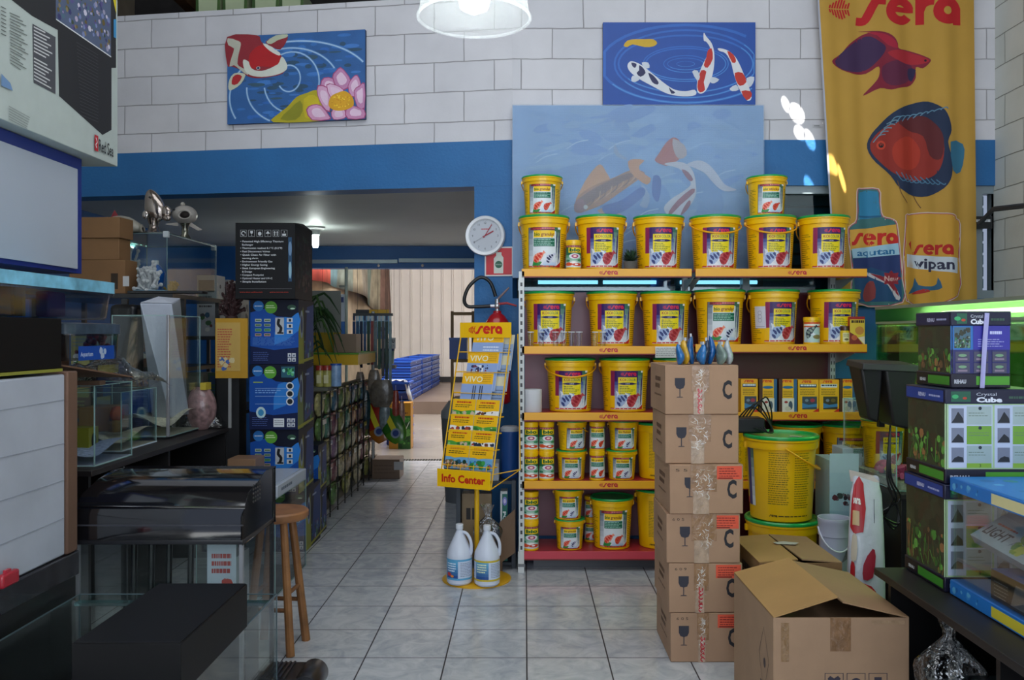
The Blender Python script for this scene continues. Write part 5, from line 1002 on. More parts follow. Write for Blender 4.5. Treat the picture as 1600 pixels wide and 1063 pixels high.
# two big open cartons
def flapbox(label, x0, x1, y0, y1, h, lift, mirror, art=None, sart=None, c='#9c7a58', tapes=()):
    cx, cy = (x0+x1)/2, (y0+y1)/2; t = thing('cardboard_box', label, 'box', (cx, cy, 0)); X0, X1, Y0, Y1 = x0-cx, x1-cx, y0-cy, y1-cy
    b_ = MB(); th = .006
    b_.box(X0, X1, Y0, Y0+th, 0, h, c); b_.box(X0, X1, Y1-th, Y1, 0, h, c); b_.box(X0, X0+th, Y0+th, Y1-th, 0, h, c); b_.box(X1-th, X1, Y0+th, Y1-th, 0, h, c); b_.box(X0, X1, Y0, Y1, 0, th, c)
    b_.build('box_walls', CB, t, smooth=0)
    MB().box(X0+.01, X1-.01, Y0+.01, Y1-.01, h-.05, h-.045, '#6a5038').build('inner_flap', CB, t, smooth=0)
    mid = (X0+X1)/2; l1, l2 = lift
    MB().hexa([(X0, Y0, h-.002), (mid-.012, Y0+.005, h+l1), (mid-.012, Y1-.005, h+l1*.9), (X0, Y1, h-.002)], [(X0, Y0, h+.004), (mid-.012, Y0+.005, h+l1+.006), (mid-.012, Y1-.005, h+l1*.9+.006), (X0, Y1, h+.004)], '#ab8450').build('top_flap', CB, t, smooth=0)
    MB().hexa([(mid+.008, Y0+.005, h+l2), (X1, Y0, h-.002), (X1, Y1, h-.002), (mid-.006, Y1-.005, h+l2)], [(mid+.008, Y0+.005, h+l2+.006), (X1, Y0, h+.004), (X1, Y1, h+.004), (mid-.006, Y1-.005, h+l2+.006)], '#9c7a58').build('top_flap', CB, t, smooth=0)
    if art: art.mesh(flat(X0, Y0-.0008, 0)).build('front_print', PRM, t, smooth=0)
    if sart: sart.mesh(flat_nx(X0-.0008, Y1, 0)).build('side_print', PRM, t, smooth=0)
    return t, X0, Y0, X1, Y1
a = Art(); w_ = .54
for k, x in enumerate((.20, .285, .37)):
    a.stroke([(x, .20), (x+.07, .20), (x+.07, .285), (x, .285)], .0035, '#3a3440', closed=True)
    if k == 0: a.poly([(x+.01, .265), (x+.02, .275), (x+.035, .265), (x+.05, .275), (x+.06, .265), (x+.045, .22), (x+.025, .22)], '#3a3440')
    if k == 1: a.ell(x+.035, .245, .022, .022, '#3a3440')
    if k == 2: goblet(a, x+.035, .215, .055, '#3a3440')
sA = Art(); sA.stroke([(.42, .30), (.49, .16), (.56, .30), (.49, .42)], .004, '#4a3c3a', closed=True); sA.lines(.44, .56, .12, .2, 3, '#4a3c3a', .5, 2); sA.ell(.50, .28, .016, .02, '#4a3c3a')
t, X0, Y0, X1, Y1 = flapbox('large open carton in the right foreground, its top flaps bulging up', .963, 1.488, 3.31, 3.93, .50, (.075, .055), False, a, sA, '#a48467')
for q in ((.22, .37, .30, .50, '#8c6a4c'), (.03, .33, .06, .48, '#96744f'), (.38, .475, .51, .49, '#ab8e70')): Art().rect(*q).mesh(flat(X0, Y0-.0015, 0)).build('packing_tape', TAPE, t, smooth=0)
g_ = Art(); g_.tri([[(.05, .47), (.22, .55), (.22, .59), (.05, .51)]], '#9a7c54')
t, X0, Y0, X1, Y1 = flapbox('brown carton behind the large open one, white label on its closed top', 1.12, 1.515, 4.08, 4.60, .505, (.012, .012), False, None, None, '#8c6844')
Art().poly([(0, 0), (.09, -.01), (.12, .03), (.05, .06), (-.01, .04)], '#b9b6b2').mesh(flat_top(-.03, .02, .527)).build('paper_label', PRM, t, smooth=0)
sA = Art(); sA.lines(.2, .4, .30, .44, 3, '#241c18', .8, 3, .1); sA.mesh(flat_nx(X0-.0008, Y1, 0)).build('side_print', PRM, t, smooth=0)
# big buckets behind the cartons
B1 = bucket(None, .44, .50, (xp(1222, 5.16), 5.16, 0), 'very large yellow bucket under another one behind the brown carton', 'very large yellow buckets', 'side', 0)
B2 = bucket(None, .44, .50, (xp(1220, 5.14), 5.14, .502), 'very large yellow bucket with green lid stacked beside the carton tower', 'very large yellow buckets', 'side', 0)
bs = Art(); bs.grad(0, 0, .03, .34, '#e8eef2', '#0c5a48', 6); bs.rect(-.04, 0, 0, .34, '#24307c'); bs.rect(-.09, .04, -.04, .30, '#d8b81c'); bs.rect(-.09, 0, -.04, .04, '#c8402c')
f0 = bent(.44*.405, .44*.465, .5, 0, .03, R(-72)); bs.mesh(lambda u, v, o: f0(u, v+.08, o+.001), cuts=[-.06, -.03, 0, .015]).build('label_edge', PR, B2, smooth=0)
MB().cbox((.16, -.16, .30), (.03, .03, .2), '#c3c4dc').build('paper_note', PRM, B2, smooth=0) if False else None
pnote = Art(); pnote.rect(0, 0, .04, .2, '#b3b4d0'); f0 = bent(.44*.405, .44*.465, .5, 0, .04, R(68)); pnote.mesh(lambda u, v, o: f0(u, v+.16, o+.001), cuts=[.02]).build('paper_note', PRM, B2, smooth=0)
Art().poly([(0, 0), (.07, -.02), (.08, .01), (.02, .03)], '#d0d4cc').mesh(flat_top(.03, -.06, .502*0+.489)).build('sticker', PR, B2, smooth=0)
t = thing('power_adapter', 'black power supply with tangled cables on the green lid', 'adapter', (xp(1182, 5.3), 5.12, 1.003)); t.location = (1.40, 5.30, 1.003)
t.location = (xp(1176, 5.12), 5.16, 1.003); MB().box(-.11, .08, -.03, .12, 0, .09, '#15151a').build('adapter_body', mat(.4), t, bevel=.01); 
for k in range(4): 
    pts = cr([(-.08+.02*k, -.04, .10), (-.02+.03*k, -.06, .16+.02*k), (.06+.02*k, -.02, .12), (.12, -.05+.02*k, .02), (.08, -.08, .01), (.02*k, -.07, .04)], 5, False); MB().tube(pts, .0045, '#101014', 6).build('cable', mat(.4), t)
# pale boxes, white pail
a = Art(); a.grad(0, 0, .17, .45, '#8fb6c4', '#b4ccd2', 4); a.blobs(.01, .12, .16, .22, 26, .014, ['#2a2a30', '#5a2c34', '#3a4a44', '#6a6a70'], 2)
carton('pale_box', 'pale blue printed carton beside the very large yellow bucket', 'box', xp(1287, 5.1), xp(1308, 5.1), 5.0, 5.25, .45, .86, '#9fbcc8', a)
a = Art(); a.rect(0, 0, .12, .42, '#a8bcc4'); a.blobs(.01, .03, .11, .2, 30, .014, ['#2f4438', '#5a4a3a', '#8a5a44', '#4a5a60'], 5); a.rect(.01, .24, .035, .30, '#8c3a44'); a.ell(.06, .36, .03, .02, '#c8d4d8')
carton('pale_box', 'narrow white aquarium product carton next to the low glass tank', 'box', xp(1309, 5.3), xp(1326, 5.3), 5.22, 5.40, .45, .90, '#a8bcc4', a)
ct = thing('storage_crate', 'dark crate on the floor carrying the pale cartons and white pail', 'crate', (xp(1302, 5.1), 5.08, 0)); MB().box(-.03, .12, -.26, .36, 0, .418, '#3a3a3c').build('crate_body', mat(.6), ct, bevel=.005)
MB().box(-.04, .13, -.27, .37, .42, .449, '#2c2c2e').build('crate_rim', mat(.6), ct, bevel=.003)
t = thing('white_pail', 'small white plastic pail with wire handle beside the carton', 'pail', (xp(1299, 4.70), 4.66, 0)); t.scale = (1, 1, 1)
MB().lathe([(.065, 0), (.07, .01), (.078, .50), (.084, .505), (.084, .575), (.087, .58), (.087, .60), (.08, .60), (.078, .56)], '#b9bcd0', seg=30, capt=False).build('pail_body', mat(.35), t); MB().tube([(.088*math.cos(q), -.088*math.sin(q), .55-.12*math.sin(q)) for q in [PI*i/14 for i in range(15)]], .005, '#d0d2dc', 6).build('handle', mat(.3), t)
a = Art(); a.lines(.02, .16, .04, .09, 2, '#5a4a44', .6, 2); a.blobs(.02, .12, .08, .2, 6, .012, ['#6a5a5a', '#3a3a48'], 3); a.poly([(.1, .25), (.16, .28), (.14, .33)], '#7a7480'); f0 = bent(.07, .08, .55, 0, .18); a.mesh(lambda u, v, o: f0(u, v+.12, o+.003), cuts=[.02*k for k in range(1, 9)]).build('label', PR, t, smooth=0)
# red and white food bag leaning on the low cabinet
t = thing('food_sack', 'tall white and red foil food bag standing against the black cabinet', 'bag', (1.70, 4.28, 0), R(-12))
def fbag(u, v, o=0.):
    a_ = 2*PI*u; k = v; wx_ = .095*(1-.25*k*k)*(1 if k < .95 else .9); wy = .055*math.sin(PI*min(.5, .08+k*.3) if False else PI*(.5-.42*k))+.004
    c_, s_ = math.cos(a_), math.sin(a_); q = .75
    return ((wx_)*math.copysign(abs(c_)**q, c_)+.025*k, (wy+.004+o)*math.copysign(abs(s_)**q, s_)+.10*k*k, .86*k+.015*math.sin(a_*2)*k)
MB().grid(fbag, 48, 24, '#ccd0dc').build('bag_body', mat(.28, noise=.06, nscale=20, bump=.6, bscale=14), t, smooth=60)
a = Art(); a.T = lambda x, y: (.55+(x-.52)*1.25, y)
for pts, c in (([(.52, .72), (.66, .70), (.66, .97), (.57, .97)], '#b51e28'), ([(.54, .05), (.60, .03), (.60, .5), (.55, .5)], '#b51e28'), ([(.63, .14), (.71, .10), (.735, .2), (.70, .26), (.64, .24)], '#b51e28'), ([(.63, .3), (.72, .30), (.72, .38), (.66, .42), (.63, .36)], '#b51e28'), ([(.66, .44), (.70, .46), (.72, .58), (.70, .62), (.66, .52)], '#9c1a30'), ([(.55, .54), (.61, .54), (.61, .67), (.56, .67)], '#c9bca8')): a.poly(pts, c, 2)
a.T = lambda x, y: (.60+x*.5, .85+y*.9); a.text('sera', 0, 0, .05, '#e9e2dc', w=.20, bold=.04); a.T = lambda x, y: (.55+(x-.52)*1.25, y); a.rect(.555, .73, .63, .81, '#c9a878')
a.T = lambda x, y: (x, y); a.stroke([(.80, .05), (.80, .9)], .006, '#1c2450')
g_ = MB(); a.mesh(lambda u, v, o: (lambda p: (p[0]*1.004, p[1]-.004-o*20, p[2]))(fbag(u, v)), cuts=[k/48 for k in range(20, 44)], mb=g_); g_.build('bag_print', PR, t, smooth=0)
MB().hexa([(-.05, .085, .845), (.09, .085, .845), (.09, .095, .845), (-.05, .095, .845)], [(-.055, .11, .90), (.06, .11, .875), (.06, .113, .875), (-.055, .113, .90)], '#b8a8a8').build('bag_seal', PR, t, smooth=0)

# ---------------------------------------------------------------- right side: tanks and cabinets
BLK = mat(.45, noise=.15, nscale=6)
def cabinet(label, x0, x1, y0, y1, h, loc=None, open_=True):
    t = thing('cabinet', label, 'cabinet', ((x0+x1)/2, (y0+y1)/2, 0)); w2, d2 = (x1-x0)/2, (y1-y0)/2
    MB().box(-w2, w2, -d2, d2, h-.03, h, '#1d1a1a').build('top_board', BLK, t, bevel=.003)
    for y in (-d2, -.012, d2-.024): MB().box(-w2+.06, w2, y, y+.024, 0, h-.03, '#141214').build('side_panel', BLK, t, smooth=0)
    MB().box(w2-.02, w2, -d2+.024, d2-.024, 0, h-.03, '#0f0e10').build('back_panel', BLK, t, smooth=0); return t
t = cabinet('long low black cabinet at the right edge carrying the cube tank boxes', 1.45, 2.30, 1.9, 3.55, .63)
t = thing('cabinet', 'black cabinet with closed front under the low glass tank, food bag leaning on it', 'cabinet', (2.17, 4.98, 0)); MB().box(-.17, .16, -.44, .40, .0, .72, '#141213').build('cabinet_body', BLK, t, bevel=.003); MB().box(-.18, .165, -.45, .41, .72, .75, '#26201e').build('top_board', BLK, t, bevel=.003)
t = thing('aquarium_stand', 'tall black stand under the long green aquarium', 'stand', (2.87, 4.35, 0)); MB().box(-.52, .5, -1.35, 1.34, 0, .98, '#101012').build('stand_body', BLK, t, smooth=0); MB().box(-.53, .51, -1.36, 1.35, .98, 1.0, '#1c1c1e').build('top_board', BLK, t, smooth=0)
def tank(name, label, x0, x1, y0, y1, z0, z1, th=.006, frame=None, edge='e', cat='aquarium', lid=None, base=None, glass=GLASS, edgem=None, group=None):
    cx, cy = (x0+x1)/2, (y0+y1)/2; t = thing(name, label, cat, (cx, cy, z0), 0, group); w2, d2, h = (x1-x0)/2, (y1-y0)/2, z1-z0
    for nm, b_ in (('front_pane', (-w2, w2, -d2, -d2+th, .0, h)), ('rear_pane', (-w2, w2, d2-th, d2, .0, h)), ('side_pane', (-w2, -w2+th, -d2+th, d2-th, .0, h)), ('side_pane', (w2-th, w2, -d2+th, d2-th, .0, h))): MB().box(*b_, '#ffffff').build(nm, glass, t, smooth=0)
    e = MB(); q = .004
    for x in (-w2, w2-q):
        for y in (-d2, d2-q): e.box(x-.0005, x+q+.0005, y-.0005, y+q+.0005, 0, h, frame or '#9fc3c0')
    for z in (0, h-q):
        for y in (-d2, d2-q): e.box(-w2+q, w2-q, y-.0005, y+q+.0005, z, z+q, frame or '#9fc3c0')
        for x in (-w2, w2-q): e.box(x-.0005, x+q+.0005, -d2+q, d2-q, z, z+q, frame or '#9fc3c0')
    e.build('glass_edges' if not frame else 'frame', mat(.2, spec=.8) if not frame else mat(.35), t, smooth=0)
    MB().box(-w2+th, w2-th, -d2+th, d2-th, .001, .007, base or '#50605e').build('tank_floor', mat(.5), t, smooth=0); return t
# long green lit aquarium
GW = glass_mat('green_water_glass', (.66, .90, .58), .4, .04, .03); AX0, AX1, AY0, AY1, AZ0, AZ1 = 2.345, 3.36, 3.0, 5.70, 1.0, 1.78
t = thing('long_aquarium', 'long lit aquarium with green water along the right wall', 'aquarium', ((AX0+AX1)/2, (AY0+AY1)/2, AZ0)); w2, d2, h = (AX1-AX0)/2, (AY1-AY0)/2, AZ1-AZ0
MB().box(-w2, -w2+.01, -d2, d2, 0, h-.10, '#fff').build('front_pane', GW, t, smooth=0); MB().box(-w2+.01, w2, -d2, -d2+.01, 0, h-.1, '#fff').build('side_pane', GW, t, smooth=0); MB().box(-w2+.01, w2-.01, d2-.01, d2, 0, h-.1, '#fff').build('side_pane', GW, t, smooth=0)
MB().box(w2-.01, w2, -d2+.01, d2-.01, 0, h-.1, '#78a860').build('rear_pane', mat(.5, noise=.3, nscale=4), t, smooth=0)
MB().box(-w2+.01, w2-.01, -d2+.01, d2-.01, .002, .05, '#4a5a30').build('gravel', mat(.9, noise=.5, nscale=30), t, smooth=0)
hd = MB(); hd.box(-w2-.005, -w2+.02, -d2, d2, h-.115, h-.10, '#8a9a80'); hd.hexa([(-w2-.01, -d2, h-.02), (w2, -d2, h-.02), (w2, d2, h-.02), (-w2-.01, d2, h-.02)], [(-w2-.01, -d2, h), (w2, -d2, h), (w2, d2, h), (-w2-.01, d2, h)], '#7c8474'); hd.build('hood', mat(.5), t, smooth=0)
m, N, L, b = node_mat('lit_hood_front'); tr = N.new('ShaderNodeBsdfTransparent'); tr.inputs[0].default_value = (.62, .86, .55, 1); tl = N.new('ShaderNodeBsdfTranslucent'); tl.inputs[0].default_value = (.55, .82, .46, 1); m1 = N.new('ShaderNodeMixShader'); m1.inputs[0].default_value = .5; L.new(tr.outputs[0], m1.inputs[1]); L.new(tl.outputs[0], m1.inputs[2]); L.new(m1.outputs[0], N['Material Output'].inputs[0])
MB().box(-w2-.006, -w2-.002, -d2, d2, h-.10, h-.02, '#fff').build('hood_window', m, t, smooth=0)
MB().tube([(-w2+.10, -d2+.1, h-.06), (-w2+.10, d2-.7, h-.06)], .013, '#fff', 10).build('light_tube', (lambda mm: (mm.node_tree.nodes['Principled BSDF'].inputs['Emission Strength'].__setattr__('default_value', 20), mm.node_tree.nodes['Principled BSDF'].inputs['Emission Color'].__setattr__('default_value', (.85, 1, .75, 1)), mm)[2])(em.copy()), t)
area('aquarium_lamp', (AX0+.35, (AY0+AY1)/2, AZ1-.12), (0, 0, 0), .3, 2.4, 22, (.75, 1, .6))
MB().box(-w2+.03, -w2+.16, d2-.28, d2-.10, .05, h-.16, '#20261c').build('filter_box', mat(.6), t, smooth=0); MB().box(-w2+.06, -w2+.08, d2-.52, d2-.48, .05, h-.12, '#b0a82c').build('yellow_pipe', mat(.5), t, smooth=0)
bu_ = MB(); rr = random.Random(5)
for i in range(650):
    f_ = rr.random()**.7; y = d2-.36-f_*.85*rr.uniform(.7, 1); z = h-.42+f_*.26*rr.uniform(-.2, 1.15)+rr.uniform(-.02, .03); r = rr.uniform(.003, .008)
    bu_.ball((-w2+.05+rr.uniform(0, .12), y, min(z, h-.13)), r, '#e8f4c8', 5, 3)
tag(bu_.build('air_bubbles', mat(.3, spec=.9), t), kind='stuff')
pl = MB()
for i in range(90):
    y = rr.uniform(-d2+.1, -d2+.75); x = rr.uniform(-w2+.05, -w2+.3); hh = rr.uniform(.1, .35); p = [(x+.02*math.sin(k*2+i), y+.02*math.cos(k+i), .05+hh*k/4) for k in range(5)]; pl.tube(p, [.004, .008, .008, .006, .001], rr.choice(['#3c8a30', '#58a83c', '#2c6c2c']), 4)
tag(pl.build('water_plants', mat(.6), t), kind='stuff')
# low glass tank; the bucket inside stands in for a reflection
t = tank('low_glass_tank', 'low open glass tank with coloured ornaments and black cabinet below', 2.0, 2.32, 4.60, 5.36, .752, 1.20, base='#9a9a90'); 
MB().box(-.15, .15, -.37, .37, .007, .045, '#b3aea0').build('gravel', mat(.9, noise=.4, nscale=60), t, smooth=0)
a = Art(); a.rect(0, 0, .10, .10, '#c8ccd0'); a.lines(.01, .09, .01, .09, 5, '#5a5e66'); t2 = a.mesh(flat_nx(-.1625, .35, .02)).build('price_card', PRM, t, smooth=0)
for nm, lb, c, x, y, r in (('coral_ornament', 'pink round coral ornament in the low glass tank', '#c83a6a', -.09, -.06, .055), ('coral_ornament', 'yellow coral ornament in the low glass tank', '#d8b41c', -.08, -.14, .045), ('coral_ornament', 'pale pink coral ornament near the right end of the low tank', '#c85a80', -.07, -.28, .06)):
    g_ = MB(); rr = random.Random(int(r*1000)); o = thing(nm, lb, 'ornament', (2.16+x, 4.98+y, .798))
    for i in range(50): q = rr.uniform(0, 2*PI); e = rr.uniform(0, PI/2); g_.tube([(0, 0, r*.3), (r*math.cos(q)*math.cos(e), r*math.sin(q)*math.cos(e), r*.3+r*1.1*math.sin(e))], [.005, .012], c, 5)
    g_.build('coral_branches', mat(.6), o); MB().lathe([(r*.6, 0), (r*.5, r*.35)], '#6a5a4a', seg=12).build('ornament_base', mat(.8), o)
bucket('koi', .26, .29, (2.165, 5.16, .80), 'yellow food bucket added inside the low glass tank in place of a reflection', 'bucket in the low glass tank', 'back')  # added bucket takes the place of a reflection in the tank glass
# black slanted spotlights pair
t = thing('black_lamp_housing', 'pair of tapering black lamp housings hung before the low tank with coiled cable', 'lamp', (0, 0, 0))
for i, (xa, xb) in enumerate(((1.735, 1.86), (1.845, 2.02))):
    y0, y1 = 4.42-.04*i, 4.60; zt2, zb2 = 1.445-.008*i, 1.155-.03*i
    MB().hexa([(xa+.055, y0+.03, zb2), (xb-.015-.02*i, y0+.03, zb2-.02), (xb-.01-.02*i, y1-.02, zb2-.02), (xa+.055, y1-.02, zb2)], [(xa, y0, zt2), (xb, y0, zt2-.012), (xb, y1, zt2), (xa, y1, zt2+.012)], '#1b1a1c').build('housing', BLK, t, bevel=.012)
MB().hexa([(1.73, 4.375, 1.415), (2.025, 4.375, 1.40), (2.025, 4.61, 1.42), (1.73, 4.61, 1.43)], [(1.735, 4.38, 1.45), (2.02, 4.38, 1.44), (2.02, 4.6, 1.455), (1.735, 4.6, 1.465)], '#2c2b2d').build('top_plate', BLK, t, bevel=.006)
MB().box(1.9, 1.93, 4.58, 4.615, 1.10, 1.44, '#1b1a1c').build('bracket', BLK, t, smooth=0)
for k in range(3): MB().tube(cr([(1.925, 4.50, 1.12), (1.895+.01*k, 4.47, .86), (1.92+.02*k, 4.46, .74), (1.885-.01*k, 4.47, .64+.01*k), (1.93+.01*k, 4.46, .58+.015*k), (1.95, 4.47, .68), (1.90, 4.47, .80)], 5, False), .005, '#0e0e12', 6).build('cable', mat(.35), t)
# cube tanks in their boxes
def fishy(w, h, seed, base='#3a4230', cols=('#4c8a38', '#68a848', '#3a6a30', '#6a5038', '#9a6a44', '#3c5030')):
    a = Art(); a.rect(0, 0, w, h, base); a.blobs(0, 0, w, h, 40, w*.10, ['#3a3a2c', '#33382a', '#3c3428', '#2c3226'], seed+9); a.blobs(0, 0, w, h*.55, 34, w*.05, list(cols), seed)
    rr = random.Random(seed)
    for i in range(30):
        x = rr.uniform(.05*w, .95*w); y = rr.uniform(0, h*.15); a.stroke([(x, y), (min(max(x+rr.uniform(-.08, .08)*w, .01*w), .98*w), y+rr.uniform(.1, .4)*h)], w*.012, rr.choice(cols)); a.k -= .8
    a.k += 1; return a
def cube(label, x0, y0, z0, z1, w, d, kind):
    h = z1-z0; t = thing('cube_tank', label, 'boxed aquarium', (x0+w/2, y0+d/2, z0), 0, 'boxed cube aquariums'); hb_ = .055; W2, D2 = w/2, d/2
    MB().box(-W2+.006, W2-.006, -D2+.006, D2-.006, hb_, h-hb_, '#26301f').build('box_body', PR, t, smooth=0)
    MB().box(-W2, W2, -D2, D2, 0, hb_, '#14142a').build('box_foot', PR, t, bevel=.003); MB().box(-W2-.002, W2+.002, -D2-.002, D2+.002, h-hb_, h, '#141634').build('box_top', PR, t, bevel=.004)
    a = Art(); a.rect(w*.02, .004, w*.98, hb_-.004, '#14142a'); a.lines(.02*w+.01, .2*w+.01, .014, hb_-.012, 1, '#b8bcc8', .8, 3, 0) if False else a.text('REHAU', .05*w, .018, .014, '#b8bcc8', w=.20*w, bold=.05); a.rect(w*.42, .012, w*.98, hb_-.010, '#4c9a2c'); a.mesh(flat(-W2, -D2-.0008, 0)).build('foot_print', PR, t, smooth=0)
    a = Art(); a.rect(.02, .008, .26*w, hb_-.008, '#1c5a44'); a.ell(.10*w, hb_/2, .012, .008, '#3aa868'); a.ell(.2*w, hb_/2-.006, .008, .005, '#b83a2a'); a.text('Crystal', .32*w, hb_*.56, .012, '#c8ccd8', w=.21*w); a.text('Cube', .32*w, hb_*.13, .018, '#e0e4ee', w=.27*w, bold=.05); a.lines(.66*w, .92*w, .015, .03, 1, '#3a5a4a', .6, 2, .1); a.mesh(flat(-W2, -D2-.0028, h-hb_)).build('title_print', PR, t, smooth=0)
    bh = h-2*hb_; a = Art()
    if kind == 'photo':
        a.rect(0, 0, w, bh, '#2a2a68'); a.rect(0, bh*.5, w*.38, bh, '#2f70b8'); g2 = fishy(w*.28, bh*.44, 3, '#4a6a7a', ('#2c7a4a', '#58a068', '#a8b8a8', '#3a5a3a')); k0 = a.k
        for p_, c_, k_ in g2.t: a.t.append(([(q[0]+w*.06, q[1]+bh*.53) for q in p_], c_, k_+k0))
        a.k += g2.k; a.rect(w*.38, bh*.5, w, bh, '#37349c'); a.text('REHAU', w*.6, bh*.82, .016, '#c8ccf0', w=w*.3) if False else a.lines(w*.66, w*.86, bh*.80, bh*.88, 1, '#c8ccf0', .8, 2, 0); a.lines(w*.46, w*.9, bh*.55, bh*.74, 4, '#a8acd8', .3, 5)
        for i in range(3):
            for j in range(2): x_, y_ = w*(.08+i*.31), bh*(.25-j*.24); a.rect(x_, y_, x_+w*.24, y_+bh*.21, '#4a4a60'); a.ell(x_+w*.12, y_+bh*.13, w*.07, bh*.03, '#78a07c'); a.rect(x_+w*.04, y_+bh*.03, x_+w*.2, y_+bh*.07, '#8a7a8c')
    else:
        a.rect(0, 0, w, bh, '#aecc9c')
        for i in range(2):
            x_ = w*(.04+i*.48); a.rect(x_, bh*.02, x_+w*.46, bh*.98, '#c4cee4')
            for j in range(3):
                y_ = bh*(.68-j*.30); a.rect(x_+w*.03, y_+bh*.02, x_+w*.16, y_+bh*.25, '#7c8294'); a.poly([(x_+w*.03, y_+bh*.03), (x_+w*.16, y_+bh*.03), (x_+w*.15, y_+bh*.10), (x_+w*.10, y_+bh*.20-j*.01), (x_+w*.06, y_+bh*.09)], '#23252c'); a.rect(x_+w*.19, y_, x_+w*.45, y_+bh*.28, ['#a8bab8', '#78a83c', '#a0b4b4'][j]); a.ell(x_+w*.33, y_+bh*.25, w*.018, w*.018, '#24303c'); a.lines(x_+w*.21, x_+w*.43, y_+bh*.12, y_+bh*.2, 2, '#6a7c6a', .25, j)
            a.rect(x_+w*.19, bh*.02, x_+w*.45, bh*.09, '#8ab43c'); a.text('36'[i], x_+w*.33, bh*.03, bh*.05, '#101014', align='c')
    a.mesh(flat(-W2, -D2+.0052, hb_)).build('front_print', PR, t, smooth=0)
    g2 = fishy(d*.98, bh, int(z0*10)+2); g2.mesh(flat_nx(-W2+.0052, D2-.006, hb_)).build('side_photo', PR, t, smooth=0)
    a = Art(); a.rect(.01, .006, d-.01, hb_-.006, '#1c3c8c' if kind != 'photo' else '#151a44'); a.text('REHAU', d*.35, .018, .014, '#b8bcd8', w=.06, bold=.05); a.lines(d*.62, d*.9, .018, .03, 1, '#a8b0d8', .6, 3, .1); a.mesh(flat_nx(-W2-.0028, D2, h-hb_)).build('side_title', PR, t, smooth=0)
    a = Art(); a.rect(.01, .006, d-.01, hb_-.006, '#14121c'); a.rect(d*.36, .010, d-.012, hb_-.012, '#3f8a2c'); a.text('REHAU', d*.12, .018, .012, '#c8ccd0', w=.05, bold=.05); a.mesh(flat_nx(-W2-.0008, D2, 0)).build('side_foot_print', PR, t, smooth=0)
    return t
cube('lowest boxed cube aquarium, on the black cabinet behind the blue tank package', 1.573, 3.20, .632, 1.034, .36, .34, 'guide')
cube('middle boxed cube aquarium with white and green planting guide', 1.58, 3.21, 1.036, 1.392, .36, .33, 'guide')
t = cube('topmost boxed cube aquarium with violet print and white strap', 1.622, 3.25, 1.394, 1.686, .226, .29, 'photo')
MB().tube([(.02, -.151, .285), (.012, -.153, .2), (.006, -.153, .1), (.0, -.153, .0)], .009, '#b0aede', 6).build('strap', PR, t)
# blue tank package in front
t = thing('packed_glass_tank', 'glass tank with blue cardboard rims at the right edge, product boxes inside', 'boxed aquarium', (1.59, 2.25, .632))
W, D, h = .55, .93, .435
for x in (0, W-.006): MB().box(x, x+.006, 0, D, .05, h-.03, '#ffffff').build('glass_pane', GLASS, t, smooth=0)
for y in (0, D-.006): MB().box(.006, W-.006, y, y+.006, .05, h-.03, '#ffffff').build('glass_pane', GLASS, t, smooth=0)
MB().box(-.006, W, -.004, D+.004, 0, .055, '#1c6ab8').build('lower_rim', PR, t, bevel=.004); MB().box(-.006, W, -.004, D+.004, h-.05, h, '#1c74c8').build('upper_rim', PR, t, bevel=.004)
for z, nm in ((0, 'lower_rim_print'), (h-.052, 'upper_rim_print')):
    a = Art(); a.rect(0, .004, D, .05, '#1f74c4'); a.rect(.28, .008, .62, .044, '#d8c83c' if z == 0 else '#d8d09a'); a.blobs(0, .006, .2, .046, 10, .012, ['#5aa8d8', '#3a8cd0', '#1860a8'], 3); a.ell(.70, .026, .09, .022, '#16181f'); a.text('AquaOne', .645, .016, .020, '#e0e4ea', w=.14, bold=.05); a.mesh(flat_nx(-.0068, D, z)).build(nm, PR, t, smooth=0)
a = Art(); a.rect(0, 0, W, D, '#1f78cc'); a.blobs(.02, .02, W-.02, D-.02, 40, .03, ['#2a86d8', '#1868b8', '#48a0dc', '#2e8a9c', '#c86a3a'], 8); a.mesh(flat_top(0, 0, h+.0008)).build('top_print', PR, t, smooth=0)
def inbox(label, name, x0, x1, y0, y1, z0, h_, rot, c, top, side):
    o = thing(name, label, 'box', ((x0+x1)/2, (y0+y1)/2, z0)); o.rotation_euler = rot; w2, d2 = (x1-x0)/2, (y1-y0)/2
    MB().box(-w2, w2, -d2, d2, 0, h_, c).build('box_body', PR, o, bevel=.002)
    if top: top.mesh(lambda u, v, q: (-w2+v, d2-u, h_+.0007+q)).build('top_print', PR, o, smooth=0)
    if side: side.mesh(flat_nx(-w2-.0007, d2, 0)).build('side_print', PR, o, smooth=0)
a = Art(); a.grad(0, 0, .70, .275, '#b8ccd4', '#5a6a74', 6); a.text('LIGHT', .02, .035, .045, '#243444', w=.13, bold=.02); a.text('Aqua', .17, .035, .03, '#6a8494', w=.07); a.lines(.03, .14, .09, .10, 1, '#b84a3a', .8, 1, 0); a.ell(.22, .10, .05, .035, '#4a8a4a'); a.blobs(.18, .01, .33, .07, 20, .02, ['#9ab83c', '#5a9a4a', '#c8d060'], 4); a.rect(.0, .20, .2, .245, '#1c242c'); a.lines(.02, .19, .205, .24, 1, '#c8ccd0', .8, 3, 0)
inbox('silver box marked LIGHT lying tilted inside the packed glass tank', 'light_box', 1.62, 1.90, 2.36, 3.08, .885, .035, (R(6), R(-30), 0), '#8a98a4', a, None)
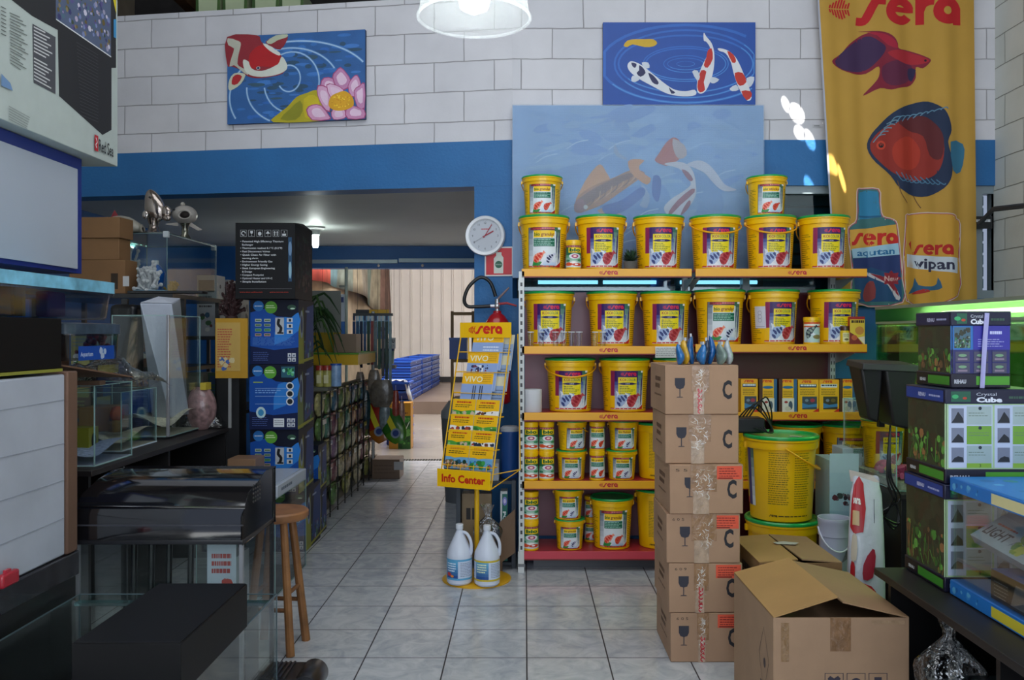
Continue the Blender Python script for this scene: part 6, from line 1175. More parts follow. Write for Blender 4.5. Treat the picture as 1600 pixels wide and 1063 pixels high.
a = Art(); a.rect(0, 0, .45, .22, '#1c5ca8'); a.blobs(.02, .02, .43, .2, 12, .03, ['#2a70c0', '#184c90'], 4); s2 = Art(); s2.rect(0, 0, .45, .09, '#202022'); s2.poly([(.15, .085), (.30, .085), (.33, .01), (.12, .01)], '#6a6c72'); s2.lines(.02, .11, .01, .07, 5, '#7a7c80', .3, 3); s2.lines(.35, .44, .01, .07, 5, '#7a7c80', .3, 4); s2.rect(.2, .06, .24, .085, '#b8b4a8')
inbox('dark blue and black product box inside the packed tank, below the silver one', 'filter_box', 1.61, 1.85, 2.45, 2.95, .69, .10, (0, 0, 0), '#1b1c20', a, s2)
# stuff under the right cabinet
bb = blob_bag('plastic_bag', 'crumpled clear plastic bag in the open space of the black cabinet', (1.60, 3.22, .002), .12, .12, .56, WRAP, seed=4)
t = thing('spare_tank', 'grey green glass tank stored under the black cabinet', 'glass tank', (1.66, 3.0, 0)); MB().box(-.10, .10, -.18, .15, .02, .34, '#4a585c').build('tank_body', mat(.15, spec=.8), t, smooth=0); MB().box(-.102, -.1005, -.16, -.06, .15, .19, '#b8b43c').build('yellow_tag', PRM, t, smooth=0)
# bracket and pole on the right wall
t = thing('wall_bracket', 'grey steel bracket arm on the right white wall', 'bracket', (0, 0, 0)); MB().tube([P(1530, 350, 6.0), P(1552, 327, 5.9), Vector((3.38, 4.4, 2.35))], .018, '#3a3c40', 6).build('bracket_arm', mat(.5, metal=.5), t); MB().box(3.40, 3.44, 5.6, 5.7, 2.2, 2.5, '#55585c').build('wall_plate', mat(.5, metal=.5), t)
t = thing('black_plate', 'small black plate behind the window next to the banner', 'plate', P(1530, 347, 6.24)); MB().box(-.05, .09, -.012, 0, -.05, .04, '#15181a').build('plate_body', BLK, t, smooth=0); Art().lines(-.03, .08, -.01, .02, 1, '#c8ccd0', .6, 3, .1).mesh(flat(0, -.0128, 0)).build('plate_print', PR, t, smooth=0)
# ---------------------------------------------------------------- left foreground
DK = mat(.35, noise=.1, nscale=8, coat=.3)
t = thing('display_cabinet', 'tall white panelled cabinet with blue edges at the far left', 'cabinet', (-2.55, 3.7, 0))
MB().box(-.34, .34, -.9, .56, 1.90, 2.47, '#1f2f7c').build('cabinet_body', mat(.4), t, smooth=0); MB().box(-.34, -.03, -.9, .46, 0, 1.899, '#1c2a6c').build('cabinet_base', mat(.4), t, smooth=0); MB().box(.341, .352, -.9, .50, 1.92, 2.41, '#aeb4bf').build('white_panel', mat(.45, noise=.05, nscale=2), t, smooth=0)
# coral reef tank carton on top of it
t = thing('reef_tank_carton', 'big white and black aquarium carton with a coral photo on top of the white cabinet', 'box', (-2.45, 3.60, 2.475))
X, y0, y1, h = .32, -.9, .87, 1.15; MB().box(-.32, X, y0, y1, 0, h, '#b4bdb8').build('box_body', PRM, t, bevel=.003)
a = Art(); W = y1-y0; far = W
def RP(px, py): # photograph pixel on the carton side plane x=-2.13 -> (u from near end, v)
    Y = -2.13*F/(px-VX); return (Y-(3.60+y0), CH+(VY-py)/F*Y-2.475)
RR = lambda pts: [tuple(min(max(q, .002), lim) for q, lim in zip(RP(*p), (W-.002, h-.002))) for p in pts]
a.poly(RR([(18, -60), (18, 0), (50, 25), (90, 47), (92, 150), (160, 211), (174, 203), (174, 106), (181, 106), (181, -60)]), '#232326')
a.poly(RR([(87, 30), (87, -40), (173, -40), (173, 88)]), '#54607c'); q = RR([(87, 30), (87, 0), (173, -30), (173, 88)])
u0, u1 = q[0][0], q[3][0]; rr = random.Random(6)
for i in range(330):
    u_ = rr.uniform(u0+.015, u1-.015); tt = (u_-u0)/(u1-u0); vlo = q[0][1]*(1-tt)+q[3][1]*tt; v_ = rr.uniform(vlo+.015, h-.02); r = rr.uniform(.005, .017)
    a.tri([[(u_+r*math.cos(2*PI*j/6), v_+r*math.sin(2*PI*j/6)) for j in range(6)]], rr.choice(['#5a5288', '#7a86b4', '#3a3a6c', '#8a7a5c', '#b4a8c0', '#4c6a7c', '#9c98b0', '#6a5c30', '#d0cadc', '#3c4a30'])); a.k -= .93
a.k += 1; a.stroke(RR([(87, 30), (173, 89)]), .006, '#d8dcdc')
a.poly(RR([(172, -20), (181, -10), (181, 22)]), '#d8c41c'); a.poly(RR([(177, 30), (181, 30), (181, 60), (177, 58)]), '#3a8cc0')
a.poly(RR([(50, 37), (86, 58), (86, 147), (52, 129)]), '#4a4a50')
for i in range(16):
    if i != 8: a.stroke(RR([(52, 42+i*5.4), (70+(i*7) % 12, 51+i*5.5+((i*7) % 12)*.5)]), .006, '#c8c8c8')
for i in range(18): a.stroke(RR([(14+(i % 2), 20+i*4.6), (30+(i*5) % 14, 27+i*4.8+((i*5) % 14)*.4)]), .004, '#6a706c')
for i in range(8): a.stroke(RR([(0, 10+i*6), (8, 14+i*6)]), .004, '#5a5e5c')
for i in range(22): a.stroke(RR([(118+i*.3, 66+i*5.4), (152, 86+i*5.0)]), .002, '#4c4c50')
for i in range(6): a.stroke(RR([(12, 166+i*4), (45-i, 184+i*3.6)]), .003, '#8a908c')
a.poly(RR([(0, 115), (14, 130), (18, 142), (0, 134)]), '#6c8cb4')
pu, pv = RR([(147, 232)])[0]; a.T = lambda x, y: (pu+x, pv+y); a.rect(-.006, -.01, .030, .068, '#b8222c'); a.stroke([(.017, .005), (.006, .02), (.02, .035), (.006, .055)], .006, '#d8d8d8', sm=3); a.text('Red Sea', .037, -.004, .062, '#1c1c20', w=.150, bold=.01); a.T = lambda x, y: (x, y)
a.mesh(flat_px(X+.0008, y0, 0)).build('side_print', PRM, t, smooth=0)
# low cabinet, block of wrapped foam sheets, black box, terrariums
t = thing('black_stand', 'black stand wrapped in dark foil under the white foam block', 'stand', (-2.2, 3.0, 0)); MB().box(-.32, .335, -.6, .55, 0, .60, '#0e0d0f').build('stand_body', DK, t, bevel=.004); MB().box(-.33, .345, -.61, .56, .60, .70, '#26242a').build('foil_wrap', mat(.25, noise=.6, nscale=20, bump=.9, bscale=12, coat=.5), t, bevel=.006)
t = thing('foam_block', 'large white block of foam sheets with brown card at its end, left foreground', 'foam block', (-2.2, 3.0, .702)); MB().box(-.3, .333, -.5, .47, 0, .735, '#b3b8c4').build('foam_sheets', mat(.6, noise=.12, nscale=3, bump=1., bscale=4), t, bevel=.008)
MB().box(-.3, .343, .472, .55, 0, .745, '#6c5040').build('card_end', CB, t, bevel=.006)
for k in range(9): MB().tube([(.334, -.5, .08*k+.06), (.3345, .46, .08*k+.065+.01*math.sin(k))], .0016, '#989da8', 4).build('sheet_edge', PRM, t) if k % 2 else None
t = thing('red_clip', 'small red plastic piece at the lower left edge of the foam block', 'clip', (-1.848, 3.075, .702)); MB().box(-.006, .02, -.08, .02, 0, .05, '#a82030').build('clip_body', LM, t, bevel=.008); MB().box(.0, .012, -.05, -.02, .05, .06, '#b83040').build('clip_tab', LM, t, smooth=0)
t = thing('black_carton', 'flat black box lying on the foam block, yellow strip under it', 'box', (-2.2, 2.95, 1.449)); MB().box(-.3, .33, -.45, .50, .012, .212, '#0d0a09').build('box_body', mat(.7, noise=.1, spec=.2), t, bevel=.003); MB().box(-.3, .334, -.45, .50, 0, .0115, '#8c8c30').build('yellow_strip', PRM, t, smooth=0)
def terrarium(label, x0, x1, y0, y1, z0, h, rimc, seed, print_=True, inner=None):
    t = thing('plastic_terrarium', label, 'terrarium', ((x0+x1)/2, (y0+y1)/2, z0)); w2, d2 = (x1-x0)/2, (y1-y0)/2; r = .06
    def outline(k, n=6):
        p = []
        for cx, cy, a0 in ((w2-r, d2-r, 0), (-w2+r, d2-r, 90), (-w2+r, -d2+r, 180), (w2-r, -d2+r, 270)):
            for i in range(n+1): q = R(a0+90*i/n); p.append(((cx+r*math.cos(q))*k, (cy+r*math.sin(q))*k))
        return p
    g_ = MB(); rows = [(.93, 0), (.95, .01), (.985, h*.8), (1.0, h-.03)]; n = len(outline(1))
    g_.add([(p[0], p[1], z) for k, z in rows for p in outline(k)], [(j*n+i, j*n+(i+1) % n, (j+1)*n+(i+1) % n, (j+1)*n+i) for j in range(3) for i in range(n)]+[tuple(reversed(range(n)))], '#fff'); g_.build('clear_body', glass_mat('terrarium_plastic', (.72, .78, .86), 1.6, .12, .05), t, smooth=40)
    g_ = MB(); o1 = outline(1.02); o2 = outline(.9); v = [(p[0], p[1], h-.05) for p in o1]+[(p[0], p[1], h) for p in o1]+[(p[0], p[1], h+.005) for p in o2]
    g_.add(v, [(j*n+i, j*n+(i+1) % n, (j+1)*n+(i+1) % n, (j+1)*n+i) for j in range(2) for i in range(n)]+[tuple(2*n+i for i in range(n))], rimc); g_.build('printed_lid', mat(.3, noise=.45, nscale=14), t, smooth=30)
    g_ = MB().tube([(p[0]*1.005, p[1]*1.005, h-.055) for p in outline(1)], .006, '#c8c4d8', 6, True).build('clear_rim', PLASTIC, t)
    return t
t = terrarium('large clear plastic terrarium with blue printed lid on the black box', -2.5, -1.86, 2.95, 3.90, 1.663, .168, '#7cc0dc', 1)
MB().box(.10, .16, .20, .34, .01, .12, '#4a1c8c').build('purple_insert', mat(.4), t, bevel=.01); MB().hexa([(-.2, -.2, .01), (.18, -.1, .01), (.18, -.08, .01), (-.2, -.18, .01)], [(-.2, -.2, .13), (.18, -.1, .13), (.18, -.08, .13), (-.2, -.18, .13)], '#26304a').build('card_insert', PRM, t, smooth=0); MB().box(.0, .12, .08, .1, .01, .13, '#a8a494').build('paper_insert', PRM, t, smooth=0)
# ---- the low desk with glass tanks
t = thing('black_desk', 'long low black desk carrying the row of glass tanks on the left', 'desk', (-2.5, 5.15, 0)); MB().box(-.45, .38, -.97, .98, .90, .93, '#2a2626').build('desk_top', BLK, t, bevel=.003)
for y in (-.96, -.02, .95): MB().box(-.44, .36, y, y+.025, 0, .90, '#191616').build('side_panel', BLK, t, smooth=0)
MB().box(-.45, -.44, -.96, .97, 0, .9, '#0f0e0f').build('back_panel', BLK, t, smooth=0)
def bed(t, w2, d2, c, z=.04, sc=60): MB().grid(lambda u, v: (-w2+2*w2*u, -d2+2*d2*v, .007+z*(.7+.3*math.sin(u*5)*math.cos(v*4))), 12, 12, c).build('sand_bed', mat(.9, noise=.35, nscale=sc, bump=.3, bscale=80), t, smooth=60)
t = tank('glass_tank', 'small six pane glass tank with blue gravel, nearest on the black desk', -2.62, -2.165, 4.30, 4.71, .931, 1.34, base='#a8b4c8'); bed(t, .22, .195, '#a8b8d8', .10)
tag_ = MB().box(-.226, .226, -.204, .204, .0, .006, '#b8c8d0'); tag_.build('base_plate', PRM, t, smooth=0)
o = thing('yellow_box', 'small yellow and black product box inside the nearest glass tank', 'box', (-2.33, 4.50, .99)); MB().box(-.06, .06, -.05, .05, 0, .12, '#8c8a2c').build('box_body', PR, o, bevel=.002); a = Art(); a.ell(.05, .05, .025, .04, '#20201c'); a.mesh(flat_px(.0608, -.05, 0)).build('box_print', PR, o, smooth=0)
o = thing('shell_ornament', 'round pale shell ornament in the nearest glass tank', 'ornament', (-2.42, 4.42, .99)); MB().ball((0, 0, .16), (.05, .07, .09), '#b4b0a4', 16, 12).build('shell_body', mat(.6, noise=.4, nscale=20), o); MB().box(-.05, .05, -.05, .05, 0, .08, '#7c7a6c').build('ornament_base', PRM, o, bevel=.01)
t = tank('glass_tank', 'low glass tank with white sand beside the tall one', -2.66, -2.285, 4.84, 5.30, .931, 1.27, base='#c8c4b0'); bed(t, .18, .22, '#e8e2cc', .10)
MB().box(-.19, .19, -.232, .232, .0, .006, '#c8d8e4').build('base_plate', PRM, t, smooth=0)
carton('small_carton', 'small brown carton inside the low white sand tank', 'box', -2.60, -2.42, 4.98, 5.22, 1.03, 1.17, '#8c6a44')
o = thing('ornament_castle', 'brown orange ornament piece inside the low white sand tank', 'ornament', (-2.37, 4.98, 1.03)); g_ = MB(); g_.box(-.04, .03, -.06, .06, 0, .07, '#8c6a3c'); g_.build('ornament_base', mat(.7, noise=.6, nscale=15), o, bevel=.02); g_ = MB().ball((-.005, 0, .10), (.035, .055, .05), '#b8542c', 12, 8); g_.build('ornament_top', mat(.7, noise=.5, nscale=20), o)
t = tank('tall_glass_tank', 'tall narrow glass tank on the desk with white foam piece leaning inside', -2.62, -2.26, 5.42, 5.95, .945, 1.72, base='#c8c6b4', th=.008); bed(t, .17, .25, '#efe9d2', .14)
MB().box(.165, .184, -.269, -.252, 0, .775, '#c3c4ca').build('chrome_corner', mat(.2, metal=.6), t, bevel=.003); MB().box(-.17, .17, -.25, .25, -.014, 0, '#18181a').build('base_plate', PRM, t, smooth=0)
t = thing('foam_piece', 'long white foam packing piece leaning out of the tall glass tank', 'foam piece', (0, 0, 0)); q0 = P(270, 642, 5.62); q1 = P(302, 640, 5.85); t0 = P(213, 470, 5.62); t1 = P(276, 468, 5.72)
# a leaning triangular-ended block
B_ = [Vector((-2.32, 5.60, 1.05)), Vector((-2.30, 5.86, 1.05)), Vector((-2.44, 5.90, 1.05)), Vector((-2.46, 5.64, 1.05))]
T_ = [Vector((-2.50, 5.55, 1.80)), Vector((-2.34, 5.66, 1.80)), Vector((-2.36, 5.86, 1.84)), Vector((-2.60, 5.78, 1.81))]
MB().hexa(B_, T_, '#bcc3d2').build('foam_body', mat(.6, noise=.06, nscale=10, bump=.4, bscale=30), t, bevel=.006)
TT = [p+Vector((0, 0, .003)) for p in T_]; TC = (TT[0]+TT[1]+TT[2]+TT[3])/4+Vector((0, 0, .035))
MB().add(TT+[TC], [(0, 1, 4), (1, 2, 4), (2, 3, 4), (3, 0, 4), (3, 2, 1, 0)], '#c3c8d4').build('foam_tip', mat(.5, bump=.8, bscale=12), t, smooth=0)
t = terrarium('small clear terrarium with blue label on the nearest glass tank', -2.46, -2.16, 4.06, 4.60, 1.47, .18, '#4a5a6a', 2)
a = Art(); a.rect(0, 0, .36, .07, '#1a4fae'); a.text('Aquarium', .02, .02, .022, '#b8c8e8', w=.12, bold=.03); a.blobs(.2, .0, .34, .065, 8, .02, ['#b8c8e0', '#3a78c8'], 4); a.mesh(flat_px(.152, -.20, .0)).build('blue_label', PR, t, smooth=0)
g_ = MB(); rr = random.Random(2)
for i in range(16): g_.ball((.06+rr.uniform(-.04, .05), .14+rr.uniform(-.05, .05), .03+rr.uniform(0, .07)), .018, rr.choice(['#c83224', '#e0503c', '#a82018']), 8, 6)
o = thing('red_ornament', 'bunch of small red balls inside the small clear terrarium', 'ornament', (-2.31, 4.33, 1.50)); g_.build('red_balls', LM, o); MB().box(.0, .1, .08, .2, 0, .012, '#8a2418').build('ornament_base', PRM, o, smooth=0)
t = thing('cardboard_flap', 'brown cardboard piece bent over the nearest glass tank', 'cardboard', (0, 0, 0)); MB().hexa([(-2.50, 3.90, 1.44), (-2.13, 3.90, 1.455), (-2.12, 4.62, 1.365), (-2.52, 4.62, 1.365)], [(-2.50, 3.90, 1.448), (-2.13, 3.90, 1.463), (-2.12, 4.62, 1.371), (-2.52, 4.62, 1.371)], '#7a5a44').build('card_sheet', CB, t, smooth=0); MB().box(-2.5, -2.13, 4.28, 4.34, 1.342, 1.364, '#5a4434').build('card_fold', CB, t, smooth=0)
def film(name, label, pts_fn, nu, nv, m=WRAP, cat='plastic wrap'):
    t = thing(name, label, cat, (0, 0, 0)); MB().grid(pts_fn, nu, nv, '#fff').build('film', m, t, smooth=60); return t
rr = random.Random(12); NZ = [(rr.uniform(4, 14), rr.uniform(4, 14), rr.uniform(0, 6)) for _ in range(5)]
def nz(u, v): return sum(math.sin(a_*u+b_*v+c_) for a_, b_, c_ in NZ)/5
film('plastic_film', 'crumpled clear film bundled over the low glass tanks', lambda u, v: (-2.68+.46*u, 4.66+.72*v, 1.30+.16*math.sin(PI*u)**.5*math.sin(PI*min(1, v+.12))**.5+.03*nz(u, v)+.012*nz(v*3, u*3)), 30, 40)
film('plastic_film', 'crumpled clear film lying at the far end of the black desk', lambda u, v: (-2.42+.30*u, 5.97+.16*v, .935+.16*math.sin(PI*u)*math.sin(PI*v)+.012*nz(u*2, v*2)+.014), 24, 20)
o = thing('yellow_sheet', 'yellow and white printed card wrapped in film above the tanks', 'card', (-2.45, 4.98, 1.30)); a = Art(); a.rect(0, 0, .40, .12, '#1c2440'); a.rect(0, .07, .25, .12, '#b8b040'); a.rect(.25, .03, .40, .11, '#33343c'); a.stroke([(.26, .04), (.39, .04), (.39, .10), (.26, .10)], .004, '#a8acb8', closed=True); MB().box(0, .01, -.1, .30, 0, .12, '#24283c').build('card_body', PRM, o, smooth=0); a.mesh(flat_px(.0108, -.1, 0)).build('card_print', PR, o, smooth=0)
# ---- hooded aquarium in front
t = tank('hooded_aquarium', 'glass aquarium with a glossy black curved hood in the left foreground', -1.89, -1.19, 3.6, 4.04, .002, .72, frame='#3a3c42', base='#202024', th=.006)
hp = [(-.225, .0), (-.225, .115), (-.215, .15), (-.15, .195), (-.02, .235), (.10, .25), (.225, .25), (.225, .0)]
hp = [(p[0], p[1]+.715) for p in hp]
MB().prism(hp, -.353, .353, '#141417', 'yz').build('hood', mat(.08, coat=1., spec=.7), t, smooth=30, bevel=.008); MB().box(-.356, .356, -.232, .228, .712, .73, '#1c1c20').build('hood_rim', DK, t, bevel=.003); MB().box(-.356, .356, -.23, -.226, .79, .796, '#3c3d44').build('hood_groove', DK, t, smooth=0)
for k in range(5):
    for j in range(4): MB().box(.353, .3545, -.09+j*.03, -.078+j*.03, .86+k*.018, .868+k*.018, '#3a3a3c').build('vent_slot', DK, t, smooth=0)
for x in (-.353, .337):
    for y in (-.223, .207): MB().box(x, x+.016, y, y+.016, 0, .712, '#8a8c90' if y < 0 else '#17171a').build('corner_strip', mat(.3), t, smooth=0)
MB().box(.05, .13, -.03, -.005, .972, .973, '#c8ccd4').build('white_sticker', PRM, t, smooth=0) if False else None
a = Art(); a.rect(0, 0, .13, .30, '#b8c4cc'); a.lines(.02, .11, .16, .26, 3, '#a84038', .6, 4, .1); a.blobs(.01, .01, .12, .15, 14, .02, ['#b84a40', '#dfe2e4', '#8a9aa8'], 3)
carton('filter_carton', 'white and red printed box inside the hooded aquarium', 'box', -1.42, -1.29, 3.82, 4.0, .36, .60, '#9aa4b0', a)
MB().box(-.02, .30, -.02, .16, .007, .355, '#0f0f12').build('inner_platform', DK, t, smooth=0)
for i, x in enumerate((-.26, -.18, -.10, .0)): MB().tube([(x, .1, .02), (x+.01, .1, .66)], .014, '#0c0c0e', 8).build('filter_tube', DK, t)
t = thing('cable_tray', 'white sheet of paper on the dark shelf behind the hooded aquarium', 'paper', (-2.05, 4.50, .93)); 
t.location = (-1.96, 4.30, .0); bpy.data.objects.remove(t)
t = thing('paper_sheet', 'white curled paper lying on the shelf board inside the black desk', 'paper', (-2.35, 5.35, .672)); MB().grid(lambda u, v: (-.15+.32*u, -.2+.4*v, .004+.02*u*u), 8, 4, '#b0b4c4').build('sheet', PRM, t, smooth=60); Art().lines(-.1, .1, -.1, .1, 4, '#8a8e9a').mesh(flat_top(0, 0, .02)).build('sheet_print', PRM, t, smooth=0)
for o in [x for x in COL.objects if x.get('label', '').startswith('long low black desk')]: MB().box(-.44, .35, -.93, .94, .64, .665, '#1c1818').build('inner_shelf', BLK, o, smooth=0)
# ---- open tank with the black light cover lying on it
t = tank('open_glass_tank', 'open shallow glass tank in the bottom left corner, black cover lying across it', -1.835, -1.02, 2.05, 3.52, .002, .53, frame='#52636a', base='#1c1c20')
MB().box(-.39, .39, .66, .70, .50, .512, '#a8c8cc').build('glass_brace', GLASS_EDGE, t, smooth=0)
t = thing('black_light_cover', 'matt black box shaped light cover resting on the open glass tank', 'light cover', (-1.173, 2.815, .533)); MB().box(-.161, .161, -.30, .30, .0, .155, '#0b0b0d').build('cover_body', mat(.5, noise=.08, nscale=6, spec=.2), t, bevel=.002)
MB().box(-.157, .157, -.296, .296, .1555, .158, '#0b0c10').build('cover_top', mat(.42, spec=.25), t, smooth=0)
t = thing('grey_tray', 'grey white rimmed tray at the very bottom left corner', 'tray', (-1.55, 2.35, .535)); MB().box(-.16, .20, -.15, .15, 0, .02, '#8c929c').build('tray_body', mat(.4), t, bevel=.004); MB().box(-.165, .205, .145, .155, .0, .03, '#a8aeb8').build('tray_rim', mat(.3), t, smooth=0)
t = thing('pump_unit', 'black ribbed pump housing on the floor beside the stool', 'pump', (-1.0, 3.72, 0)); MB().box(-.14, .04, -.10, .12, 0, .13, '#121215').build('pump_body', DK, t, bevel=.012); g_ = MB(); g_.M = Matrix.Translation((.06, .02, .085))@Matrix.Rotation(R(90), 4, 'X'); g_.lathe([(.055, -.10), (.06, -.09), (.06, .09), (.055, .10)], '#17171c', seg=24); g_.build('motor', DK, t)
for k in range(6): MB().box(-.13+.02*k, -.122+.02*k, -.08, .10, .131, .138, '#26262a').build('rib', DK, t, smooth=0)
# ---- stool
t = thing('wooden_stool', 'round wooden bar stool behind the hooded aquarium', 'stool', (-1.265, 4.36, 0)); WD = mat(.5, noise=.35, nscale=9)
MB().lathe([(.10, .655), (.15, .66), (.158, .672), (.158, .695), (.15, .703), (.02, .702)], '#94633c', seg=36).build('seat', WD, t)
legs = []
for q in (-50, 40, 130, 220):
    c_, s_ = math.cos(R(q)), math.sin(R(q)); MB().tube([(.08*c_, .08*s_, .66), (.16*c_, .16*s_, 0)], [.019, .022], '#8f6036', 10).build('leg', WD, t); legs.append((c_, s_))
for k in range(4):
    (a1, b1), (a2, b2) = legs[k], legs[(k+1) % 4]; z = .22 if k % 2 else .30; r_ = .16-.08*z/.66; MB().tube([(r_*a1, r_*b1, z), (r_*a2, r_*b2, z)], .011, '#7c5230', 8).build('rung', WD, t)
# ---- glass tank on the floor with white tray, brown box
t = tank('floor_glass_tank', 'floor standing glass tank with a white tray on top, beside the stool', -1.99, -1.51, 5.17, 5.90, .002, .60, frame='#8aa8a6', base='#3a4442')
t = thing('white_tray', 'white lidded tray lying on the floor standing glass tank', 'tray', (-1.75, 5.54, .602)); MB().box(-.02, .245, -.34, .34, 0, .072, '#b3bac6').build('tray_body', mat(.45), t, bevel=.004); a = Art(); a.lines(.04, .3, .02, .05, 1, '#6a7484', .6, 3, .2); a.mesh(flat_px(.2458, -.3, 0)).build('tray_print', PRM, t, smooth=0); MB().box(.0, .22, -.31, .31, .072, .078, '#a8b2c4').build('tray_lid', mat(.3), t, bevel=.002)
a = Art(); a.rect(.02, .1, .08, .12, '#b8b4b0')
carton('small_carton', 'small brown carton on the glass tank in front of the blue boxes', 'box', -1.97, -1.785, 5.66, 5.86, .602, .77, '#8a6a50', a)
PRD = mat(.5, spec=.25, noise=.04)
# ---- stack of blue heater boxes and the black chiller box
def bluebox(label, x0, x1, y0, y1, z0, z1, kind):
    w_, h_, d_ = x1-x0, z1-z0, y1-y0; a = Art(); a.rect(0, 0, w_, h_, '#0c1226'); a.poly([(0, 0), (w_, 0), (w_, h_*.80), (w_*.85, h_*.72), (w_*.55, h_*.74), (w_*.3, h_*.86), (0, h_*.80)], '#144a9c', 0)
    a.poly([(w_*.5, h_*.3), (w_, h_*.52), (w_, h_*.80), (w_*.85, h_*.72), (w_*.6, h_*.7)], '#2a78c8', 2); a.poly([(0, 0), (w_, 0), (w_, h_*.26), (w_*.5, h_*.22), (0, h_*.28)], '#101c44')
    a.ell(w_*.17, h_*.90, w_*.11, w_*.11, '#2a6cb0'); a.lines(w_*.09, w_*.25, h_*.885, h_*.91, 1, '#c8d8ec', .6, 2, 0); a.ell(w_*.43, h_*.88, w_*.13, w_*.13, '#5a9c34'); a.lines(w_*.33, w_*.53, h_*.86, h_*.92, 2, '#d0e4b0', .5, 2, .2)
    if kind:
        for i in range(4):
            for j in range(2): a.rect(w_*(.10+.19*j), h_*(.66-.075*i), w_*(.23+.19*j), h_*(.70-.075*i), ['#c8d4b8', '#a8b498', '#78b878', '#c89888'][i]); a.rect(w_*(.11+.19*j), h_*(.67-.075*i), w_*(.22+.19*j), h_*(.69-.075*i), '#2a5a3a')
        a.rect(w_*.52, h_*.46, w_*.70, h_*.72, '#b0b4b8'); a.stroke([(w_*.60, h_*.70), (w_*.58, h_*.62), (w_*.64, h_*.56), (w_*.61, h_*.48)], w_*.06, '#1c1c20', sm=3); a.rect(w_*.56, h_*.47, w_*.69, h_*.495, '#1c1c20')
        for i in range(3): a.rect(w_*.76, h_*(.65-.09*i), w_*.88, h_*(.715-.09*i), '#c8ccd0'); a.rect(w_*.80, h_*(.66-.09*i), w_*.85, h_*(.70-.09*i), '#2a2a30')
        a.lines(w_*.05, w_*.93, h_*.29, h_*.42, 7, '#5a88c8', .25, 3, .1); a.ell(w_*.86, h_*.88, w_*.09, h_*.04, '#3a5a48'); a.ell(w_*.88, h_*.86, w_*.05, h_*.012, '#c8e8d0')
    else:
        a.rect(w_*.66, h_*.80, w_*.94, h_*.97, '#2a5a6c'); a.blobs(w_*.67, h_*.81, w_*.93, h_*.95, 22, .012, ['#2c8a4a', '#58b070', '#8ad0c0', '#1c4c3a'], 2)
        for i in range(3): a.rect(w_*.12, h_*(.63-.12*i), w_*.76, h_*(.635-.12*i), '#9ab8e0'); a.ell(w_*.84, h_*(.67-.12*i), w_*.08, w_*.08, '#d0d4d8'); a.ell(w_*.84, h_*(.67-.12*i), w_*.055, w_*.055, '#1c2024')
        a.lines(w_*.12, w_*.7, h_*.55, h_*.62, 2, '#7aa4d8', .4, 4, .3); a.rect(w_*.08, h_*.72, w_*.28, h_*.735, '#a8c040'); a.ell(w_*.24, h_*.26, w_*.10, w_*.12, '#b8d4d8'); a.ell(w_*.24, h_*.26, w_*.06, w_*.07, '#3a8ab8'); a.rect(w_*.50, h_*.04, w_*.72, h_*.17, '#d8dce0'); a.lines(w_*.52, w_*.70, h_*.06, h_*.15, 3, '#8a8e94', .4, 2, 0)
    a.lines(w_*.06, w_*.42, h_*.05, h_*.2, 5, '#5a70b0', .25, 6, .2)
    for i in range(2):
        for j in range(2): a.rect(w_*(.78+.09*i), h_*(.04+.07*j), w_*(.855+.09*i), h_*(.10+.07*j), '#c3c8d0'); a.poly([(w_*(.795+.09*i), h_*(.05+.07*j)), (w_*(.84+.09*i), h_*(.05+.07*j)), (w_*(.818+.09*i), h_*(.09+.07*j))], '#2a3460')
    s = Art(); s.rect(0, 0, d_, h_, '#0e1622'); s.poly([(0, 0), (d_*.35, 0), (d_*.30, h_*.9), (0, h_*.55)], '#8a8c34' if kind else '#6a7844'); s.ell(d_*.2, h_*.62, d_*.10, h_*.22, '#8c98a8'); s.ell(d_*.2, h_*.62, d_*.06, h_*.14, '#1c2c50'); s.poly([(d_*.4, h_*.08), (d_, h_*.2), (d_, h_*.95), (d_*.55, h_*.9)], '#1c3c74'); s.blobs(d_*.3, h_*.06, d_*.97, h_*.4, 16, .02, ['#2c5a34', '#3c7a40', '#5a3a6c', '#1c3a2c', '#6a8a9c'], 5+kind); s.poly([(0, 0), (d_, h_*.06), (d_, h_*.1), (0, h_*.05)], '#98962c')
    s.lines(d_*.45, d_*.7, h_*.8, h_*.84, 1, '#9aa8c0', .8, 2, 0)
    return carton('heater_box', label, 'box', x0, x1, y0, y1, z0, z1, '#10162a', a, s, 'stacked blue printed boxes', PRD)
bz = [.0, .46, .922, 1.384, 1.845]; lb = ['lowest blue printed box of the stack, standing on the floor', 'third blue box from the top, half hidden by the white tray', 'second blue box from the top, with three round pictures', 'top blue box of the stack, just under the black carton']
for i in range(4): bluebox(lb[i], -1.95, -1.608, 6.05+(.22 if i == 0 else .02*(i % 2)), 6.50+(.22 if i == 0 else 0), bz[i]+.001, bz[i+1]-.001, [1, 1, 0, 1][i])
w_, h_, d_ = .415, .53, .48; a = Art(); a.rect(0, 0, w_, h_, '#101012')
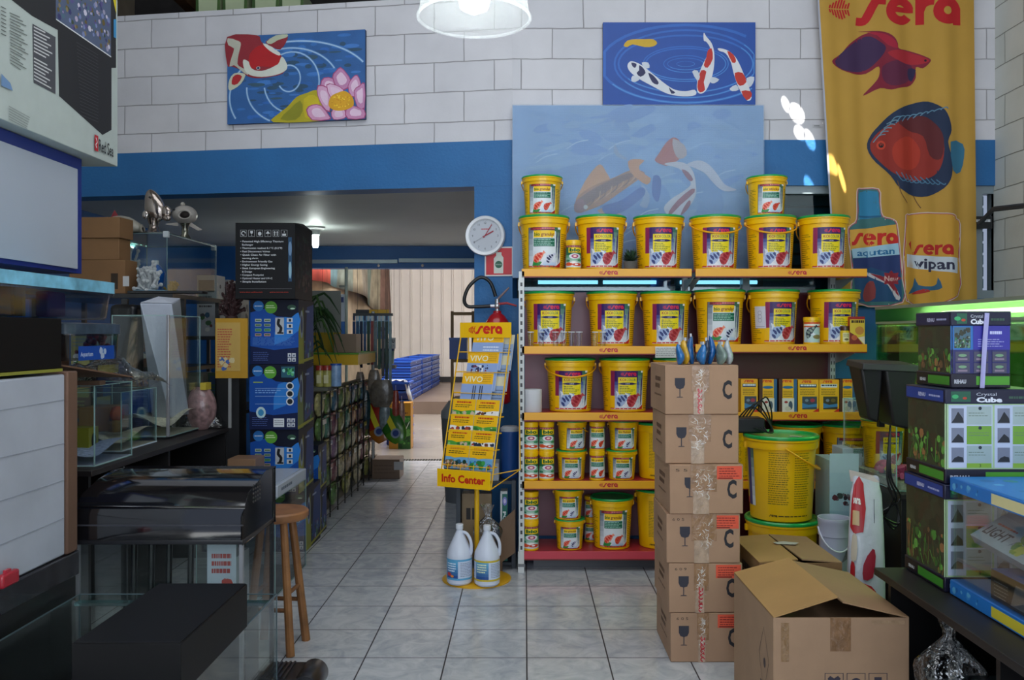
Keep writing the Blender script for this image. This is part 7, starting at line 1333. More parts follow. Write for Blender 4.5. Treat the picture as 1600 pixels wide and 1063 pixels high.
for i in range(6):
    x = .035+i*.057; a.stroke([(x, h_-.095), (x+.042, h_-.095), (x+.042, h_-.05), (x, h_-.05)], .002, '#c3c6c8', closed=True)
    if i == 0: a.ring(x+.021, h_-.0725, .010, .016, '#c3c6c8', 0, 5.2)
    elif i == 1: goblet(a, x+.021, h_-.09, .034, '#c3c6c8')
    elif i == 2: a.ell(x+.021, h_-.075, .012, .014, '#c3c6c8')
    elif i == 3: a.poly([(x+.006, h_-.075), (x+.021, h_-.055), (x+.036, h_-.075)], '#c3c6c8', 0); a.rect(x+.02, h_-.09, x+.022, h_-.07, '#c3c6c8')
    elif i == 4:
        for q in (.012, .030): a.rect(x+q-.003, h_-.09, x+q+.003, h_-.066, '#c3c6c8'); a.poly([(x+q-.007, h_-.068), (x+q+.007, h_-.068), (x+q, h_-.055)], '#c3c6c8')
    else: a.rect(x+.008, h_-.09, x+.034, h_-.075, '#c3c6c8'); a.text('4', x+.021, h_-.07, .014, '#c3c6c8', align='c')
for i, tx in enumerate(('• Patented High Efficiency Titanium', '   Exchanger', '• Thermostat readout 0.1°C (0.2°F)', '• Fast Disconnect Valves', '• Quick Clean Air Filter with', '   warning alarm', '• Environment Friendly Gas', '• Higher Energy Saving', '• Sleek European Engineering', '   & Design', '• Compact Footprint', '• Optional Heater and UV-C', '• Simple Installation')):
    f, qx0, qx1, _, _ = textmesh(tx, .012); n_ = len(tx.strip()); a.text(tx.strip(), .035+(.012 if tx[0] == ' ' else 0), h_-.135-i*.0235, .0125, '#d8dadc', w=(n_*.0086), bold=.012)
a.rect(.025, .068, w_-.02, .0695, '#8c8c90'); a.text('www.teco-online.com', .03, .042, .009, '#b83c2c', w=.16, bold=.01); a.text('www.tecous.com', .24, .042, .009, '#b83c2c', w=.13, bold=.01); a.rect(w_-.045, .12, w_-.02, .43, '#2a4a68'); a.ell(w_-.032, .35, .012, .05, '#6a88a8'); a.ell(w_-.032, .20, .010, .06, '#8ab0c0')
s = Art(); s.rect(0, 0, d_, h_, '#141416'); s.blobs(.05, .15, d_-.02, h_-.06, 60, .022, ['#1c2a2c', '#2a3a34', '#3a2c34', '#20202c', '#4a3a3a'], 7); s.blobs(.05, .05, d_-.05, .2, 24, .02, ['#4a2a30', '#5a4a44', '#3a3a40'], 3)
t = carton('chiller_box', 'black carton with white bullet list on top of the blue box stack', 'box', -2.025, -1.608, 5.98, 6.46, 1.847, 2.377, '#101012', a, s, m=PRD)
MB().hexa([(-.207, -.24, .531), (.207, -.24, .531), (.207, .24, .531), (-.207, .24, .531)], [(-.203, -.02, .552), (.203, -.02, .552), (.203, .02, .552), (-.203, .02, .552)], '#18181a').build('lid_flaps', PR, t, smooth=0)
# boxes behind: lower dark blue ones at the right of the stack
for i, (z0, z1) in enumerate(((0, .36), (.362, .72))): bluebox(['dark blue printed box on the floor behind the blue stack', 'dark blue printed box stacked behind the blue stack'][i], -1.97, -1.63, 6.74, 7.02, z0+.001, z1-.001, 1)
# ---- black shelving with glass cabinets, fish figures, cartons
t = thing('black_shelving', 'black shelving unit in the inner doorway filled with packs and tanks', 'shelf', (-3.0, 6.42, 0))
for x in (-.55, .52): 
    for y in (-.27, .42): MB().box(x, x+.03, y, y+.03, 0, 1.85, '#141416').build('post', DK, t, smooth=0)
MB().box(-.56, .56, -.50, .74, 1.85, 1.88, '#17171a').build('top_board', DK, t, smooth=0)
for z in (.35, .85, 1.33): MB().box(-.56, .56, -.27, .46, z, z+.03, '#17171a').build('board', DK, t, smooth=0)
ZS = 1.881
t = thing('black_tray_frame', 'glossy black tray frame with pale plates at the shelving front edge', 'tray', (-2.50, 6.03, ZS)); t.location.z = ZS; MB().box(-.25, .27, -.12, -.02, -.0, .018, '#15161a').build('tray_body', DK, t, bevel=.003); MB().box(-.22, .0, -.1, -.03, .019, .024, '#8cb0c4').build('pale_plate', mat(.2), t, bevel=.003)
def brown(label, x0, x1, y0, y1, z0, z1, rz=0, art=None):
    t = carton('cardboard_box', label, 'box', x0, x1, y0, y1, z0, z1, '#86623f', art, None, 'small cartons on the shelving', CB, rz, .003); return t
a = Art(); a.rect(.30, .03, .35, .14, '#3a2c1e'); a.rect(.385, .05, .43, .12, '#c8c8c8')
xx = 0
brown('lowest of the three brown cartons on the shelving, white label on it', -3.17, -2.77, 5.94, 6.11, ZS, ZS+.235, R(-3), a)
brown('middle of the three brown cartons on the shelving', -3.16, -2.815, 5.94, 6.10, ZS+.236, ZS+.385, R(-2)); brown('topmost of the three brown cartons, under the blue lintel', -3.16, -2.80, 5.93, 6.11, ZS+.386, ZS+.53, R(-4))
def coral(label, c, x, y, z, r, hgt, n, seed, thick=.008):
    t = thing('coral_ornament', label, 'ornament', (x, y, z)); g_ = MB(); rr = random.Random(seed)
    for i in range(n):
        q = rr.uniform(0, 2*PI); e = rr.uniform(.15, 1.45); l = rr.uniform(.6, 1); d = Vector((r*math.cos(q)*math.cos(e), r*math.sin(q)*math.cos(e), hgt*math.sin(e)))*l
        m_ = d*.55+Vector((rr.uniform(-.2, .2)*r, rr.uniform(-.2, .2)*r, .02)); g_.tube([(0, 0, .01), m_, d], [thick*1.2, thick, thick*.8], c, 5); g_.ball(tuple(d), thick*1.5, c, 6, 4)
        for k in range(2): b_ = m_+Vector((rr.uniform(-.3, .3)*r, rr.uniform(-.3, .3)*r, rr.uniform(.0, .3)*hgt)); g_.tube([m_, b_], thick*.8, c, 5); g_.ball(tuple(b_), thick*1.2, c, 6, 4)
    g_.build('coral_branches', mat(.6), t); MB().lathe([(r*.5, 0), (r*.4, .03)], c, seg=14).build('ornament_base', mat(.7), t); return t
coral('white branching coral standing beside the brown cartons', '#b4b8ba', xp(233, 6.0), 6.0, ZS, .11, .24, 34, 3, .010)
coral('white coral piece behind the branching one, left of the glass cabinet', '#9fa5a8', xp(208, 6.25), 6.25, ZS+.008, .10, .36, 26, 4, .010)
coral('dark red brown branching coral left of the black chiller carton', '#3c2424', xp(362, 6.2), 6.20, 1.70, .10, .30, 44, 6, .008)
t = thing('brown_post', 'narrow black pedestal carrying the dark branching coral', 'pedestal', (xp(362, 6.2), 6.20, 0)); MB().box(-.08, .08, -.08, .08, 0, 1.67, '#1a1a1c').build('pedestal_body', BLK, t, smooth=0); MB().box(-.09, .09, -.09, .09, 1.67, 1.70, '#26262a').build('top_board', BLK, t, smooth=0)
def cabinet_glass(label, x0, x1, y0, y1, z0, z1):
    t = tank('glass_cabinet', label, x0, x1, y0, y1, z0, z1, frame='#5f7a80', base='#3a4446', glass=GLASS); h = z1-z0; w2, d2 = (x1-x0)/2, (y1-y0)/2
    MB().box(-w2, w2, -d2, d2, h, h+.008, '#7a8c94').build('cabinet_top', GLASS_EDGE, t, smooth=0)
    for x in (-w2, w2-.03):
        MB().box(x, x+.035, -d2-.004, -d2+.03, h-.03, h+.015, '#b4bcc0').build('corner_clip', mat(.4), t, bevel=.003)
    MB().box(w2-.035, w2, d2-.03, d2+.004, h-.03, h+.015, '#b4bcc0').build('corner_clip', mat(.4), t, bevel=.003); return t
cabinet_glass('glass display cabinet with silver fish figure on top', -2.98, -2.56, 6.44, 6.60, ZS, 2.50) if False else None
CG1 = cabinet_glass('glass display cabinet on the shelving with fish figures on top', -3.15, -2.57, 6.14, 7.12, ZS, 2.325)
o = thing('bottle', 'blue round bottle inside the glass cabinet', 'bottle', (-2.72, 6.30, ZS+.01)); MB().lathe([(.03, 0), (.035, .05), (.06, .10), (.065, .16), (.04, .20), (.02, .22)], '#1a5cae', seg=20).build('bottle_body', mat(.3), o); MB().lathe([(.02, .22), (.02, .25)], '#c8ccd0', seg=16).build('cap', mat(.3), o)
coral('yellow brown coral ornament inside the glass cabinet', '#a88c34', -2.68, 6.50, ZS+.01, .06, .12, 22, 8, .007)
rr = random.Random(21); cols = ['#5a6a4a', '#8c9484', '#3a5a44', '#7c8a90', '#a8ac98', '#2a4a70', '#6c4a3c', '#9a9c60']
def pack(name, label, x, y, z, w, d, h, c, c2, seed, group=None, rz=0):
    a = Art(); a.rect(0, 0, w, h, c); a.rect(w*.08, h*.72, w*.92, h*.92, c2); a.lines(w*.1, w*.9, h*.45, h*.68, 3, c2, .4, seed, .3); a.blobs(w*.08, h*.06, w*.92, h*.4, 9, min(w, h)*.13, [c2, '#d8d8d0', '#6a3a2c', '#2c5a7c', '#3c6a3c'], seed); s = Art(); s.rect(0, 0, d, h, c); s.blobs(d*.08, h*.06, d*.92, h*.9, 9, min(d, h)*.13, [c2, '#c8c8c0', '#2c4a3c'], seed+1)
    return carton(name, label, 'box', x-w/2, x+w/2, y-d/2, y+d/2, z, z+h, c, a, s, group, PR, rz)
pl_ = ['left', 'middle', 'right', 'far right', 'rear']
k = 0
for z, nm, n in ((.382, 'lowest', 4), (.882, 'middle', 5), (1.362, 'upper', 5)):
    for i in range(n):
        k += 1; w_ = rr.uniform(.12, .19); pack('product_box', 'printed product box on the %s board of the black shelving, %s' % (nm, ['at the left end', 'second from left', 'third from left', 'fourth from left', 'at the right end'][i if n == 5 or i < 3 else 4]), -3.42+i*.21, 6.20+.06*(i % 2), z, w_, .18, rr.uniform(.22, .36), rr.choice(cols), rr.choice(cols), k, 'product boxes on the black shelving')
# white appliances right behind the cabinets
t = thing('side_shelf', 'dark side shelf behind the glass cabinets with white filter boxes', 'shelf', (-2.85, 7.7, 0)); MB().box(-.30, .40, -.5, .75, 1.55, 1.58, '#1c1c20').build('board', BLK, t, smooth=0); 
for y in (-.48, .70):
    for x in (-.28, .36): MB().box(x, x+.03, y, y+.03, 0, 1.55, '#1c1c20').build('post', BLK, t, smooth=0)
MB().box(-.30, .40, -.5, .75, .9, .93, '#1c1c20').build('board', BLK, t, smooth=0)
for i, (px, Y, w_, h_, c) in enumerate(((330, 7.4, .16, .52, '#b4b8bc'), (351, 7.7, .14, .50, '#a8acac'), (371, 7.95, .14, .44, '#9c9c98'))): pack('filter_box', 'white grey filter box on the side shelf, %s' % ['nearest the glass cabinets', 'in the middle', 'next to the black carton'][i], xp(px, Y), Y, 1.582, w_, .22, h_, c, '#4a4c50', 40+i, 'white boxes on the side shelf')
for i in range(3): pack('product_box', 'printed box on the low board of the side shelf, %s' % ['left', 'middle', 'right'][i], -3.02+.22*i, 7.3, .932, .18, .2, .34, cols[i], cols[i+3], 50+i, 'boxes on the low side shelf')
# yellow bag with printed paper, dark bag below
t = thing('display_card', 'yellow display card with orange printed paper left of the blue boxes', 'card', (xp(361, 5.99), 5.99, .94)); MB().box(-.11, .115, 0, .015, .35, .77, '#b3861c').build('card_body', PRM, t, smooth=0); a = Art(); a.rect(0, 0, .17, .34, '#b8964c'); a.lines(.01, .12, .02, .30, 16, '#a8503a', .5, 3, .3); a.blobs(.02, .0, .16, .1, 12, .02, ['#3c5a9c', '#c8b88c', '#d8b83c'], 4); a.mesh(flat(-.105, -.0015, .40)).build('paper_print', PRM, t, smooth=0); MB().box(-.02, .0, .002, .012, 0, .35, '#8c8c8c').build('card_stand', PRM, t, smooth=0)
t = thing('bagged_goods', 'pinkish brown film wrapped goods at the far end of the black desk', 'packet', (-2.27, 5.98, .931)); MB().grid(lambda u, v: ((lambda a_, r: (.10*r*math.cos(a_)*(1+.1*math.sin(a_*5)), .09*r*math.sin(a_), .30*v))(2*PI*u, math.sin(PI*(.06+.88*v))**.5)), 24, 12, '#9c7c7c').build('pack_body', mat(.3, noise=.6, nscale=24, bump=.8, bscale=18, coat=.4), t, smooth=60); MB().box(.02, .06, -.06, .04, .28, .33, '#c8b03c').build('header_card', PR, t, smooth=0)
# fish figures
def fish_fig(name, label, loc, c, m_, parts):
    t = thing(name, label, 'figure', loc); parts(t, c, m_); return t
CHROME = mat(.12, metal=.85, noise=.25, nscale=9, bump=.5, bscale=9)
def silver(t, c, m_):
    MB().lathe([(.075, 0), (.08, .01), (.06, .025), (.045, .04), (.035, .08), (.045, .12), (.05, .14)], '#8c8078', seg=24).build('pedestal', m_, t)
    g_ = MB(); g_.M = Matrix.Translation((.0, 0, .26))@Matrix.Rotation(R(-12), 4, 'Y'); g_.ball((0, 0, 0), (.085, .05, .155), c, 24, 18, lambda x, y, z: (x*(1-.25*z)+.12*(1-z*z)*.5, y, z)); g_.build('fish_body', m_, t)
    g_ = MB(); g_.ball((.11, -.01, .20), (.045, .025, .06), c, 14, 10); g_.build('fin', m_, t); g_ = MB(); g_.ball((.12, -.02, .145), (.035, .02, .03), c, 12, 8); g_.build('lower_fin', m_, t)
    g_ = MB(); g_.ball((-.05, -.045, .17), (.025, .012, .04), '#c8c0b8', 12, 8); g_.build('side_fin', m_, t); g_ = MB(); g_.ball((-.01, -.05, .33), .010, '#1c1c20', 10, 6); g_.build('eye', DK, t)
fish_fig('silver_fish', 'crinkled silver fish figure standing on the front of the glass cabinet', (xp(240, 6.28), 6.28, 2.334), '#a89c94', CHROME, silver).scale = (.88, .88, .80)
def white(t, c, m_):
    MB().lathe([(.055, 0), (.05, .02), (.028, .06), (.03, .13), (.045, .17)], '#8c8a7c', seg=20).build('pedestal', CHROME, t)
    g_ = MB(); g_.ball((0, 0, .26), (.105, .12, .10), c, 28, 20, lambda x, y, z: (x, y, z if not (y < -.45 and abs(z+.05) < .5 and x > -.35) else z)); g_.build('fish_body', m_, t)
    g_ = MB(); g_.ball((.04, -.095, .245), (.052, .035, .040), '#1a0f0c', 18, 12); g_.build('open_mouth', mat(.8), t)
    g_ = MB(); g_.tube([(.04+.056*math.cos(q), -.112-.008*math.sin(q), .245+.044*math.sin(q)) for q in [2*PI*i/20 for i in range(20)]], .010, c, 8, True); g_.build('lips', m_, t)
    for sg, nm in ((-1, 'left_fin'), (1, 'right_fin')): MB().add([(sg*.06, -.02, .18), (sg*.17, -.03, .16 if sg < 0 else .10), (sg*.13, -.03, .15 if sg < 0 else .09), (sg*.05, -.02, .14), (sg*.06, .01, .16)], [(0, 1, 2, 3), (0, 4, 1), (3, 2, 4), (1, 4, 2), (0, 3, 4)], c).build(nm, m_, t, smooth=0)
    g_ = MB(); g_.ball((-.02, 0, .37), (.02, .03, .025), c, 12, 8); g_.build('top_fin', m_, t); g_ = MB(); g_.ball((-.06, -.09, .30), .011, '#1c1c20', 10, 6); g_.build('eye', DK, t)
fish_fig('white_fish', 'round white fish figure with open mouth on the glass cabinet, behind the silver one', (xp(289, 6.65), 6.65, 2.334), '#b3aca4', mat(.35, noise=.1, nscale=12), white).scale = (.86, .86, .74)
def piglike(t, c, m_):
    g_ = MB(); g_.M = Matrix.Rotation(R(15), 4, 'Y'); g_.ball((0, 0, .07), (.14, .07, .062), c, 22, 14, lambda x, y, z: (x, y*(1-.35*max(x, 0)), z*(1-.35*max(x, 0)))); g_.build('fish_body', m_, t)
    g_ = MB(); g_.M = Matrix.Translation((.125, -.015, .035))@Matrix.Rotation(R(80), 4, 'Y'); g_.lathe([(.030, 0), (.038, .015), (.026, .02), (.02, .0)], c, seg=18, capb=True, capt=False); g_.build('snout', m_, t); g_ = MB(); g_.ball((.142, -.016, .032), (.006, .02, .02), '#1a1210', 10, 6); g_.build('mouth', DK, t)
    MB().add([(-.10, -.02, .11), (-.03, -.02, .12), (-.07, -.01, .18), (-.07, .02, .12)], [(0, 1, 2), (0, 3, 1), (1, 3, 2), (0, 2, 3)], '#8c2a34').build('top_fin', m_, t, smooth=0); g_ = MB(); g_.ball((.02, -.065, .09), .008, '#2a2a34', 8, 6); g_.build('eye', DK, t)
fish_fig('spotted_fish', 'pale fish figure with tube mouth and red fin, lying behind the brown cartons', (-2.95, 6.30, 2.334), '#a8a294', mat(.45, noise=.3, nscale=18), piglike)
# objects seen under the shelving: dark clutter by the tanks
t = thing('dark_bag', 'dark glossy bag hanging behind the tall glass tank', 'bag', (-2.72, 5.80, 0)); MB().box(-.08, .10, -.05, .10, .935, 1.80, '#141416').build('bag_body', mat(.3, bump=.9, bscale=8, noise=.4), t, bevel=.03); MB().box(-.02, .02, .0, .03, 1.80, 1.84, '#1c1c1e').build('bag_handle', DK, t, smooth=0)
# ---------------------------------------------------------------- inner room and yard
# wire display wall of hanging packs
t = thing('wire_display', 'black wire grid display hung with bagged plants along the inner room aisle', 'display grid', (-1.70, 0, 0)); XG = -1.70
gw = MB()
for i in range(9): y = 7.15+i*.31; gw.tube([(0, y, 0), (0, y, 1.115)], .006, '#1a1c1c', 5)
for i in range(6): z = .04+i*.21; gw.tube([(0, 7.15, z), (0, 9.63, z)], .004, '#1a1c1c', 5)
gw.build('wire_grid', mat(.5), t)
MB().box(-.13, -.10, 7.15, 9.6, 0, 1.11, '#5a5a48').build('back_board', BLK, t, smooth=0)
rr = random.Random(31); pc = ['#9a9a54', '#6a8a4c', '#a8906a', '#8a5a5c', '#5c8a74', '#b0a870', '#94748a', '#54788a', '#c8ba90', '#7c9454', '#b07c54']
n_ = 0
for j in range(5):
    for i in range(9):
        y = 7.28+i*.27+rr.uniform(-.02, .02); z = .05+j*.213; c = rr.choice(pc); n_ += 1
        if j == 0 and i % 2: continue
        t = thing('hanging_pack', 'bagged decoration on the wire display, row %s from floor, column %s from front' % (['one', 'two', 'three', 'four', 'five', 'six'][j], ['one', 'two', 'three', 'four', 'five', 'six', 'seven', 'eight', 'nine'][i]), 'packet', (XG-.05, y, z), 0, 'bagged decorations on the wire display')
        if n_ == 1 or True:
            g_ = MB(); g_.grid(lambda u, v: ((lambda a_, r: (.04*r*math.cos(a_), .122*r**.6*math.sin(a_), .195*v))(2*PI*u, math.sin(PI*(.06+.88*v))**.6)), 10, 6, c); g_.build('pack_body', mat(.3, noise=.6, nscale=28, bump=.7, bscale=20, coat=.4), t, smooth=60)
            a = Art(); a.rect(-.07, .14, .07, .195, rr.choice(['#b8a83c', '#8c3a34', '#3c5a8c', '#c8c8b8', '#4a7a3c'])); a.rect(-.03, .145, .03, .155, '#d8d8d0'); a.mesh(flat_px(.042, 0, 0)).build('header_card', PR, t, smooth=0)
# items over the grid
t = thing('artificial_plant', 'tall dark green artificial plant above the wire display', 'plant', (-1.93, 7.6, 1.118)); g_ = MB()
for i in range(60):
    q = rr.uniform(0, 2*PI); l = rr.uniform(.15, .38); z0 = rr.uniform(.2, .75); p = [(0, 0, z0), (.5*l*math.cos(q), .5*l*math.sin(q), z0+.12), (l*math.cos(q), l*math.sin(q), z0-rr.uniform(.0, .3))]; g_.tube(cr(p, 3, False), [.003, .008, .012, .012, .009, .005, .002], rr.choice(['#1c3418', '#2c4a20', '#3a5a28', '#22401c']), 4)
g_.tube([(0, 0, 0), (.01, 0, .8)], .012, '#4a3a20', 6); g_.build('foliage', mat(.6), t); MB().lathe([(.05, 0), (.06, .08)], '#3a2c20', seg=14).build('pot', PRM, t)
t = thing('yellow_shelf', 'yellow green topped product shelf in the inner room', 'shelf', (-2.47, 8.45, 0)); MB().box(.04, .86, -.2, .75, 1.30, 1.40, '#d8ac1c').build('shelf_lip', SM, t, smooth=0); MB().box(.035, .87, -.21, .76, 1.401, 1.415, '#5a9c2c').build('shelf_top', SM, t, smooth=0); MB().box(.05, .60, .2, .25, 0, 1.30, '#8c8430').build('back_board', SM, t, smooth=0)
t = thing('backdrop_board', 'grey and yellow standing board behind the artificial plant', 'board', (-2.0, 8.62, 1.416)); MB().box(-.18, .14, 0, .03, .20, .62, '#8a8c84').build('upper_panel', PRM, t, smooth=0); MB().box(-.18, .14, 0, .03, 0, .20, '#b3921c').build('lower_panel', PRM, t, smooth=0)
carton('cardboard_box', 'light brown carton standing on the yellow inner room shelf', 'box', xp(527, 8.5), xp(561, 8.5), 8.35, 8.6, 1.416, 1.60, '#8c7660')
for i, px in enumerate((500, 511)):
    t = thing('food_jar', ['left', 'right'][i]+' clear jar with red lid above the wire display', 'jar', (xp(px, 7.3), 7.3, 1.15)); MB().lathe([(.035, 0), (.037, .01), (.037, .13), (.034, .14)], '#a8a458', seg=18).build('jar_body', mat(.25, noise=.4, nscale=20), t); MB().lathe([(.038, .14), (.038, .175), (.035, .18)], '#8c2a20', seg=18).build('lid', LM, t); Art().rect(-.02, .03, .02, .1, '#c8c49a').mesh(flat(0, -.0375, 0)).build('label', PR, t, smooth=0)
MBs = MB().box(-2.02, -1.66, 7.2, 7.45, 1.118, 1.148, '#5a5c50'); tag(MBs.build('grid_top_board', PRM, smooth=0), 'narrow board on top of the wire display under the jars', 'board')
t = thing('blue_can', 'blue and white can standing next to the red lid jars', 'can', (xp(525, 7.35), 7.35, 1.15)); MB().lathe([(.045, 0), (.047, .01), (.047, .17), (.045, .18)], '#7c9cc0', seg=20).build('can_body', mat(.3, noise=.3, nscale=20), t); MB().lathe([(.049, .18), (.049, .195)], '#244a94', seg=20).build('lid', LM, t)
t = thing('green_jar', 'pale green jar with dark blue lid beside the hanging nets', 'jar', (xp(605, 9.6), 9.6, 1.26)); MB().lathe([(.07, 0), (.075, .01), (.08, .15)], '#8fb0a0', seg=20).build('jar_body', mat(.25, noise=.3, nscale=12), t); MB().lathe([(.085, .15), (.085, .175)], '#24406c', seg=20).build('lid', LM, t)
t = thing('tool_rack', 'tall rack pole hung with nets and tools in the inner room', 'rack', (xp(583, 9.5), 9.5, 0)); MB().tube([(0, 0, 0), (0, 0, 1.85)], .02, '#8c8c88', 8).build('pole', mat(.4, metal=.4), t); MB().box(-.22, .22, -.02, .02, 1.80, 1.83, '#303438').build('top_rail', mat(.4), t, smooth=0); MB().box(.02, .25, -.05, .06, 1.22, 1.255, '#6c6c68').build('shelf_arm', mat(.4), t, smooth=0)
tc_ = ['#1c3c6c', '#24507c', '#1c2c4c', '#3a5a88', '#2a4a3c', '#8a3a3c', '#6c7c84', '#2c5444', '#4a4c50', '#1c3c34', '#88a0a8']
for i in range(11):
    x = -.20+i*.04; L_ = rr.uniform(.45, .62) if i < 8 else rr.uniform(.5, .9); t = thing('hanging_tool', ['first', 'second', 'third', 'fourth', 'fifth', 'sixth', 'seventh', 'eighth', 'ninth', 'tenth', 'last'][i]+' from left of the narrow net packs hanging on the tool rack', 'packet', (xp(583, 9.5)+x, 9.44, 1.80-L_), 0, 'narrow packs hanging on the tool rack')
    MB().box(-.016, .016, -.008, .008, 0, L_-.06, tc_[i]).build('pack_body', mat(.35, noise=.4, nscale=15), t, bevel=.004); MB().box(-.013, .013, -.006, .004, L_-.055, L_, '#c3c6c8' if i % 3 else '#283c60').build('header_card', PR, t, smooth=0)
for i, (px, py, c, w_, h_) in enumerate(((568, 640, '#1c3a40', .16, .42), (596, 615, '#6c6458', .26, .30), (584, 600, '#8a8074', .14, .3), (600, 650, '#7c8c90', .12, .32), (617, 640, '#a84a3a', .08, .40), (626, 650, '#b88c7c', .07, .3), (560, 600, '#9a8c84', .10, .25))):
    t = thing('bagged_net', ['dark green bagged net', 'grey brown bagged gravel pack', 'beige bagged tool head', 'pale bagged siphon tube', 'red strip pack', 'pink strip pack', 'beige bagged tool'][i]+' hanging low on the tool rack', 'packet', (xp(px, 9.3), 9.28+.02*i, zp(py, 9.3)-h_/2), 0, 'bagged tools low on the rack'); g_ = MB(); g_.grid(lambda u, v: ((lambda a_, r: (w_/2*r**.5*math.cos(a_), .03*r*math.sin(a_), h_*v))(2*PI*u, math.sin(PI*(.05+.9*v))**.5)), 12, 6, c); g_.build('pack_body', mat(.3, noise=.5, nscale=22, bump=.6, bscale=16, coat=.3), t, smooth=60); MB().tube([(0, 0, h_*.97), (0, 0, h_+.06)], .003, '#c8c8c8', 5).build('hook_tie', PRM, t)
# header posters
def poster(label, x0, y0, x1, y1, Y, art, name='poster'):
    w_, h_ = (x1-x0)/F*Y, (y1-y0)/F*Y; t = thing(name, label, 'poster', P(x0, y1, Y)); MB().box(0, w_, 0, .008, 0, h_, '#c8ccd0').build('poster_board', PRM, t, smooth=0); art(w_, h_).mesh(flat(0, -.0008, 0)).build('poster_print', PR, t, smooth=0)
    for x in (.02, w_-.02): MB().tube([(x, .004, h_-.01), (x, .004, 2.445-t.location.z)], .002, '#3a3a3a', 4).build('hanging_cord', PRM, t)
    return t
def ap1(w, h): a = Art(); a.rect(0, 0, w, h, '#6aa8d0'); a.blobs(.02, .02, w-.02, h*.8, 16, .05, ['#8ac0e0', '#4a88c0', '#b8dcec', '#3878b0'], 3); a.rect(0, h*.85, w*.4, h, '#20242c'); a.rect(w*.4, h*.82, w, h, '#e0b020'); return a
def ap2(w, h): a = Art(); a.rect(0, 0, w, h, '#c3ccd8'); a.rect(0, h*.8, w*.35, h, '#3a88c0'); a.rect(w*.5, h*.85, w*.9, h*.95, '#2a3c7c'); a.rect(w*.3, h*.2, w*.55, h*.6, '#7c8494'); a.rect(w*.75, h*.1, w, h*.5, '#2c6ab8'); a.lines(w*.1, w*.7, h*.62, h*.78, 3, '#4a5468'); a.ell(w*.3, h*.9, .06, .03, '#282018'); return a
poster('pale blue aquarium poster with yellow header behind the hanging nets', 556, 484, 608, 522, 10.91, ap1); poster('white and blue product poster on the beige yard wall', 501, 460, 541, 545, 10.93, ap2)
poster('blue underwater poster hanging right of the narrow net packs', 588, 492, 606, 530, 10.905, lambda w, h: Art().grad(0, 0, w, h, '#2a6cb8', '#a8d8ec', 6).ell(w*.5, h*.4, w*.3, h*.1, '#1c4c88'))
def ap3(w, h): a = Art(); a.rect(0, 0, w, h, '#b8bcc0'); a.text('BOYU', w*.1, h*.55, h*.3, '#20282c', w=w*.8, bold=.05); a.lines(w*.1, w*.9, h*.1, h*.45, 3, '#5a6a70'); return a
poster('small white sign with black letters above the blue crates', 600, 528, 618, 545, 10.92, ap3)
t = thing('white_pipe_frame', 'white steel pipe running up beside the posters', 'pipe', (xp(540, 10.7), 10.75, 0)); MB().tube([(0, 0, 0), (0, 0, 2.44)], .02, '#9aa89c', 8).build('pipe', mat(.4), t); MB().tube([(-.09, 0, 2.2), (0, 0, 2.2)], .015, '#8a9088', 8).build('pipe_arm', mat(.4), t)
# banner cloth in the yard
g_ = MB(); cc = ['#b8483c', '#c85a48', '#7ca0a8', '#8a9488', '#a89c84', '#9c9484', '#889c90', '#b0a890', '#8c6c60']
p0, p1 = P(534, 400, 15), P(598, 400, 19.5)
def yb(u, v): top = Vector((-3.86+.0, 14.9+9*u, 4.6)); zb_ = 2.35+ (.2*u); return (top.x+.12*math.sin(u*14)*v, top.y, 4.6-(4.6-(2.55+ -0.9*u*0+ .25*math.sin(u*3)-.55*u))*v)
g_.grid(yb, 26, 8, lambda u, v: cc[min(8, int(u*9))]); t = thing('painted_cloth', 'faded painted cloth hanging on the beige yard wall', 'cloth', (0, 0, 0)); g_.build('cloth', mat(.8, noise=.4, nscale=3), t, smooth=60, solid=.01); MB().tube([(-3.84, 14.9, 4.6), (-3.84, 23.9, 4.6)], .02, '#6a6a60', 6).build('hanging_rod', mat(.4), t)
# ground level things by the doorway
def slim_sack(label, px0, py0, px1, py1, Y, c, c2):
    t = thing('feed_sack', label, 'bag', (0, 0, 0)); a_, b_ = P(px0, py0, Y), P(px1, py1, Y-.12); ax = (b_-a_); L_ = ax.length; ax.normalize(); sd = ax.cross(Vector((0, -1, 0))).normalized()
    def fn(u, v): q = 2*PI*u; r = math.sin(PI*(.04+.92*v))**.35; return tuple(a_+ax*L_*v+sd*(.13*r*math.cos(q))+Vector((0, -1, 0))*(.045*r*math.sin(q)))
    g_ = MB(); g_.grid(fn, 24, 16, lambda u, v: c if v < .62 else c2); g_.build('sack_body', mat(.3, coat=.4, noise=.1, nscale=20), t, smooth=60)
    g_ = MB(); mid = a_+ax*L_*.72+Vector((0, -.05, 0))
    g_.add([tuple(mid+sd*(.055*math.cos(2*PI*i/16))+ax*(.055*math.sin(2*PI*i/16))) for i in range(16)], [tuple(range(15, -1, -1))], '#8a98a8'); g_.add([tuple(mid+Vector((0, -.002, 0))+sd*(.035*math.cos(2*PI*i/16))+ax*(.035*math.sin(2*PI*i/16))) for i in range(16)], [tuple(range(15, -1, -1))], '#243c7c'); g_.build('round_label', PR, t, smooth=0)
    g_ = MB(); m2 = a_+ax*L_*.3+Vector((0, -.049, 0)); g_.add([tuple(m2+sd*x+ax*y) for x, y in ((-.03, -.16), (.03, -.16), (.03, .14), (-.03, .14))], [(0, 3, 2, 1), ], '#d8cc2c'); g_.build('yellow_label', PR, t, smooth=0)
slim_sack('red and orange slim feed sack leaning at the inner doorway', 576, 632, 600, 690, 9.5, '#9c2418', '#a8641c'); slim_sack('green slim feed sack leaning at the inner doorway', 602, 642, 626, 690, 9.4, '#2c6c20', '#4c8424')
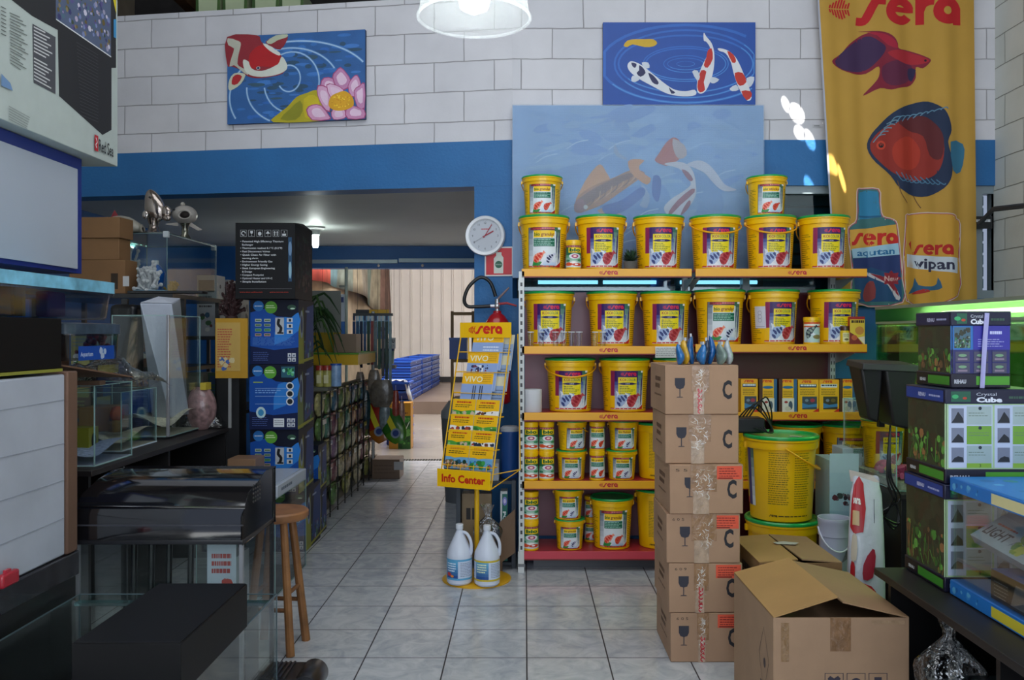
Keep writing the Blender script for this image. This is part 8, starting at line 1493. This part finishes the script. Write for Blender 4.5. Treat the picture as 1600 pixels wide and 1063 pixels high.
a = Art(); a.lines(.02, .3, .05, .17, 3, '#5c4838', .3, 2); a.rect(.24, .1, .34, .19, '#a8a8a8'); carton('cardboard_box', 'brown carton carrying the feed sacks at the inner doorway', 'box', xp(586, 9.6), xp(628, 9.6), 9.42, 9.75, 0, .215, '#6c5644', a)
a = Art(); a.lines(.02, .12, .03, .08, 1, '#2c2018', .8); carton('cardboard_box', 'darker brown carton left of the feed sack carton', 'box', xp(571, 9.65), xp(585, 9.65), 9.45, 9.8, 0, .22, '#54402f', a)
w_ = (642-608)/F*11.9; a = Art(); h_ = .64; a.rect(0, 0, w_, h_, '#c88c1c'); a.rect(w_*.25, h_*.86, w_*.68, h_*.93, '#2c3440'); a.rect(w_*.42, 0, w_, h_*.72, '#2c6c24'); a.blobs(w_*.4, 0, w_, h_*.7, 26, .03, ['#3c8c2c', '#1c4c1c', '#6cac4c'], 2); a.ell(w_*.55, h_*.58, .05, .05, '#b8281c'); a.stroke([(w_*.95, h_*.6), (w_*.75, h_*.4)], .012, '#d8e0d0'); a.lines(w_*.04, w_*.9, h_*.74, h_*.80, 1, '#7c4c14', .7)
carton('food_carton', 'yellow carton with green plants and red spot standing at the inner doorway', 'box', xp(608, 11.9), xp(642, 11.9), 11.88, 12.15, .0, .64, '#b8801c', a)
# crates
def crate_stack(label, name, x0, x1, y0, y1, z0, n, dz, rz, group=None):
    for i in range(n):
        t = thing('blue_crate', label % i if '%' in label else label, 'crate', ((x0+x1)/2, (y0+y1)/2, z0+i*dz), rz, group); w2, d2 = (x1-x0)/2, (y1-y0)/2; hh = dz-.004
        g_ = MB(); g_.box(-w2, w2, -d2, -d2+.02, 0, hh-.025, '#143c94'); g_.box(-w2, w2, d2-.02, d2, 0, hh-.025, '#143c94'); g_.box(-w2, -w2+.02, -d2+.02, d2-.02, 0, hh-.025, '#143c94'); g_.box(w2-.02, w2, -d2+.02, d2-.02, 0, hh-.025, '#143c94'); g_.box(-w2, w2, -d2, d2, 0, .01, '#143c94'); g_.build('crate_walls', mat(.4), t, smooth=0)
        g_ = MB(); e = .018
        for b_ in ((-w2-e, w2+e, -d2-e, -d2+.01), (-w2-e, w2+e, d2-.01, d2+e), (-w2-e, -w2+.01, -d2, d2), (w2-.01, w2+e, -d2, d2)): g_.box(*b_, hh-.028, hh, '#2a5cc0')
        g_.build('crate_rim', mat(.35), t, smooth=0)
        MB().box(w2+.0, w2+.003, -.07, .07, hh*.45, hh*.62, '#9cb8e0').build('handle_slot', mat(.4), t, smooth=0)
wd = ['lowest', 'second', 'third', 'fourth', 'fifth', 'sixth', 'top']
for i in range(7):
    crate_stack('blue crate in the yard stack nearest the doorway, '+wd[i]+(' one' if i in (0, 6) else ' from the ground'), '', -1.99, -1.68, 12.3, 12.8, i*.13, 1, .13, 0, 'blue crates stacked in the yard')
for j, y in enumerate((18.1, 20.1, 22.1)):
    for i in range(7):
        crate_stack('blue yard crate of the %s tall stack, layer %s from the ground' % (['nearest', 'middle', 'farthest'][j], ['one', 'two', 'three', 'four', 'five', 'six', 'seven', 'eight', 'nine'][i]), '', -2.86, -2.30, y-.9, y+.9, .251+i*.115, 1, .115, 0, 'blue crates in the tall yard stacks')
t = thing('white_cloth', 'white cloth hanging over the nearest stack of blue crates', 'cloth', (-1.74, 12.32, .912)); MB().grid(lambda u, v: (-.25+.35*u+.05*math.sin(v*5), -.03+.1*v-.05*(1 if u > .8 else 0), .02-max(0, u-.7)*1.1+.012*math.sin(u*20+v*9)), 20, 8, '#c8ccd0').build('cloth', mat(.7), t, smooth=60, solid=.006)
# green packs on the loft above the left wall
for i, (px0, px1) in enumerate(((310, 340), (352, 382), (398, 432), (441, 470))):
    w_ = (px1-px0+8)/F*7.2; q = P(px0-4, 16, 7.2); h_ = .42; a = Art(); a.rect(0, 0, w_, h_, '#c3cfa8'); a.grad(0, 0, w_, h_*.5, '#b8c8a0', '#dfe6c8', 4); a.poly([(0, 0), (w_*.15, 0), (w_*.10, h_), (0, h_)], '#3c5c2c', 0); a.poly([(w_, 0), (w_*.82, 0), (w_*.9, h_), (w_, h_)], '#4c6c34', 0); a.ell(w_*.9, .06, .014, .04, '#a84a34'); a.ell(w_*.06, .08, .012, .04, '#c87a4a')
    carton('soil_pack', 'pale green pack on the loft above the lotus painting, %s of four' % ['first from left', 'second from left', 'third from left', 'last'][i], 'pack', q.x, q.x+w_, 7.2, 7.5, 4.081, 4.081+h_, '#b8c49c', a, group='pale green packs on the loft')
